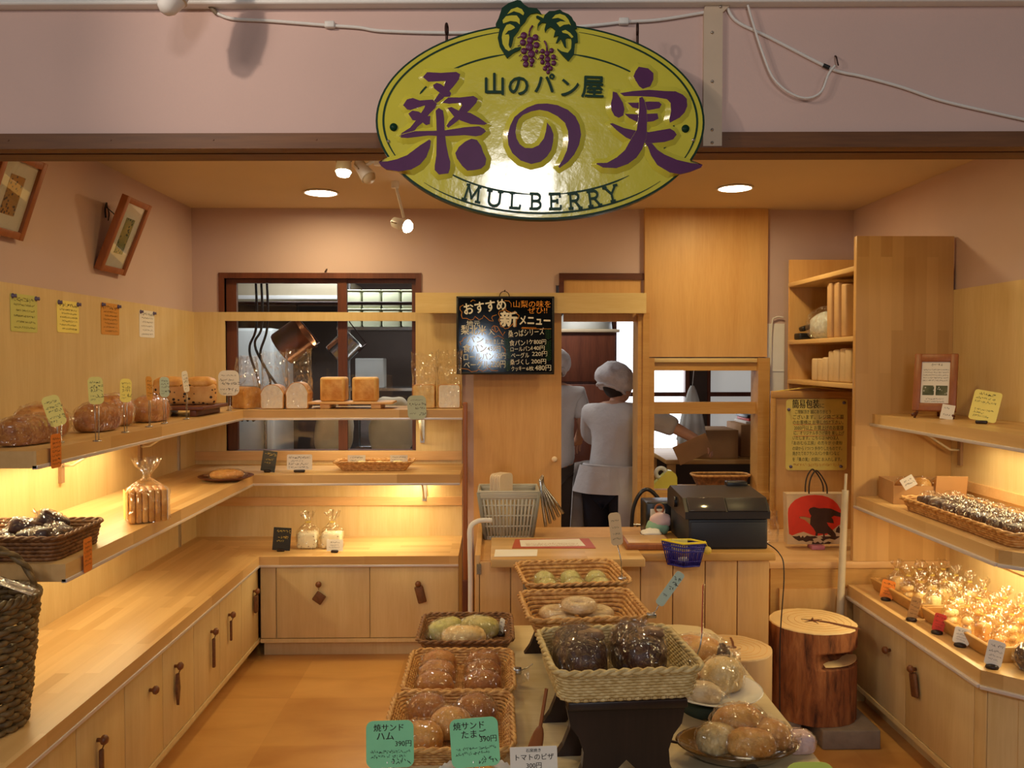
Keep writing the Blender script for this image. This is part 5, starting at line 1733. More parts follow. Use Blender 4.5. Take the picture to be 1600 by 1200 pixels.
def gathered_bag(w, d, h, seed, neck=.022, tail=.05, flare=.05, jit=.006, open_top=False):
    """clear bag: boxy below, gathered to a neck and flared above it"""
    r = random.Random(seed)
    lv = [(0, .96, .96), (.08, 1.02, 1.02), (.5, 1.0, 1.0), (.9, .98, .98)]
    rings = [(h * f, w / 2 * a, d / 2 * b, .45) for f, a, b in lv]
    if open_top:
        rings += [(h * 1.0 + tail * .5, w / 2 * 1.02, d / 2 * .55, .5), (h + tail, w / 2 * 1.04, d / 2 * .30, .6)]
    else:
        rings += [(h * 1.05, w * .36, d * .36, .7), (h * 1.05 + neck * 1.2, neck * .55, neck * .5, 1), (h * 1.05 + neck * 1.5 + .006, neck * .5, neck * .5, 1), (h * 1.05 + neck * 1.5 + tail * .6, flare * .75, flare * .55, 1), (h * 1.05 + neck * 1.5 + tail, flare, flare * .6, 1)]
    n = 28
    vs, fs = [], []
    for j, (z, a, b, e) in enumerate(rings):
        for i in range(n):
            th = 2 * PI * i / n
            c, s_ = math.cos(th), math.sin(th)
            k = 1 + (r.uniform(-1, 1) * jit / max(a, .01) if j else 0)
            wv = (1 + .22 * math.sin(6 * th + seed)) if (not open_top and j >= 7) else 1
            vs.append((a * k * wv * math.copysign(abs(c) ** e, c), b * k * wv * math.copysign(abs(s_) ** e, s_), z + (r.uniform(-1, 1) * .010 if j == len(rings) - 1 else 0)))
    for j in range(len(rings) - 1):
        fs += [(j * n + i, j * n + (i + 1) % n, (j + 1) * n + (i + 1) % n, (j + 1) * n + i) for i in range(n)]
    return MB().add(vs, fs, True)


def slice_mb(w, h, d, dome=0.0, r=.012, seed=0):
    """bread in a tin shape, front at y=0; dome > 0 gives a mountain top"""
    pts = [(-w / 2 + r * .4, 0), (w / 2 - r * .4, 0), (w / 2, r * .5), (w / 2, h * .55)]
    if dome:
        pts += [(w / 2 * 1.05, h * .72), (w / 2 * .93, h * .86)] + [(w / 2 * .85 * math.cos(a), h * .86 + dome * math.sin(a)) for a in [PI * k / 10 for k in range(1, 10)]] + [(-w / 2 * .93, h * .86), (-w / 2 * 1.05, h * .72)]
    else:
        pts += [(w / 2, h - r), (w / 2 - r * .3, h - r * .3), (w / 2 - r, h), (-w / 2 + r, h), (-w / 2 + r * .3, h - r * .3), (-w / 2, h - r)]
    pts += [(-w / 2, h * .55), (-w / 2, r * .5)]
    return pts


def bagged_loaf(label, loc, rz, w, h, d, dome, seed, group, bag_h, crumb=None, crust_=None, open_top=True, film_=None):
    """sliced loaf with its pale cut face to the front, in a clear bag"""
    t = thing('bagged_loaf', label, 'bread', loc, rz, group)
    pts = slice_mb(w, h, d, dome)
    part(t, 'crust', MB().prism(pts, -d, -.002, Tr(0, 0, .002) @ UP), crust_ or CRUSTL)
    inner = [(x * .93, y * .95 + .003) for x, y in pts]
    part(t, 'cut_face', MB().prism(inner, -.004, .0005, Tr(0, 0, .002) @ UP), crumb or CRUMB)
    top = h + dome * .9
    part(t, 'clear_bag', MB().join(gathered_bag(w * 1.08, d + .014, top * 1.01, seed, tail=bag_h, open_top=open_top), Tr(0, d / 2, .001)), film_ or FILMD)
    return t


# ------------------------------------------------------------------ cards
def rounded(w, h, r, n=5):
    out = []
    for cx, cy, a0 in ((w / 2 - r, r, -90), (w / 2 - r, h - r, 0), (-w / 2 + r, h - r, 90), (-w / 2 + r, r, 180)):
        out += [(cx + r * math.cos(math.radians(a0 + 90 * k / n)), cy + r * math.sin(math.radians(a0 + 90 * k / n))) for k in range(n + 1)]
    return out


def card(label, loc, rz, w, h, paper, lines=(), marks=(), tilt=0.0, roll=0.0, foot='base', r=.006, name='price_card', ink=None, group=None, lift=0.0, stand=0.0, cat='price card'):
    """upright card with writing; lines: (text, size, x, y, bold), marks: (x0, x1, y, h) unreadable pen lines"""
    t = thing(name, label, cat, loc, rz, group)
    M = Tr(0, 0, lift + stand) @ Rx(-tilt) @ Ry(roll) @ UP
    part(t, 'card', MB().prism(rounded(w, h, min(r, w * .45)), -.0012, 0, M), paper)
    m = MB()
    for tx, sz, x, y, bold in lines:
        for k, dx in enumerate((0, bold)):
            m.join(text_mb(tx, sz * h, x * w + dx * sz * h, y * h, 'CENTER', 0, 0, .0003 + .0001 * k))
    for i, (x0, x1, y, hh) in enumerate(marks):
        scribble(m, x0 * w, x1 * w, y * h, hh * h, hash(label) % 97 + i * 7 if False else len(label) * 7 + i * 13, .0004)
    if m.v:
        part(t, 'writing', MB().join(m, M), ink or INK)
    if foot == 'base':
        part(t, 'foot', MB().lathe([(.018, 0), (.020, .004), (.017, .010), (.006, .013), (0, .0135)], 18, None, 1, .8), BENCH)
    elif foot == 'block':
        part(t, 'foot', MB().rbox(-w * .22, w * .22, -.010, .010, 0, .012, .004), BENCH)
    elif foot == 'wire':
        part(t, 'wire_stand', MB().tube([(-.006, .002, lift + stand + .012), (-.004, .003, lift), (-.012, .006, .003), (.012, .006, .003), (.004, .003, lift), (.006, .002, lift + stand + .012)], .0013, 6).lathe([(.013, 0), (.013, .003), (0, .004)], 18, Tr(0, .006, 0)), STEEL)
    elif foot == 'clip':
        part(t, 'clip', MB().tube([(0, 0, lift + stand + .004), (0, .004, lift * .5), (.004, .006, 0)], .0018, 6).rbox(-.010, .012, -.002, .012, -.008, .004, .002), BLUE if False else STEEL)
    return t


def on(px, py, Z): return at(px, py, Z=Z)


# ================================================================== centre table
TZ = .565
GB = 'wicker bread baskets on the display table'
HW, PW, BW = (WICK, WICKBASE), (WICKP, WICKPBASE), (WICKD, WICKDBASE)
basket('brown wicker basket of sandwiches, back of the left row on the table', (-.098, 2.715, TZ), 0, .30, .29, .045, (WICKD, WICKDBASE), GB)
basket('honey wicker basket of long buns, middle of the left row', (-.102, 2.345, TZ), 0, .30, .315, .045, HW, GB)
basket('honey wicker basket of round buns, front of the left row behind the mint cards', (-.112, 2.015, TZ), 0, .305, .325, .045, HW, GB)
BT = .775
basket('honey wicker basket of green rolls, farthest on the dark stands', (.230, 2.535, BT), .10, .315, .275, .062, HW, GB, flare=.03)
basket('honey wicker basket of bagels, second on the dark stands', (.228, 2.200, BT), .08, .31, .265, .062, HW, GB, flare=.03)
basket('pale herringbone basket of two chocolate loaves, front of the dark stands', (.268, 1.850, BT), .09, .32, .285, .066, PW, GB, rows=10, flare=.012, rim=.008)


def stand(label, loc, rz, w, d, h, ends):
    t = thing('display_stand', label, 'stand', loc, rz, 'dark wooden stands under the baskets')
    part(t, 'top', MB().rbox(-w / 2, w / 2, -d / 2, d / 2, h - .02, h - .0008, .003), BENCH)
    prof = [(w * .5, h - .02), (w * .47, h - .06), (w * .40, h * .60), (w * .36, h * .45), (w * .37, h * .30), (w * .43, h * .12), (w * .50, 0), (w * .27, 0), (w * .20, h * .13), (w * .10, h * .24), (0, h * .36)]
    poly = prof + [(-x, z) for x, z in prof[::-1][1:]]
    for y in ends:
        part(t, 'end_panel', MB().prism(poly, -.012, .012, Tr(0, y, 0) @ UP), BENCH)
    part(t, 'stretcher', MB().box(-.012, .012, ends[0] + .012, ends[-1] - .012, h * .55, h * .75), BENCH)


stand('dark waisted wooden stand under the front basket of chocolate loaves', (.270, 1.845, TZ), .06, .255, .25, BT - TZ, (-.095, .085))
stand('long dark wooden stand under the two rear raised baskets', (.232, 2.37, TZ), .06, .26, .56, BT - TZ, (-.26, .24))

fz = TZ + .0065
rows_ = 'wrapped sandwiches in the brown basket'
for lb, x, y, a, sz, m, sd in (('wrapped pale sandwich standing tilted at the back left of the brown basket', -.168, 2.745, .75, (.066, .032, .036), GREENB, 3),
                               ('wrapped pale sandwich at the back right of the brown basket', -.055, 2.755, -.1, (.066, .034, .038), FILLING, 5),
                               ('wrapped sandwich with browned top at the front of the brown basket', -.105, 2.655, .1, (.070, .038, .038), CRUSTP, 8)):
    bun('wrapped_sandwich', lb, 'sandwich', (x, y, fz), a, sz, m, sd, rows_, e=.75)
rows_ = 'long wrapped buns in the middle basket'
for i, (lb, x, y, a) in enumerate((('back left', -.168, 2.43, .08), ('back right', -.036, 2.43, -.06), ('middle left', -.168, 2.35, .05), ('middle right', -.036, 2.35, .02), ('front left', -.168, 2.27, -.05), ('front right', -.036, 2.27, .06))):
    bun('wrapped_bun', lb + ' long wrapped bun in the middle basket of the left row', 'bun', (x, y, fz), a, (.052, .034, .038), (CRUST, CRUSTD)[i % 2], 11 + i, rows_, None, False)
rows_ = 'round wrapped buns in the front basket'
for i, (lb, x, y, a) in enumerate((('back left', -.174, 2.095, .2), ('back right', -.050, 2.09, -.15), ('centre', -.112, 2.015, .1), ('front left', -.176, 1.935, .0), ('front right', -.050, 1.935, .2))):
    bun('wrapped_bun', lb + ' round wrapped bun in the front basket behind the mint cards', 'bun', (x, y, fz), a, (.051, .044, .042), (CRUSTD, CRUSTD, CRUSTL, CRUSTL, CRUSTL)[i], 21 + i, rows_, None, False)
rows_ = 'green wrapped rolls in the farthest raised basket'
bz = BT + .0068
for i, (lb, x, y) in enumerate((('left roll at the back', .150, 2.575), ('middle roll at the back', .232, 2.58), ('right roll at the back', .312, 2.575), ('left roll in front', .155, 2.490), ('middle roll in front', .237, 2.49), ('right roll in front', .318, 2.495))):
    bun('wrapped_roll', lb + ' of the farthest raised basket, greenish in clear wrap', 'roll', (x, y, bz), .1 * (i % 3 - 1), (.032, .034, .030), GREENB, 31 + i, rows_)
rows_ = 'wrapped bagels in the second raised basket'
for i, (lb, x, y, z) in enumerate((('left bagel in front', .178, 2.152, bz + .002), ('right bagel in front', .284, 2.150, bz + .002), ('left bagel in the back row', .165, 2.256, bz), ('right bagel in the back row', .275, 2.256, bz), ('topmost bagel', .222, 2.215, bz + .034))):
    ring_bread(lb + ' of the second raised basket', (x, y, z), i, .031, .018, 41 + i, rows_)
for i, (lb, x, y) in enumerate((('left wrapped chocolate loaf in the pale herringbone basket', .188, 1.85), ('right wrapped chocolate loaf in the pale herringbone basket', .322, 1.865))):
    t = thing('chocolate_loaf', lb, 'bread', (x, y, bz), .09, 'chocolate loaves in the pale basket')
    part(t, 'bread', MB().join(blob(.057, .095, .062, 51 + i, .05, e=.72, flat=-.6), Tr(0, 0, .039)), CHOC)
    part(t, 'sugared_crack', MB().join(blob(.030, .016, .012, 61 + i, .25, flat=-.9), Tr(.02, -.03, .098) @ Rx(.35)), crust('pale_crack', srgb(176, 140, 104), srgb(120, 84, 56)) if i == 0 else bpy.data.materials['pale_crack'])
    part(t, 'clear_wrapper', MB().join(wrap(.097, .060, .066, 71 + i, False, .10, -.6), Tr(0, 0, .041) @ ROT90), FILMS)

# mint price cards and the white card in front
card('mint green price card for a ham toast sandwich, left of the two', (-.214, 1.66, TZ), 0, .096, .092, PAPERG,
     [('焼サンド', .17, -.02, .84, .03), ('ハム', .20, -.10, .66, .03), ('390円', .15, .28, .50, .02)], [(-.40, .42, .34, .06), (-.40, .30, .24, .06), (.05, .40, .13, .11)], .12, -.02, 'wire', .014, stand=.102)
card('mint green price card for an egg toast sandwich, right of the two', (-.040, 1.66, TZ), 0, .098, .096, PAPERG,
     [('焼サンド', .17, -.10, .84, .03), ('たまご', .18, -.02, .66, .03), ('390円', .15, .28, .55, .02)], [(-.40, .42, .38, .06), (-.40, .30, .28, .06), (.05, .40, .13, .11)], .12, -.07, 'wire', .014, stand=.102)
card('white printed price card for tomato pizza beside the dark stand', (.076, 1.63, TZ), 0, .094, .064, PAPERW,
     [('石窯焼き', .12, 0, .88, .02), ('トマトのピザ', .21, 0, .67, .02), ('300円', .20, 0, .42, .02)], [(-.44, .44, .22, .07)], .1, -.03, 'wire', .002, stand=.090)
t = thing('paper_plate', 'white fluted paper plate behind the mint cards', 'plate', (-.046, 1.79, TZ + .0005))
fl = MB().grid(72, 6, lambda u, v: ((.050 + .042 * v) * math.cos(2 * PI * u), (.050 + .042 * v) * math.sin(2 * PI * u), .002 + .014 * v * v + .0022 * v * math.cos(36 * 2 * PI * u)), True, None, True)
fl.lathe([(0, .0015), (.050, .002)], 72)
part(t, 'plate', fl, PAPERPLATE)
bun('pizza_bread', 'flat pizza bread on the white paper plate', 'bread', (-.046, 1.79, TZ + .0035), .3, (.052, .048, .016), CRUSTL, 77, None, FILMD, False)
t = thing('wooden_spatula', 'thin wooden spatula leaning beside the front bun basket', 'spatula', (.083, 1.80, TZ))
part(t, 'blade', MB().sphere(.016, .006, .06, 14, 12, Tr(0, 0, .066) @ Ry(.25)), FRAMEWOOD)
part(t, 'stick', MB().cyl((.012, 0, .11), (.028, .012, .20), .004, seg=8), FRAMEWOOD)

# clip tags on baskets
def wire_tag(label, base, tip, w, h, roll, yaw, paper, marks, film_=None):
    """tall card on a wire clipped to a basket rim, rising from base to its lower end at tip"""
    t = thing('price_tag', label, 'price tag', base, 0, 'tall tags clipped to the baskets')
    d = Vector(tip) - Vector(base)
    part(t, 'wire_clip', MB().tube([(0, .012, -.004), (0, 0, 0), d * .5 + Vector((.004, 0, .002)), d], .0016, 6).rbox(-.012, .012, -.006, .008, -.005, .006, .002), STEEL)
    M = Tr(d) @ Rz(yaw) @ Ry(roll) @ UP
    part(t, 'card', MB().prism(rounded(w, h, w * .32), -.001, 0, M), paper)
    m = MB()
    for i, (x0, x1, y, hh) in enumerate(marks):
        scribble(m, x0 * w, x1 * w, y * h, hh * h, len(label) + i * 5, .0004)
    part(t, 'writing', MB().join(m, M), INK)
    if film_:
        part(t, 'sleeve', MB().prism(rounded(w * 1.25, h * 1.12, w * .3), .0015, .0022, M @ Tr(0, -h * .05, 0)), film_)
    return t


p = at(1018, 962, Y=2.08)
q = at(1029, 945, Y=2.08)
wire_tag('long pale green tag slanting off the bagel basket', p, q, .024, .100, .62, 0, PAPERPG, [(-.3, .3, .80, .10), (-.3, .3, .70, .10), (-.2, .3, .52, .08), (-.3, .2, .30, .05)])
p, q = at(972, 905, Y=2.45), at(965, 852, Y=2.45)
wire_tag('upright beige tag standing over the farthest raised basket', p, q, .036, .098, -.12, .05, plain('beige_tag', srgb(226, 196, 150), .5), [(-.3, .3, .75, .05), (-.3, .3, .55, .05), (-.3, .3, .35, .05), (-.3, .3, .2, .05)])
p, q = at(1085, 1035, Y=1.80), at(1097, 990, Y=1.80)
wire_tag('thin clear and red tag seen edge-on over the chocolate loaf basket', p, q, .030, .105, .26, 1.25, PAPERR, [(-.3, .3, .5, .06), (-.3, .3, .3, .06)], FILMS)
p = on(781, 992, fz)
card('small white tag on a black foot inside the brown basket', (p.x, p.y, fz), -.8, .022, .058, PAPERW, (), [(-.35, .35, .75, .10), (-.35, .35, .5, .10)], .05, .2)
t = thing('tag_clip', 'steel clip with a clear tag hooked on the middle bun basket', 'clip', (.052, 2.33, TZ + .045))
part(t, 'clip', MB().rbox(-.004, .020, -.010, .010, -.008, .008, .003).tube([(.016, 0, 0), (.036, -.01, .012), (.05, -.03, .03)], .0015, 6), STEEL)
part(t, 'clear_tag', MB().rbox(-.012, .014, -.001, .001, -.03, .01, .001, M=Tr(.03, -.005, .0) @ Rz(.6)), FILMS)

# plates on the right of the table
t = thing('white_plate', 'white china plate of wrapped rolls right of the herringbone basket', 'plate', (.575, 2.17, .598))
part(t, 'plate', MB().lathe([(0, .001), (.07, 0), (.075, .003), (.125, .022), (.128, .025), (.122, .024), (.074, .008), (0, .006)], 48), CERAMIC)
solo('plate_stand', 'low dark round stand under the white plate', 'stand', MB().lathe([(0, 0), (.085, 0), (.088, .01), (.082, .031), (0, .032)], 36), DARKGREEN, (.575, 2.17, TZ))
g = 'wrapped rolls on the white plate'
bun('wrapped_roll', 'tall layered wrapped roll at the back of the white plate', 'roll', (.605, 2.20, .606), .5, (.062, .045, .052), CRUSTP, 81, g, e=.85)
bun('wrapped_roll', 'pale flat wrapped roll at the front of the white plate', 'roll', (.535, 2.125, .606), -.2, (.050, .034, .030), BAGEL, 82, g)
bun('wrapped_roll', 'brown wrapped roll on the left of the white plate', 'roll', (.51, 2.195, .606), .8, (.042, .034, .034), CRUST, 83, g)
t = thing('oval_dish', 'oval brown glazed dish of wrapped pastries, front right of the table', 'dish', (.560, 1.90, TZ))
part(t, 'dish', MB().lathe([(0, .002), (.06, 0), (.085, .012), (.110, .034), (.114, .038), (.106, .036), (.08, .018), (.05, .008), (0, .007)], 48, None, 1.25, .85), BROWNGLASS)
part(t, 'handle', MB().tube([(-.140, 0, .036), (-.158, 0, .04), (-.165, 0, .05), (-.166, -.004, .085)], .0035, 8), IRON)
g = 'wrapped pastries in the oval dish'
for i, (lb, x, y, z, a, sz) in enumerate((('tallest wrapped pastry at the back of the oval dish', .570, 1.92, .604, .2, (.070, .050, .048)), ('wrapped pastry at the right of the oval dish', .628, 1.895, .596, -.5, (.060, .045, .038)), ('wrapped pastry at the left front of the oval dish', .508, 1.875, .596, .5, (.056, .042, .038)), ('wrapped pastry at the front of the oval dish', .575, 1.845, .600, 0, (.062, .038, .036)))):
    bun('wrapped_pastry', lb, 'pastry', (x, y, z + .002), a, tuple(q * .92 for q in sz), (CRUSTL, CRUSTL, CRUSTP, CRUSTL)[i], 91 + i, g, e=.85)
solo('black_label', 'small black label stuck in front of the pastry dish', 'label', MB().prism(rounded(.030, .046, .014), -.001, .001, UP), BLACK, (on(1168, 1190, .60).x, 1.775, TZ))
t = thing('wrapped_roll_pack', 'pale pink wrapped roll lying right of the oval dish', 'roll', (.735 - .02, 1.93, TZ + .001), .1)
part(t, 'roll', MB().join(blob(.036, .030, .024, 3, .03, e=.6, flat=-.8), Tr(0, 0, .02)), PALEPINK)
part(t, 'clear_wrapper', MB().join(wrap(.038, .032, .026, 4, False, .08, -.8), Tr(0, 0, .0215)), FILMD)
card('lime green scalloped card at the very bottom edge', (.626, 1.62, TZ), 0, .105, .07, PAPERLIME, (), (), .1, 0, 'wire', .03, stand=.052)
t = thing('seaweed_sandwich', 'wrapped golden sandwich with a dark end behind the white plate', 'sandwich', (.615, 2.47, TZ + .0005), -.25)
part(t, 'bread', MB().join(blob(.072, .05, .045, 13, .08, e=.7, flat=-.7), Tr(-.01, 0, .042)), CRUSTL)
part(t, 'dark_end', MB().join(blob(.03, .042, .034, 14, .08, e=.7, flat=-.8), Tr(.058, 0, .037)), CAKE)
part(t, 'clear_wrapper', MB().join(wrap(.092, .056, .05, 15, True, .14, -.7), Tr(0, 0, .043)), FILMS)

# ================================================================== upper left shelf
US, MS, CS = UZ1 + .0008, MZ1 + .0008, .5178
g = 'wrapped loaves on the upper left shelf'


def wrapped_loaf(label, px, py, Z, rz, size, mat, seed, group, e=.8, film_=None, tails=True):
    p = on(px, py, Z)
    return bun('wrapped_loaf', label, 'bread', (p.x, p.y, Z), rz, size, mat, seed, group, film_, tails, .05, e, -.7)


for i, (lb, x, y, a, sz, m) in enumerate((('first long wrapped loaf at the near end of the upper left shelf', -1.40, 2.50, 1.35, (.098, .052, .048), CRUSTD),
                                         ('second wrapped loaf from the near end of the upper left shelf', -1.475, 2.725, 1.3, (.092, .056, .062), CRUST),
                                         ('third wrapped loaf, behind the middle yellow tag on the upper left shelf', -1.41, 2.965, 1.35, (.090, .054, .056), CRUSTD),
                                         ('fourth wrapped loaf, in front of the edge-on tag on the upper left shelf', -1.46, 3.19, 1.3, (.09, .054, .068), CRUST),
                                         ('fifth wrapped loaf beside the blue-green tag on the upper left shelf', -1.41, 3.42, 1.4, (.088, .058, .060), CRUST))):
    bun('wrapped_loaf', lb, 'bread', (x, y, US), a, sz, m, 101 + i, g, FILMS, True, .06, .8, -.7)
# raisin loaf on its board
t = thing('bread_board', 'dark wooden board under the raisin loaf', 'board', (-1.43, 3.86, US))
part(t, 'board_top', MB().rbox(-.16, .14, -.17, .17, .028, .045, .004), DARKWOODZ)
for x in (-.11, .09):
    part(t, 'runner', MB().rbox(x - .015, x + .015, -.16, .16, 0, .028, .003), DARKWOODZ)
t = thing('raisin_loaf', 'uncut raisin loaf with a split golden top on the dark board', 'bread', (-1.43, 3.86, US + .0455), .28)
part(t, 'loaf', MB().rbox(-.135, .135, -.055, .055, 0, .10, .022, 4), RAISIN)
part(t, 'split_top', MB().join(blob(.072, .058, .036, 5, .06, e=.75, flat=-.3), Tr(-.066, 0, .095)).join(blob(.072, .058, .034, 6, .06, e=.75, flat=-.3), Tr(.066, 0, .095)), CRUSTL)


def shelf_tag(label, px, py, Z, w, h, yaw, paper, roll=0, tilt=.1, marks=None, lift=.0, foot='wire', stand=.06, r=.014):
    p = on(px, py, Z)
    return card(label, (p.x, p.y, Z), yaw, w, h, paper, (), marks or [(-.36, .3, .80, .07), (-.36, .36, .64, .10), (-.30, .40, .50, .10), (-.36, -.05, .30, .05), (.05, .38, .28, .12), (-.36, -.05, .18, .05)], tilt, roll, foot, r, 'price_card', None, 'price cards on the shelves', lift, stand)


YW = .45
shelf_tag('large yellow tag leaning left over the first loaf of the upper left shelf', 93, 692, US, .048, .095, YW, PAPERLY, -.28, .1, stand=.052)
shelf_tag('upright yellow tag over the second loaf of the upper left shelf', 152, 690, US, .042, .085, YW, PAPERLY, -.05, .08, stand=.115)
shelf_tag('narrow yellow tag over the third loaf of the upper left shelf', 197, 676, US, .040, .082, .85, PAPERLY, .06, .08, stand=.105)
shelf_tag('thin tag seen edge-on between the fourth loaf and the blue-green tag', 235, 667, US, .040, .090, 1.42, PAPERDO, .05, .08, stand=.100)
shelf_tag('small blue-green tag over the fifth loaf of the upper left shelf', 258, 662, US, .038, .080, .8, PAPERPG, .02, .08, stand=.105)
shelf_tag('white tag seen edge-on in front of the raisin loaf', 293, 655, US, .045, .090, 1.40, PAPERW, -.1, .08, stand=.115)
shelf_tag('white handwritten card at the right end of the raisin loaf', 358, 642, US, .098, .125, .35, PAPERW, 0, .08, [(-.36, .36, .80, .05), (-.45, .2, .62, .08), (-.3, .45, .48, .10), (-.4, -.1, .25, .05), (.0, .36, .22, .13), (-.3, .1, .08, .05)], stand=.075, r=.03)
p = at(86, 700, X=XU + .004)
hang = thing('hanging_tag', 'orange paper tag hanging over the front edge of the upper left shelf', 'tag', (XU + .006, p.y, UZ0 - .01), PI / 2)
part(hang, 'paper', MB().prism(rounded(.056, .098, .010), 0, .0012, UP), PAPERO)
m = MB()
for i in range(7):
    scribble(m, -.021, .021, .084 - i * .012, .006, 40 + i, .0016)
part(hang, 'writing', MB().join(m, UP), INK)

# ================================================================== middle left shelf
def cake_pile(label, spots, group, mat, size, z0, seed, film_=FILM):
    for i, (x, y, z, a, b, lb) in enumerate(spots):
        t = thing('wrapped_cake', lb + ' ' + label, 'cake', (x, y, z0 + z), a, group)
        M = Tr(0, 0, size[2] * .6 + .006) @ Ry(b)
        part(t, 'cake', MB().rbox(-size[0] / 2, size[0] / 2, -size[1] / 2, size[1] / 2, -size[2] / 2, size[2] / 2, .010, 3, M), mat)
        part(t, 'clear_wrapper', MB().join(wrap(size[0] * .56, size[1] * .56, size[2] * .60, seed + i, True, .12, -.9), M), film_)


basket('brown willow basket of wrapped dark cakes on the middle left shelf', (-1.405, 2.50, MS), PI / 2, .29, .34, .068, BW, None, 6, .012, .007, e=1)
cz = MS + .006
cake_pile('cake in the willow basket on the middle left shelf',
          [(-1.47, 2.41, 0, .3, 0, 'near left wrapped dark'), (-1.40, 2.41, .0, -.2, .1, 'near middle wrapped dark'), (-1.335, 2.42, .02, .2, -.1, 'near right wrapped dark'), (-1.475, 2.49, .0, 1.2, 0, 'wall-side wrapped dark'), (-1.41, 2.51, .03, .5, .35, 'topmost wrapped dark'), (-1.32, 2.52, .012, -.6, .2, 'aisle-side wrapped dark'), (-1.46, 2.575, .0, .2, 0, 'far left wrapped dark'), (-1.365, 2.58, .036, .5, .55, 'far tilted wrapped dark')],
          'wrapped dark cakes in the willow basket', CAKE, (.088, .056, .045), cz, 121)
p = at(136, 884, X=XM + .004)
hang = thing('hanging_tag', 'orange paper tag hanging over the front edge of the middle left shelf', 'tag', (XM + .006, p.y, MZ0 + .0), PI / 2)
part(hang, 'paper', MB().prism(rounded(.05, .10, .008), 0, .0012, UP), PAPERO)
m = MB()
for i in range(6):
    scribble(m, -.019, .019, .086 - i * .013, .006, 60 + i, .0016)
part(hang, 'writing', MB().join(m, UP), INK)
# bag of sliced bread
p = on(221, 818, MS)
t = thing('bagged_loaf', 'bag of sliced bread standing alone on the middle left shelf', 'bread', (p.x, p.y + .05, MS), .50)
sl = MB()
for i in range(6):
    sl.rbox(-.062 + i * .0205, -.062 + i * .0205 + .0195, -.052, .052, .002, .118, .006)
part(t, 'slices', sl, CRUSTL)
part(t, 'cut_face', MB().rbox(.0605, .0635, -.047, .047, .006, .113, .002), CRUMB)
part(t, 'clear_bag', gathered_bag(.142, .118, .122, 3, flare=.045, tail=.06), FILMD)
part(t, 'paper_label', MB().rbox(-.0745, -.0735, -.045, .03, .015, .115, .0005), PAPERLY)
# plate with a wrapped flat bread in the corner
p = on(349, 752, MS)
t = thing('brown_plate', 'dark brown round plate in the corner of the middle shelf', 'plate', (p.x, p.y + .04, MS))
part(t, 'plate', MB().lathe([(0, 0), (.075, 0), (.125, .018), (.128, .022), (.12, .021), (.075, .006), (0, .006)], 40), DARKWOODZ)
bun('flat_bread', 'wrapped flat bread on the dark round plate', 'bread', (p.x, p.y + .05, MS + .0075), .2, (.078, .062, .026), CRUSTL, 131, None, FILMS, True)


# ================================================================== back shelves
def back(px, Z, dy=.03, Yf=None): return at(px, 650, Y=Yf).x


Yb = 4.30
x = lambda px, Y=Yb: at(px, 650, Y=Y).x
bagged_loaf('bagged half loaf turned sideways, left of the two white-faced loaves', (x(395, 4.30), 4.30, US), .9, .105, .115, .10, .012, 3, 'bagged loaves in front of the window', .14, crumb=CRUSTL)
bagged_loaf('left of the two white-faced mountain loaves in tall clear bags', (x(425, 4.26), 4.26, US), 0, .116, .105, .10, .034, 4, 'bagged loaves in front of the window', .155)
bagged_loaf('right of the two white-faced mountain loaves in tall clear bags', (x(464, 4.26), 4.26, US), 0, .112, .112, .10, .040, 5, 'bagged loaves in front of the window', .155)
t = thing('bread_board', 'thin wooden stand under the two square loaves', 'board', ((x(486) + x(612)) / 2, 4.36, US))
part(t, 'board_top', MB().rbox(-.215, .215, -.10, .10, .024, .036, .003), RAIL)
for s in (-.13, .13):
    part(t, 'runner', MB().rbox(s - .025, s + .025, -.09, .09, 0, .024, .003), RAIL)


def square_loaf(label, px, d):
    c = at(px, 600, Y=4.31).x
    t = thing('square_loaf', label, 'bread', (c, 4.31 + d / 2 - .02, US + .0365), 0, 'unwrapped square loaves in front of the window')
    part(t, 'loaf', MB().rbox(-.064, .064, -d / 2, d / 2, 0, .126, .014, 4), crust('square_loaf_crust', srgb(216, 160, 84), srgb(238, 200, 130), scale=7) if 'square_loaf_crust' not in bpy.data.materials else bpy.data.materials['square_loaf_crust'])
    part(t, 'browned_face', MB().rbox(-.050, .050, -d / 2 - .0012, -d / 2 + .003, .012, .114, .001), CRUSTL)


square_loaf('left square loaf on the thin wooden stand', 520, .13)
square_loaf('right square loaf on the thin wooden stand', 570, .10)
bagged_loaf('left of the two tall bagged loaves at the right end of the upper back shelf', (x(662, 4.30), 4.30, US), 0, .114, .122, .09, 0, 7, 'bagged loaves at the right end', .165, crumb=CRUSTP)
bagged_loaf('right of the two tall bagged loaves at the right end of the upper back shelf', (x(702, 4.30), 4.30, US), 0, .114, .122, .09, 0, 8, 'bagged loaves at the right end', .175)
p = at(652, 655, Y=YU - .012)
hang = thing('price_card', 'pale green price card at the front edge of the upper back shelf', 'price card', (p.x, YU - .010, p.z), 0, 'price cards on the shelves')
part(hang, 'card', MB().prism(rounded(.094, .120, .026), -.0012, 0, Rx(.06) @ Ry(-.03) @ UP), PAPERPG)
m = MB()
for i, (a, b_, yy, hh) in enumerate(((-.030, .03, .098, .006), (-.038, .04, .075, .013), (-.01, .038, .056, .010), (-.036, -.004, .03, .006), (.006, .038, .026, .014))):
    scribble(m, a, b_, yy, hh, 200 + i, .0004)
part(hang, 'writing', MB().join(m, Rx(.06) @ Ry(-.03) @ UP), INK)

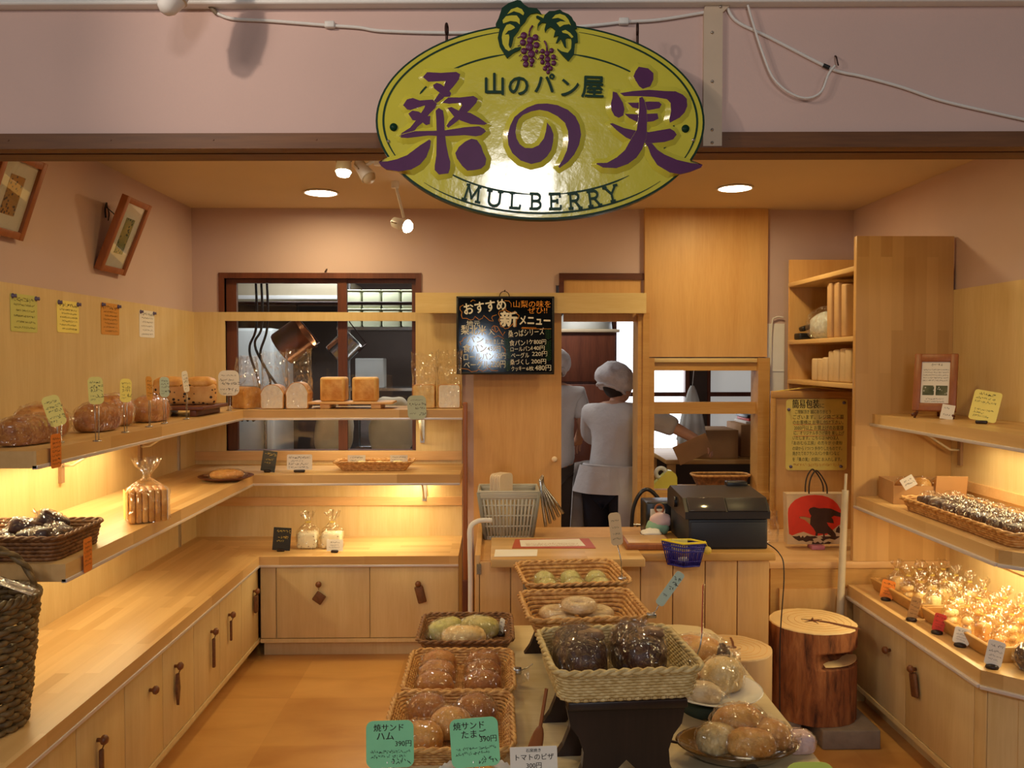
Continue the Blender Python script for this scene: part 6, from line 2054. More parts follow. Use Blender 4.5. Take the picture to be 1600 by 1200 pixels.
Ym = 4.24
x2 = lambda px, Y=Ym: at(px, 750, Y=Y).x
card('black card with gold lettering leaning on a foot on the middle back shelf', (x2(418), Ym, MS), -.1, .075, .105, BLACK, (), [(-.3, .35, .85, .12), (-.2, .3, .60, .10), (-.3, .1, .42, .07)], .08, .13, 'block', .002, 'sign_card', GOLDY, None, .004, cat='sign card')
card('white printed sign card on a dark foot on the middle back shelf', (x2(468), Ym, MS), .0, .128, .078, PAPERW, (), [(-.42, .42, .80, .13), (-.34, .1, .58, .09), (-.42, .3, .38, .14), (-.42, .36, .16, .11)], .08, 0, 'block', .008, 'sign_card', None, None, .012, cat='sign card')
basket('shallow honey basket of biscuits on the middle back shelf', ((x2(520) + x2(643)) / 2, 4.33, MS), 0, .40, .17, .046, HW, None, 5, .04, .006, .02)
for i in range(6):
    xx = x2(545) + i * .047
    solo('cookie', ('leftmost', 'second', 'third', 'fourth', 'fifth', 'rightmost')[i] + ' pale biscuit in the shallow basket', 'biscuit', MB().join(blob(.024, .034, .016, 140 + i, .12), Tr(0, 0, .010)), (COOKIE, SHRED)[i % 2], (xx, 4.32 + .02 * (i % 2), MS + .008 + .010), i, 'biscuits in the shallow basket')
card('left small white card standing in the biscuit basket', (x2(551), 4.36, MS + .0065), 0, .092, .046, PAPERW, (), [(-.36, .36, .72, .16), (-.36, .3, .4, .14)], .1, 0, 'block', .002, 'price_card', None, None, .020)
card('right small white card standing in the biscuit basket', (x2(619), 4.36, MS + .0065), 0, .092, .042, PAPERW, (), [(-.36, .36, .72, .16), (-.36, .2, .4, .14)], .1, 0, 'block', .002, 'price_card', None, None, .024)
# worktop at the back
x3 = lambda px, Y=4.22: at(px, 860, Y=Y).x
card('black card with gold lettering on the back worktop', (x3(439), 4.22, CS), 0, .090, .115, BLACK, (), [(-.3, .35, .84, .12), (-.2, .3, .58, .10), (-.3, .1, .42, .07)], .1, .06, 'block', .002, 'sign_card', GOLDY, None, .004, cat='sign card')


def tied_bag(label, px, seed):
    t = thing('bagged_loaf', label, 'bread', (x3(px, 4.26), 4.26, CS), 0, 'gold-tied bread bags on the back worktop')
    part(t, 'bread', MB().rbox(-.050, .050, 0, .07, .002, .085, .012, 3), RAISINC)
    part(t, 'clear_bag', MB().join(gathered_bag(.112, .082, .10, seed, flare=.040, tail=.05), Tr(0, .035, .0005)), FILMD)
    part(t, 'tie', MB().torus(.013, .0025, 16, 6, Tr(0, .035, .105 + .029)), GOLDY)


tied_bag('left gathered bag of seeded bread on the back worktop', 479, 21)
tied_bag('right gathered bag of seeded bread behind the small white card', 517, 22)
card('small white card in front of the right bread bag on the back worktop', (x3(523, 4.19), 4.19, CS), 0, .082, .058, PAPERW, (), [(-.3, .3, .75, .13), (-.3, .2, .52, .10), (-.36, .3, .32, .10)], .1, 0, 'block', .002, 'price_card', None, None, .006)

# tall willow basket on the left worktop
t = thing('willow_basket', 'tall round willow basket at the left edge of the picture', 'basket', (-1.355, 2.20, CS))
bd_ = MB()
for kx in range(20):
    z = .010 + kx * .0168
    R0 = .092 + .034 * (z / .34) ** .8
    pts = []
    for i in range(72):
        a = 2 * PI * i / 72
        rr_ = R0 + .005 * math.cos(PI * (i // 2 + kx)) + .0015 * math.sin(a * 5 + kx)
        pts.append((rr_ * math.cos(a), rr_ * math.sin(a), z + .003 * math.sin(a * 3 + kx * 2)))
    bd_.tube(pts, .0088, 6, True)
part(t, 'woven_side', bd_, WICKG)
part(t, 'bottom', MB().lathe([(0, 0.002), (.09, .002), (.09, .010), (0, .010)], 36), WICKG)
rm = MB()
for ph in (0, 2.1, 4.2):
    rm.tube([((.128 + .008 * math.cos(14 * a + ph)) * math.cos(a), (.128 + .008 * math.cos(14 * a + ph)) * math.sin(a), .345 + .008 * math.sin(14 * a + ph)) for a in [2 * PI * i / 120 for i in range(120)]], .007, 6, True)
part(t, 'braided_rim', rm, WICKG)
hn = MB()
for ph in (0, PI):
    hn.tube([(.122 * math.cos(a), .006 * math.cos(9 * a + ph), .34 + .135 * math.sin(a) + .006 * math.sin(9 * a + ph)) for a in [PI * i / 40 for i in range(41)]], .0075, 6)
part(t, 'handle', MB().join(hn, Rz(.5)), WICKG)
t = thing('rim_card', 'white card lying across the rim of the tall willow basket', 'card', (-1.245, 2.165, CS + .385), .3)
part(t, 'card', MB().box(-.05, .045, -.03, .03, 0, .0012, M=Ry(.45)), PAPERW)
part(t, 'sleeve', MB().box(-.052, .055, -.033, .033, .0016, .0024, M=Ry(.45)), FILMD)

# ================================================================== register counter
SZ = .7445
t = thing('plastic_basket', 'grey perforated plastic basket of trays and tongs on the counter', 'basket', (.055, 3.66, .7145))
W0, W1_, DB, HB = .20, .26, .15, .205
sd = MB()


def wall_pt(side, u, v):
    w = (W0 + (W1_ - W0) * v) / 2
    d = (.15 + .05 * v) / 2
    if side == 0:
        return Vector((-w + 2 * w * u, -d, HB * v))
    if side == 1:
        return Vector((w, -d + 2 * d * u, HB * v))
    if side == 2:
        return Vector((w - 2 * w * u, d, HB * v))
    return Vector((-w, d - 2 * d * u, HB * v))


for s in range(4):
    nc = 15 if s % 2 == 0 else 10
    for i in range(nc + 1):
        sd.tube([wall_pt(s, i / nc, 0), wall_pt(s, i / nc, 1)], .0046 if 0 < i < nc else .009, 6)
    for v in (0, .04, .27, .50, .72, .86, .90, .94, .97):
        sd.tube([wall_pt(s, 0, v), wall_pt(s, 1, v)], .0042 if v < .9 else .008, 5)
part(t, 'lattice', sd, GREYPL)
part(t, 'bottom', MB().box(-W0 / 2, W0 / 2, -.075, .075, 0, .004), GREYPL)
part(t, 'rim', MB().tube([wall_pt(s, 0, 1.01) + Vector((0, 0, 0)) for s in range(4)], .0065, 6, True), GREYPL)
for i in range(7):
    solo('serving_tray', ('front', 'second', 'third', 'fourth', 'fifth', 'sixth', 'rear')[i] + ' pale serving tray standing in the grey basket', 'tray', MB().prism(rounded(.10, .27, .02), -.0025, .0025, UP), WOODTRAY, (.004 + i * .0065, 3.672 - i * .0046, .7195), .95, 'serving trays in the grey basket')
for i in range(5):
    t = thing('tongs', ('first', 'second', 'third', 'fourth', 'last')[i] + ' pair of steel tongs hooked over the basket rim', 'tongs', (.192 + i * .004, 3.60 + i * .030, .934), .05 * i, 'tongs on the grey basket')
    for s in (-1, 1):
        part(t, 'arm', MB().tube(spline([(.0, s * .004, .03), (.004, s * .012, -.01), (.012 + .011 * i, s * .012, -.08), (.024 + .018 * i, s * .007, -.17 + .008 * i)]), .0035, 6, flat=1.8), STEEL)
    part(t, 'bend', MB().sphere(.008, .008, .008, 12, 8, Tr(0, 0, .03)), STEEL)
t = thing('curved_pipe', 'cream tube bent over beside the counter, running down the shelf post', 'tube', (-.12, 3.30, 0))
q = [at(768, 813, Y=3.35), at(748, 814, Y=3.33), at(735, 824, Y=3.31), at(734, 850, Y=3.30), at(735, 900, Y=3.30), at(735, 980, Y=3.30)]
part(t, 'tube', MB().tube(spline(q + [(q[-1].x, 3.30, 0.001)], 6), .010, 10), CABLE, True)
# mat and papers
c = at(870, 850, Z=SZ)
solo('counter_mat', 'red place mat with a printed cream centre on the counter slab', 'mat', MB().prism([(p.x, p.y) for p in (at(800, 857, Z=SZ), at(805, 843, Z=SZ), at(920, 842, Z=SZ), at(931, 857, Z=SZ))], SZ, SZ + .002), plain('red_brown_mat', srgb(186, 84, 54), .4))
t = thing('printed_sheet', 'cream printed sheet lying on the red mat', 'sheet', (c.x, c.y, SZ + .0021))
pp = [at(a, b_, Z=SZ) for a, b_ in ((814, 855), (812, 845), (905, 843), (915, 854))]
part(t, 'paper', MB().prism([(p.x, p.y) for p in pp], SZ + .0022, SZ + .003), PAPERW, True)
m = MB()
for i in range(4):
    scribble(m, pp[0].x + .02, pp[3].x - .03, pp[0].y + .012 + i * .014, .010, 300 + i, SZ + .0033)
part(t, 'printing', m, TANPRINT, True)
pp = [at(a, b_, Z=SZ) for a, b_ in ((772, 870), (774, 859), (840, 859), (839, 869))]
solo('paper_slip', 'long white paper slip at the front of the counter slab', 'paper', MB().prism([(p.x, p.y) for p in pp], SZ, SZ + .0012), PAPERW)
# cash register
RZ0 = .7425
t = thing('cash_register', 'dark cash register with a sloping glossy top on the counter', 'cash register', (.915, 3.40, RZ0))
part(t, 'cash_drawer', MB().rbox(.758, 1.072, 3.245, 3.58, RZ0, .862, .006), REGBLUE, True)
part(t, 'drawer_front', MB().rbox(.765, 1.065, 3.238, 3.246, RZ0 + .008, .852, .003), REGBLUE, True)
body = [(3.235, .864), (3.235, .892), (3.285, .940), (3.52, .955), (3.575, .93), (3.575, .864)]
part(t, 'body', MB().prism(body, .742, 1.078, Matrix(((0, 0, 1, 0), (1, 0, 0, 0), (0, 1, 0, 0), (0, 0, 0, 1)))), REG, True)
part(t, 'glossy_cover', MB().rbox(.756, .905, 0, .066, 0, .006, .002, M=Tr(0, 3.2355, .8935) @ Rx(.765)), GLOSSREG, True)
part(t, 'key_panel', MB().rbox(.91, 1.07, 0, .066, 0, .004, .002, M=Tr(0, 3.2355, .8935) @ Rx(.765)), REG, True)
part(t, 'customer_display', MB().rbox(.98, 1.07, 3.50, 3.545, .945, .972, .006), BLACK, True)
part(t, 'side_knob', MB().cyl((.743, 3.40, .905), (.730, 3.40, .905), .022, seg=18), BLACK, True)
solo('power_cable', 'thin black cable drooping down the right end of the register counter', 'cable', MB().tube(spline([(1.075, 3.56, .75), (1.092, 3.40, .747), (1.105, 3.21, .735), (1.112, 3.17, .66), (1.092, 3.15, .40), (1.085, 3.12, .02)]), .0025, 6), BLACK)
t = thing('receipt_printer', 'black receipt printer with a white label behind the counter dish', 'printer', (.745, 3.70, .7102))
part(t, 'casing', MB().rbox(-.085, .085, -.06, .08, 0, .150, .008), BLACK)
part(t, 'white_label', MB().box(-.065, .0, -.0615, -.060, .072, .122), PAPERW)
t = thing('cash_tray', 'brown wooden cash tray on the counter left of the register', 'tray', (.61, 3.30, RZ0))
part(t, 'tray', MB().rbox(-.10, .09, -.07, .10, 0, .026, .006), FRAMEWOOD)
part(t, 'light_lining', MB().rbox(-.088, .078, -.055, .088, .0255, .028, .001), STAVE_X)
solo('dark_dish', 'small dark round dish behind the cash tray', 'dish', MB().lathe([(0, 0), (.03, 0), (.046, .016), (.048, .020), (.044, .019), (.03, .006), (0, .005)], 28), DARKWOODZ, (.652, 3.46, RZ0 + .0005))
solo('folded_cloth', 'folded white cloth heaped in the small dark dish', 'cloth', MB().join(blob(.044, .034, .022, 9, .25, flat=-.3), Tr(0, 0, .008)), PAPERW, (.652, 3.46, RZ0 + .0075))
t = thing('cloth_pouch', 'pink and mint cloth pouch leaning beside the register', 'pouch', (.695, 3.53, RZ0))
part(t, 'pink_cloth', MB().join(blob(.046, .03, .036, 17, .15, flat=-.8), Tr(.008, 0, .060)), PALEPINK)
part(t, 'mint_cloth', MB().join(blob(.05, .034, .036, 18, .12, flat=-.85), Tr(-.004, .004, .031)), MINT)
part(t, 'ring_handle', MB().torus(.018, .005, 20, 8, Tr(.006, .01, .108) @ Rx(PI / 2)), CRUSTL if False else FRAMEWOOD)
# small blue basket hooked on the counter edge
p = at(1065, 862, Y=3.165)
t = thing('blue_mini_basket', 'small blue plastic basket with a yellow rim hooked on the counter edge', 'basket', (p.x + .004, 3.145, .706))
tb = [(-.078, .030), (-.010, -.040), (.078, -.020), (.035, .036)]
bb = [(-.058, .018), (-.008, -.030), (.056, -.018), (.024, .022)]
sd = MB()
for i in range(4):
    j = (i + 1) % 4
    n = 10 if i != 3 else 12
    for k_ in range(n + 1):
        f = k_ / n
        a = Vector(bb[i] + (0,)).lerp(Vector(bb[j] + (0,)), f)
        b_ = Vector(tb[i] + (.085,)).lerp(Vector(tb[j] + (.085,)), f)
        sd.tube([a, b_], .0022, 5)
    for v in (0, .22, .66, .85, 1):
        a = Vector(bb[i] + (0,)).lerp(Vector(tb[i] + (.085,)), v)
        b_ = Vector(bb[j] + (0,)).lerp(Vector(tb[j] + (.085,)), v)
        sd.tube([a, b_], .0035 if v not in (.22,) else .0022, 5)
sd.add([p_ + (.0,) for p_ in bb], [(0, 1, 2, 3)])
part(t, 'lattice', sd, BLUE)
part(t, 'yellow_rim', MB().tube([p_ + (.089,) for p_ in tb], .0048, 8, True), YPLAST)
part(t, 'hook', MB().tube(spline([(.0, .036, .08), (.0, .05, .075), (.0, .062, .045), (.0, .06, .038)]), .003, 6), BLUE)
part(t, 'paper_note', MB().box(-.032, .032, -.0006, .0006, 0, .045, M=Tr(-.012, .026, .048) @ Rz(.02)), PAPERLY)
solo('wrapped_sweet', 'white wrapped piece lying in the small blue basket', 'sweet', MB().join(blob(.022, .016, .014, 3, .2), Tr(0, 0, .012)), PAPERW, (p.x, 3.14, .712))
solo('round_tag', 'round gold tag hanging at the right corner of the blue basket', 'tag', MB().lathe([(.016, -.001), (.016, .001), (0, .0012)], 20, Rx(PI / 2)).tube([(0, 0, .016), (-.008, .006, .036)], .0012, 5), GOLDY, (p.x + .090, 3.128, .765))

# ================================================================== right end: board, bag, stumps, pole
BYY = 4.24
xb = lambda px: at(px, 700, Y=BYY).x
z_ = lambda py: at(1270, py, Y=BYY).z
t = thing('notice_board', 'brown framed board leaning behind the paper bag, with a yellow notice', 'board', ((xb(1207) + 1.9) / 2, BYY + .01, .6165))
part(t, 'panel', MB().box(xb(1207), 1.93, BYY, BYY + .012, .6165, z_(612)), PLYO, True)
part(t, 'frame', MB().rbox(xb(1204), 1.932, BYY - .010, BYY + .013, z_(622), z_(611), .003).rbox(xb(1204), xb(1211), BYY - .009, BYY + .013, .6165, z_(621), .003).rbox(xb(1330), xb(1337), BYY - .009, BYY + .013, .6165, z_(621), .003), ORANGEW, True)
hk = at(1272, 604, Y=BYY - .01)
part(t, 'gold_cord', MB().tube([at(1208, 612, Y=BYY), hk, at(1328, 612, Y=BYY)], .003, 6).torus(.006, .002, 16, 6, Tr(hk) @ Rx(PI / 2)), GOLDY, True)
part(t, 'hook', MB().cyl((hk.x, BYY + .01, hk.z - .002), (hk.x, 4.398, hk.z - .002), .002, seg=8), GOLDY, True)
pz = lambda px, py, Y=BYY - .012: at(px, py, Y=Y)
a, b_ = pz(1228, 735), pz(1325, 623.5)
t = thing('yellow_notice', 'yellow handwritten notice with red underlines pinned on the brown board', 'notice', ((a.x + b_.x) / 2, BYY - .0045, a.z))
wN, hN = b_.x - a.x, b_.z - a.z
MN = UP.copy()
part(t, 'paper', MB().prism(rounded(wN, hN, .018), .0005, .002, MN), PAPERY)
m = MB()
kN = hN / 1010.0          # one unit of the 1067 x 1200 crop
fx = lambda u: (u - 505) * kN
fy = lambda v: hN - (v - 95) * kN
for tx, u, v, hh, wpx in (('簡易包装', 155, 175, 135, 380), ('に', 545, 195, 75, 65), ('ご理解頂き 誠にありがとう', 195, 280, 62, 510), ('ございます。レジ袋ご不要', 165, 355, 68, 725),
                         ('のお客様は お申し付け下さい。', 165, 430, 66, 720), ('2000円以上 お買上げのお客様', 185, 508, 68, 705), ('に、オリジナル手さげ袋を 差し上げ', 180, 580, 62, 720),
                         ('いたします。こちらは NPO法人', 165, 652, 60, 660), ('『おおむら工房』の方々が 小麦粉', 155, 722, 60, 720), ('の袋から 1つ1つ 手作りしたものです。', 165, 800, 60, 705),
                         ('焼きたてのフランスパンや食パンなど', 165, 870, 62, 670), ('を『桑の実』の袋に お入れします。', 165, 955, 62, 700)):
    tm = text_mb(tx, hh * kN, 0, 0, 'LEFT', 0, .0, .0024)
    xs = [p[0] for p in tm.v]
    s_ = wpx * kN / (max(xs) - min(xs))
    m.join(tm, Tr(fx(u) - min(xs) * s_, fy(v), 0) @ Matrix.Diagonal((s_, 1, 1, 1)))
    if v == 175:
        m.join(tm, Tr(fx(u) - min(xs) * s_ + .0016, fy(v), .0001) @ Matrix.Diagonal((s_, 1, 1, 1)))
part(t, 'writing', MB().join(m, MN), INK)
m = MB()
for u0, u1, v in ((600, 890, 376), (170, 850, 458), (185, 880, 545), (180, 880, 622)):
    m.tube([(fx(u0), fy(v), .0022), (fx(u1), fy(v - 10), .0022)], .0009, 5)
part(t, 'red_underlines', MB().join(m, MN), PAPERR)
m = MB()
scribble(m, fx(170), fx(860), fy(1030), 40 * kN, 777, .0024)
part(t, 'orange_line', MB().join(m, MN), PAPERDO)
for u, v in ((105, 243), (890, 148), (140, 1052), (855, 1052)):
    part(t, 'pin', MB().lathe([(.008, 0), (.008, .003), (.004, .006), (.006, .011), (0, .012)], 12, MN @ Tr(fx(u), fy(v), .002)), PIN)
# paper bag with the eagle print
GY = 3.80
a, b_ = at(1228, 865, Y=GY), at(1320, 771, Y=GY)
wG, hG = b_.x - a.x, b_.z - .6365
t = thing('paper_bag', 'kraft paper bag with a black eagle on a red sun, cord handles up', 'bag', ((a.x + b_.x) / 2 + .004, GY, .6365))
kG = hG / 920.0
kX = wG / 890.0
G = lambda pts: [((u - 535) * kX, hG - (v - 130) * kG) for u, v in pts]
MG = Rx(.03) @ UP
part(t, 'bag', MB().prism([(-wG * .49, 0), (wG * .53, 0), (wG * .48, hG), (-wG * .52, hG)], -.05, 0, MG), KRAFTL)
disc = [(100 + 0, 600), (95, 480), (100, 400), (135, 320), (200, 240), (290, 185), (380, 160), (500, 150), (620, 162), (700, 190), (780, 240), (850, 320), (900, 420), (945, 520), (965, 600), (960, 680), (880, 700), (700, 880), (520, 900), (340, 825), (170, 890), (120, 860)]
part(t, 'red_sun', MB().prism(G(disc), 0, .0005, MG), REDSUN)
eagle = [(270, 545), (300, 542), (350, 545), (400, 560), (440, 570), (450, 530), (425, 480), (410, 430), (430, 390), (490, 370), (570, 395), (650, 390), (750, 400), (820, 440), (900, 480), (945, 520), (965, 565), (900, 555), (800, 530), (760, 560), (785, 600), (800, 670), (740, 660), (690, 650), (720, 720), (780, 790), (830, 860), (840, 915), (760, 905), (700, 850), (660, 860), (670, 920), (640, 920), (640, 860), (560, 850), (550, 900), (520, 895), (525, 830), (490, 760), (440, 690), (400, 650), (350, 600), (300, 580), (275, 570)]
part(t, 'eagle', MB().prism(G(eagle), .0009, .0014, MG), BROWNPRINT)
part(t, 'eagle_head', MB().prism(G([(272, 547), (350, 548), (440, 575), (435, 690), (400, 650), (350, 600), (290, 578)]), .0014, .0018, MG), TANPRINT)
mt = [(165, 890), (250, 850), (340, 822), (420, 860), (480, 885), (560, 900), (640, 880), (700, 905), (800, 830), (850, 740), (950, 680), (955, 760), (900, 880), (800, 990), (700, 1040), (300, 1040), (220, 980)]
part(t, 'snow_hills', MB().prism(G(mt), .0003, .0008, MG), KRAFTL)
m = MB()
for pg in ([(165, 900), (240, 905), (280, 890), (300, 930), (330, 890), (350, 930), (390, 890), (440, 905), (520, 900), (560, 930), (480, 950), (500, 1000), (440, 985), (380, 1010), (330, 980), (270, 990), (210, 950)],
           [(600, 910), (900, 905), (880, 930), (820, 970), (740, 950), (680, 965), (640, 1000), (600, 960), (640, 940)], [(840, 770), (880, 710), (890, 760), (920, 700), (945, 700), (930, 800), (890, 850), (830, 830)],
           [(480, 1000), (520, 1030), (560, 1000), (600, 1035), (640, 1010), (660, 1045), (470, 1045)], [(660, 1030), (720, 1000), (770, 1020), (740, 1045), (660, 1045)]):
    m.prism(G(pg), .0007, .0011, MG)
part(t, 'pine_prints', m, BROWNPRINT)
top = at(1274, 737, Y=GY).z - .6365
for dy in (0, .045):
    part(t, 'cord_handle', MB().tube(spline([(-.035, dy - .002, hG - .028), (-.037, dy - .004, hG + .03), (-.026, dy + .004, top - .03), (-.006, dy + .01, top), (.008, dy + .01, top), (.030, dy + .004, top - .03), (.046, dy - .004, hG + .03), (.048, dy - .002, hG - .030)]), .0035, 6), BROWNT)
solo('pink_block', 'small pink block under the front of the paper bag', 'block', MB().rbox(-.03, .03, -.03, .03, 0, .019, .002), PINKB, (at(1275, 865, Y=GY).x, GY + .0, .6165))
solo('clear_pack', 'clear plastic pack standing at the left of the paper bag', 'pack', MB().join(gathered_bag(.07, .06, .10, 31, open_top=True, tail=.05)), FILMD, (1.315, 3.95, .617))
# things on the tall cabinet's shelves
for i in range(6):
    h = (.30, .305, .315, .32, .32, .325)[i]
    solo('paper_sack', ('front', 'second', 'third', 'fourth', 'fifth', 'rear')[i] + ' tall brown paper sack on the upper cabinet shelf', 'paper bag', MB().rbox(-.13, .13, -.017, .017, 0, h - .062, .007, M=Rx(-.015)), PAPERB, (1.702 + .010 * (i % 2), 3.74 + i * .041, 1.5935), .04, 'tall paper sacks on the upper shelf')
t = thing('white_pack', 'bulging clear-topped white pack on the upper cabinet shelf', 'pack', (1.665, 4.14, 1.5935))
part(t, 'filling', MB().join(blob(.085, .11, .075, 44, .08, flat=-.8), Tr(0, 0, .062)), FRIDGE)
part(t, 'clear_wrapper', MB().join(wrap(.095, .115, .085, 45, False, .1, -.8), Tr(0, 0, .07)), FILMS)
t = thing('hole_punch', 'small black tool at the back of the upper cabinet shelf', 'tool', (1.63, 4.335, 1.5935), .2)
part(t, 'body', MB().rbox(-.06, .06, -.03, .03, 0, .035, .008).rbox(-.02, .09, -.022, .022, .05, .075, .008, M=Ry(-.3)), BLACK)
part(t, 'red_end', MB().rbox(.06, .085, -.02, .02, .004, .03, .006), PAPERR)
for i in range(7):
    solo('paper_pouch', ('front', 'second', 'third', 'fourth', 'fifth', 'sixth', 'rear')[i] + ' folded paper pouch in the row on the lower cabinet shelf', 'paper bag', MB().rbox(-.10, .10, -.029, .029, 0, (.150, .155, .150, .145, .115, .11, .11)[i], .008), KRAFTL, (1.672 + .004 * (i % 2), 3.70 + i * .066, 1.3865), .08, 'paper pouches on the lower shelf')
# leaning pole
solo('wooden_pole', 'pale wooden pole leaning behind the tall log stump', 'pole', MB().cyl((1.455, 3.495, .001), (1.500, 3.53, .93), .017, .014, 14).cyl((1.499, 3.53, .925), (1.504, 3.535, 1.0), .006, seg=10), CREAM)


def stump(name, label, c, r, z0, z1, side, seed, crack=True, notch=False):
    t = thing(name, label, 'stump', c)
    n, rows = 56, 26
    o = Vector((seed, 1, 2))
    def rad(a, z): return r * (1 + .03 * noise.noise(Vector((math.cos(a) * 1.4, math.sin(a) * 1.4, z * .6)) + o) + .028 * noise.noise(Vector((math.cos(a) * 9, math.sin(a) * 9, z * 1.2)) + o))
    def cut(a, z):
        if not notch:
            return 1
        da = (a - math.radians(-52) + PI) % (2 * PI) - PI
        zz = z0 + (z1 - z0) * .70
        return 1 - .55 * max(0, 1 - abs(z - zz) / .030) ** .5 * max(0, 1 - (da / .9) ** 4)
    def fn(u, v):
        a, z = 2 * PI * u, z0 + (z1 - z0) * v
        q = rad(a, z) * cut(a, z)
        return (q * math.cos(a), q * math.sin(a), z - z0)
    part(t, 'bark', MB().grid(n, rows * (3 if notch else 1), fn, True, None, True), side)
    rg = [Vector((rad(2 * PI * i / n, z1) * math.cos(2 * PI * i / n), rad(2 * PI * i / n, z1) * math.sin(2 * PI * i / n), z1 - z0)) for i in range(n)]
    tp = MB()
    tp.add([tuple(p * 1.0) for p in rg] + [tuple(Vector((p.x * .985, p.y * .985, p.z + .004))) for p in rg], [(i, (i + 1) % n, n + (i + 1) % n, n + i) for i in range(n)] + [tuple(range(n, 2 * n))])
    part(t, 'cut_top', tp, ENDGRAIN if notch else PALESTUMP)
    part(t, 'base', MB().add([(p.x, p.y, .0005) for p in rg], [tuple(range(n - 1, -1, -1))]), side)
    rings = MB()
    for k_ in range(1, 6):
        rings.tube([(p.x * k_ / 6.3 + .012, p.y * k_ / 6.3, z1 - z0 + .0042) for p in rg], .0008, 4, True)
    part(t, 'growth_rings', rings, CRUSTL)
    return t


ST = stump('log_stump', 'tall reddish log stump with a notch, standing on grey bricks', (1.275, 3.30, .0762), .168, .0762, .435, BARK, 4, True, True)
h = .435 - .0762 + .0045
hz = (.435 - .0762) * .70 - .017
part(ST, 'notch_face', MB().prism([(.085 * math.cos(a), .085 * math.sin(a)) for a in [math.radians(-52 + 40 - 10 * k) for k in range(9)]] + [(.166 * math.cos(a), .166 * math.sin(a)) for a in [math.radians(-52 - 42 + 10.5 * k) for k in range(9)]], hz - .002, hz), ENDGRAIN)
cr = MB().prism([(.0, .012), (.06, -.02), (.12, -.075), (.150, -.105), (.128, -.115), (.10, -.09), (.05, -.035), (0, -.004)], h - .001, h + .0012)
for aa in (2.7, 3.6, 1.2, -1.4, .3):
    cr.prism([(.006 * math.cos(aa + 1.5), .006 * math.sin(aa + 1.5)), (.045 * math.cos(aa), .045 * math.sin(aa)), (-.006 * math.cos(aa + 1.5), -.006 * math.sin(aa + 1.5))], h - .001, h + .0011)
part(ST, 'crack', cr, DARKWOODZ)
SP = stump('low_stump', 'low pale stump between the table and the tall log stump', (.855, 2.97, 0), .140, 0, .445, PALESTUMP, 9, False)
part(SP, 'crack', MB().prism([(.0, .0), (.012, .05), (.02, .10), (.026, .10), (.02, .05), (.008, 0)], .4485, .451).lathe([(.016, .4485), (.016, .450), (0, .451)], 14), DARKWOODZ)
solo('grey_brick', 'right grey brick under the tall log stump', 'brick', MB().rbox(1.245, 1.47, 3.11, 3.42, 0, .075, .006), STONE, None, 0, 'grey bricks under the log')
solo('grey_brick', 'left grey brick under the tall log stump', 'brick', MB().rbox(1.085, 1.19, 3.18, 3.42, 0, .075, .006), STONE, None, 0, 'grey bricks under the log')

# ================================================================== right shelves and worktop
RU, RM, RC = 1.2568, .9028, .5178
t = thing('framed_notice', 'tilted wood-framed printed notice on the upper right shelf', 'picture', (1.745, 3.28, RU), -.62)
wF, hF = .155, .235
MF = Tr(0, 0, .028) @ Rx(-.26) @ UP
f = MB().rbox(-wF / 2, wF / 2, 0, .032, -.012, .008, .003, M=MF).rbox(-wF / 2, wF / 2, hF - .032, hF, -.012, .008, .003, M=MF)
f.rbox(-wF / 2 - .001, -wF / 2 + .026, -.001, hF + .001, -.013, .009, .003, M=MF).rbox(wF / 2 - .026, wF / 2 + .001, -.001, hF + .001, -.013, .009, .003, M=MF)
part(t, 'frame', f, FRAMEWOOD)
part(t, 'sheet', MB().box(-wF / 2 + .024, wF / 2 - .024, .030, hF - .030, -.004, .0, M=MF), PAPERW)
m = MB()
scribble(m, -.018, .018, hF - .045, .009, 400, .0006)
for i in range(5):
    scribble(m, -.045, .045, hF - .065 - i * .011, .005, 401 + i, .0006)
scribble(m, -.03, .03, .050, .006, 410, .0006)
scribble(m, -.035, .035, .040, .005, 411, .0006)
part(t, 'printing', MB().join(m, MF), INK)
for s in (-1, 1):
    part(t, 'photograph', MB().box(s * .024 - .021, s * .024 + .021, .065, .105, .0, .0006, M=MF), PHOTOG)
part(t, 'easel', MB().tube([(-.07, .00, .001), (-.06, -.012, .02), (-.06, .02, .035), (-.03, .06, .15)], .005, 6).tube([(.07, .00, .001), (.06, -.012, .02), (.06, .02, .035), (.03, .06, .15)], .005, 6).tube([(-.075, -.03, .012), (-.06, -.012, .02)], .006, 6).tube([(.075, -.03, .012), (.06, -.012, .02)], .006, 6).tube([(0, .13, .001), (0, .065, .16)], .005, 6), DARKWOODZ)
card('small white card in front of the framed notice', (on(1478, 655, RU).x, on(1478, 655, RU).y, RU), -.55, .046, .060, PAPERW, (), [(-.3, .0, .75, .1), (-.3, .2, .3, .1)], .35, .16, 'none', .001, 'price_card')
card('yellow sign card on a dark wooden foot on the upper right shelf', (on(1525, 662, RU).x + .02, on(1525, 662, RU).y, RU), -.6, .090, .115, PAPERLY, (), [(-.3, .25, .88, .08), (-.4, .3, .74, .06), (-.4, .3, .62, .06), (-.35, .3, .36, .06), (-.35, .0, .26, .06), (-.35, .2, .15, .06)], .30, .18, 'block', .010, 'sign_card', None, None, .010, cat='sign card')
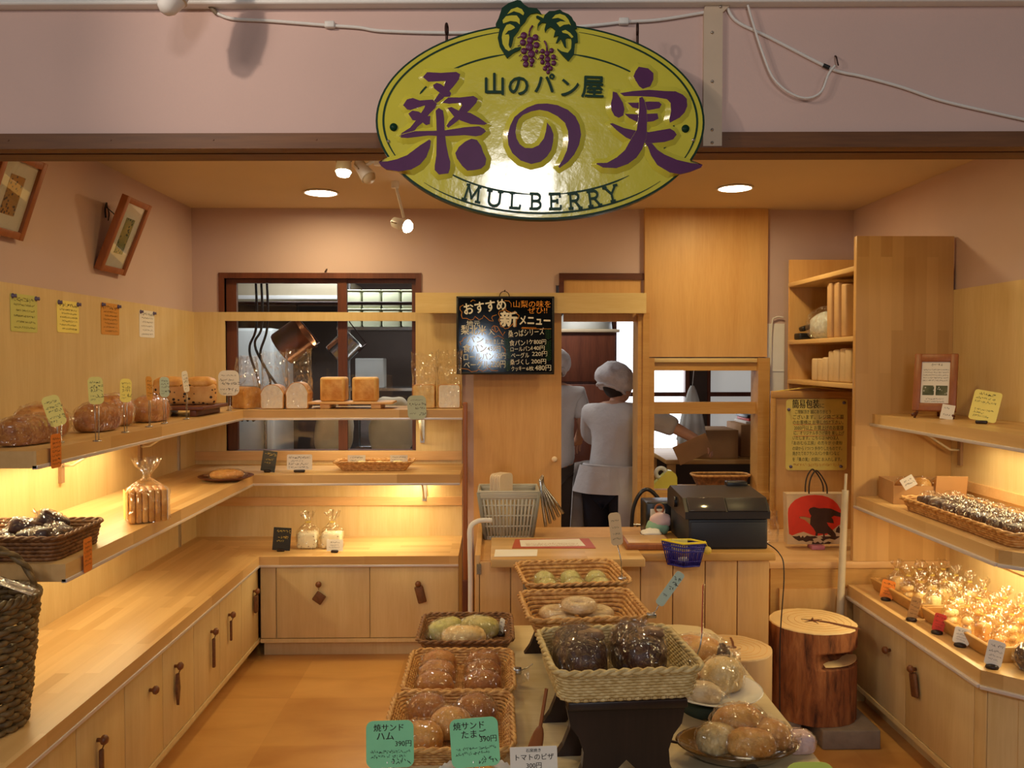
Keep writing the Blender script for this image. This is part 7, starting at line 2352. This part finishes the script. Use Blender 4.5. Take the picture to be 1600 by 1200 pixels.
# cardboard box with wrapped goods
t = thing('open_box', 'open cardboard box of wrapped goods at the back of the middle right shelf', 'box', (1.765, 3.41, RM), -.12)
bx = MB()
for x0, x1, y0_, y1_ in ((-.14, .14, -.09, -.086), (-.14, .14, .086, .09), (-.14, -.136, -.086, .086), (.136, .14, -.086, .086)):
    bx.box(x0, x1, y0_, y1_, 0, .075 if y1_ < 0 and y0_ < -.08 else .09)
bx.box(-.136, .136, -.086, .086, 0, .004)
part(t, 'box', bx, CARD)
part(t, 'flap', MB().box(.02, .14, -.002, .002, 0, .085, M=Tr(0, -.092, .035) @ Rx(.18)), CARD)
for i, (x0, y0_, nm) in enumerate(((-.075, -.02, 'left'), (.0, .0, 'middle'), (.075, -.02, 'right'))):
    bun('wrapped_cake', nm + ' shiny wrapped cake in the open cardboard box', 'cake', (1.765 + x0, 3.41 + y0_, RM + .006), .3, (.036, .05, .050), (CRUSTD, CRUSTL, CRUSTD)[i], 151 + i, 'wrapped cakes in the open box', FILMS, False, flat=-.8)
card('white card tucked at the left of the open cardboard box', (1.668, 3.295, RM), -.1, .052, .052, PAPERW, (), [(-.3, .3, .7, .14), (-.3, .3, .4, .14)], -.3, -.6, 'none', .002, 'price_card', None, None, .075)
# long basket of dark packs
basket('long brown basket of dark wrapped cakes on the middle right shelf', (1.715, 2.885, RM), 0, .25, .72, .045, (WICK, WICKDBASE), None, 5, .02, .008, .03, 150)
nm_ = ('first', 'second', 'third', 'fourth', 'fifth', 'sixth', 'seventh')
for i in range(7):
    for j in range(2):
        t = thing('wrapped_cake', nm_[i] + (' dark wrapped cake from the back, aisle side of the long basket', ' dark wrapped cake from the back, wall side of the long basket')[j], 'cake',
                  (1.672 + j * .092, 3.165 - i * .091, RM + .0095), .30, 'dark wrapped cakes in the long basket')
        part(t, 'cake', MB().rbox(-.036, .036, -.030, .030, .004, .050, .008, 3), CAKE)
        part(t, 'clear_wrapper', MB().join(wrap(.041, .036, .038, 160 + i * 2 + j, False, .14, -.78), Tr(0, 0, .031)), FILMS)
# bagged sweets on the right worktop
nm2 = ('first', 'second', 'third', 'fourth', 'fifth', 'sixth', 'seventh', 'eighth')
for b3, (yc, dl, lb) in enumerate(((3.27, .40, 'back'), (2.83, .44, 'front'))):
    t = thing('wooden_tray', lb + ' shallow wooden tray of bagged sweets on the right worktop', 'tray', (1.772, yc, RC), 0, 'wooden trays on the right worktop')
    sdm = MB()
    for s in (-1, 1):
        sdm.rbox(-.006, .006, -dl / 2, dl / 2, 0, .052, .002, M=Tr(s * .165, 0, .002) @ Ry(s * .35))
        sdm.rbox(-.17, .17, -.005, .005, 0, .048, .002, M=Tr(0, s * (dl / 2 - .004), .002))
    part(t, 'sides', sdm, ORANGEW)
    part(t, 'bottom', MB().box(-.162, .162, -dl / 2, dl / 2, 0, .006), ORANGEW)
SW = (COOKIE, SHRED, CRUSTL, CRUSTP)
for i in range(8):
    for j in range(3):
        y_ = 3.418 - i * .098 - (.03 if i > 3 else 0)
        t = thing('sweet_bag', nm2[i] + (' bag of sweets from the back, aisle row of the right worktop', ' bag of sweets from the back, middle row of the right worktop', ' bag of sweets from the back, wall row of the right worktop')[j], 'bag',
                  (1.672 + j * .098, y_, RC + .0068), .5 + .3 * ((i + j) % 3), 'bags of sweets on the right worktop')
        if (i + j) % 3 == 0:
            part(t, 'sweets', MB().rbox(-.028, .028, -.018, .018, .003, .060, .010, 3), SW[(i * 3 + j) % 4])
        else:
            mm = MB()
            for q_ in range(4):
                mm.join(blob(.017, .016, .011, 200 + i * 9 + j * 3 + q_, .1), Tr((q_ % 2) * .026 - .013, .004 * (q_ % 3) - .004, .013 + .024 * (q_ // 2)))
            part(t, 'sweets', mm, SW[(i * 3 + j + 1) % 4])
        part(t, 'clear_bag', gathered_bag(.072, .050, .068, 300 + i * 3 + j, neck=.014, tail=.035, flare=.030), FILMG)
        part(t, 'tie', MB().torus(.0075, .0018, 12, 6, Tr(0, 0, .068 * 1.05 + .019)), GOLDY)
for i, (x0, y0_, nm) in enumerate(((1.68, 2.555, 'left'), (1.815, 2.53, 'right'))):
    bun('wrapped_cake', nm + ' dark glossy wrapped cake at the near end of the right worktop', 'cake', (x0, y0_, RC), .4, (.05, .04, .046), CAKE, 171 + i, 'dark cakes at the near end', FILMS, True, flat=-.8)
for px, py, wv, hv, pm, roll, lb in ((1384, 938, .050, .074, PAPERO, .16, 'orange tag on a dark round foot, farthest on the right worktop'), (1424, 970, .034, .082, TANPRINT, .22, 'brown tag on a dark round foot, second on the right worktop'),
                                     (1464, 990, .038, .064, PAPERR, .20, 'red tag on a dark round foot, third on the right worktop'), (1500, 1010, .050, .056, PAPERW, .18, 'small white tag on a dark round foot, fourth on the right worktop'),
                                     (1550, 1044, .048, .080, PAPERW, .18, 'tall white tag on a dark round foot, nearest on the right worktop')):
    p = on(px, py, RC)
    card(lb, (p.x, p.y, RC), -.55, wv, hv, pm, (), [(-.34, .34, .80, .10), (-.34, .34, .58, .08), (-.3, .3, .40, .06), (-.3, .2, .25, .06)], .12, roll, 'base', .008, 'price_card', None, 'tags on round feet', .008)
# white wall cord by the hatch
solo('power_cable', 'thin white cable running down the wall beside the serving hatch', 'cable', MB().tube(spline([at(1224, 496, Y=4.575), at(1212, 496, Y=4.575), at(1206, 510, Y=4.575), at(1204, 600, Y=4.575), at(1203, 700, Y=4.575), at(1202, 770, Y=4.575), at(1203, 860, Y=4.575)]), .0045, 6), CABLE)

# ------------------------------------------------------------------ the header wall stands a little askew to the back wall
PIV, SKEW = Vector((.1, YF, 0)), -.028
for o in list(COL.objects):
    if o.parent is None and (o.name in ('wall_front', 'wall_above', 'trim_1', 'trim_2', 'trim_3') or
                             (o.get('category') in ('cable', 'bracket') and o.location.y < 2.3 and o.location.z > 2)):
        o.location = PIV + Rz(SKEW).to_3x3() @ (o.location - PIV)
        o.rotation_euler.z += SKEW
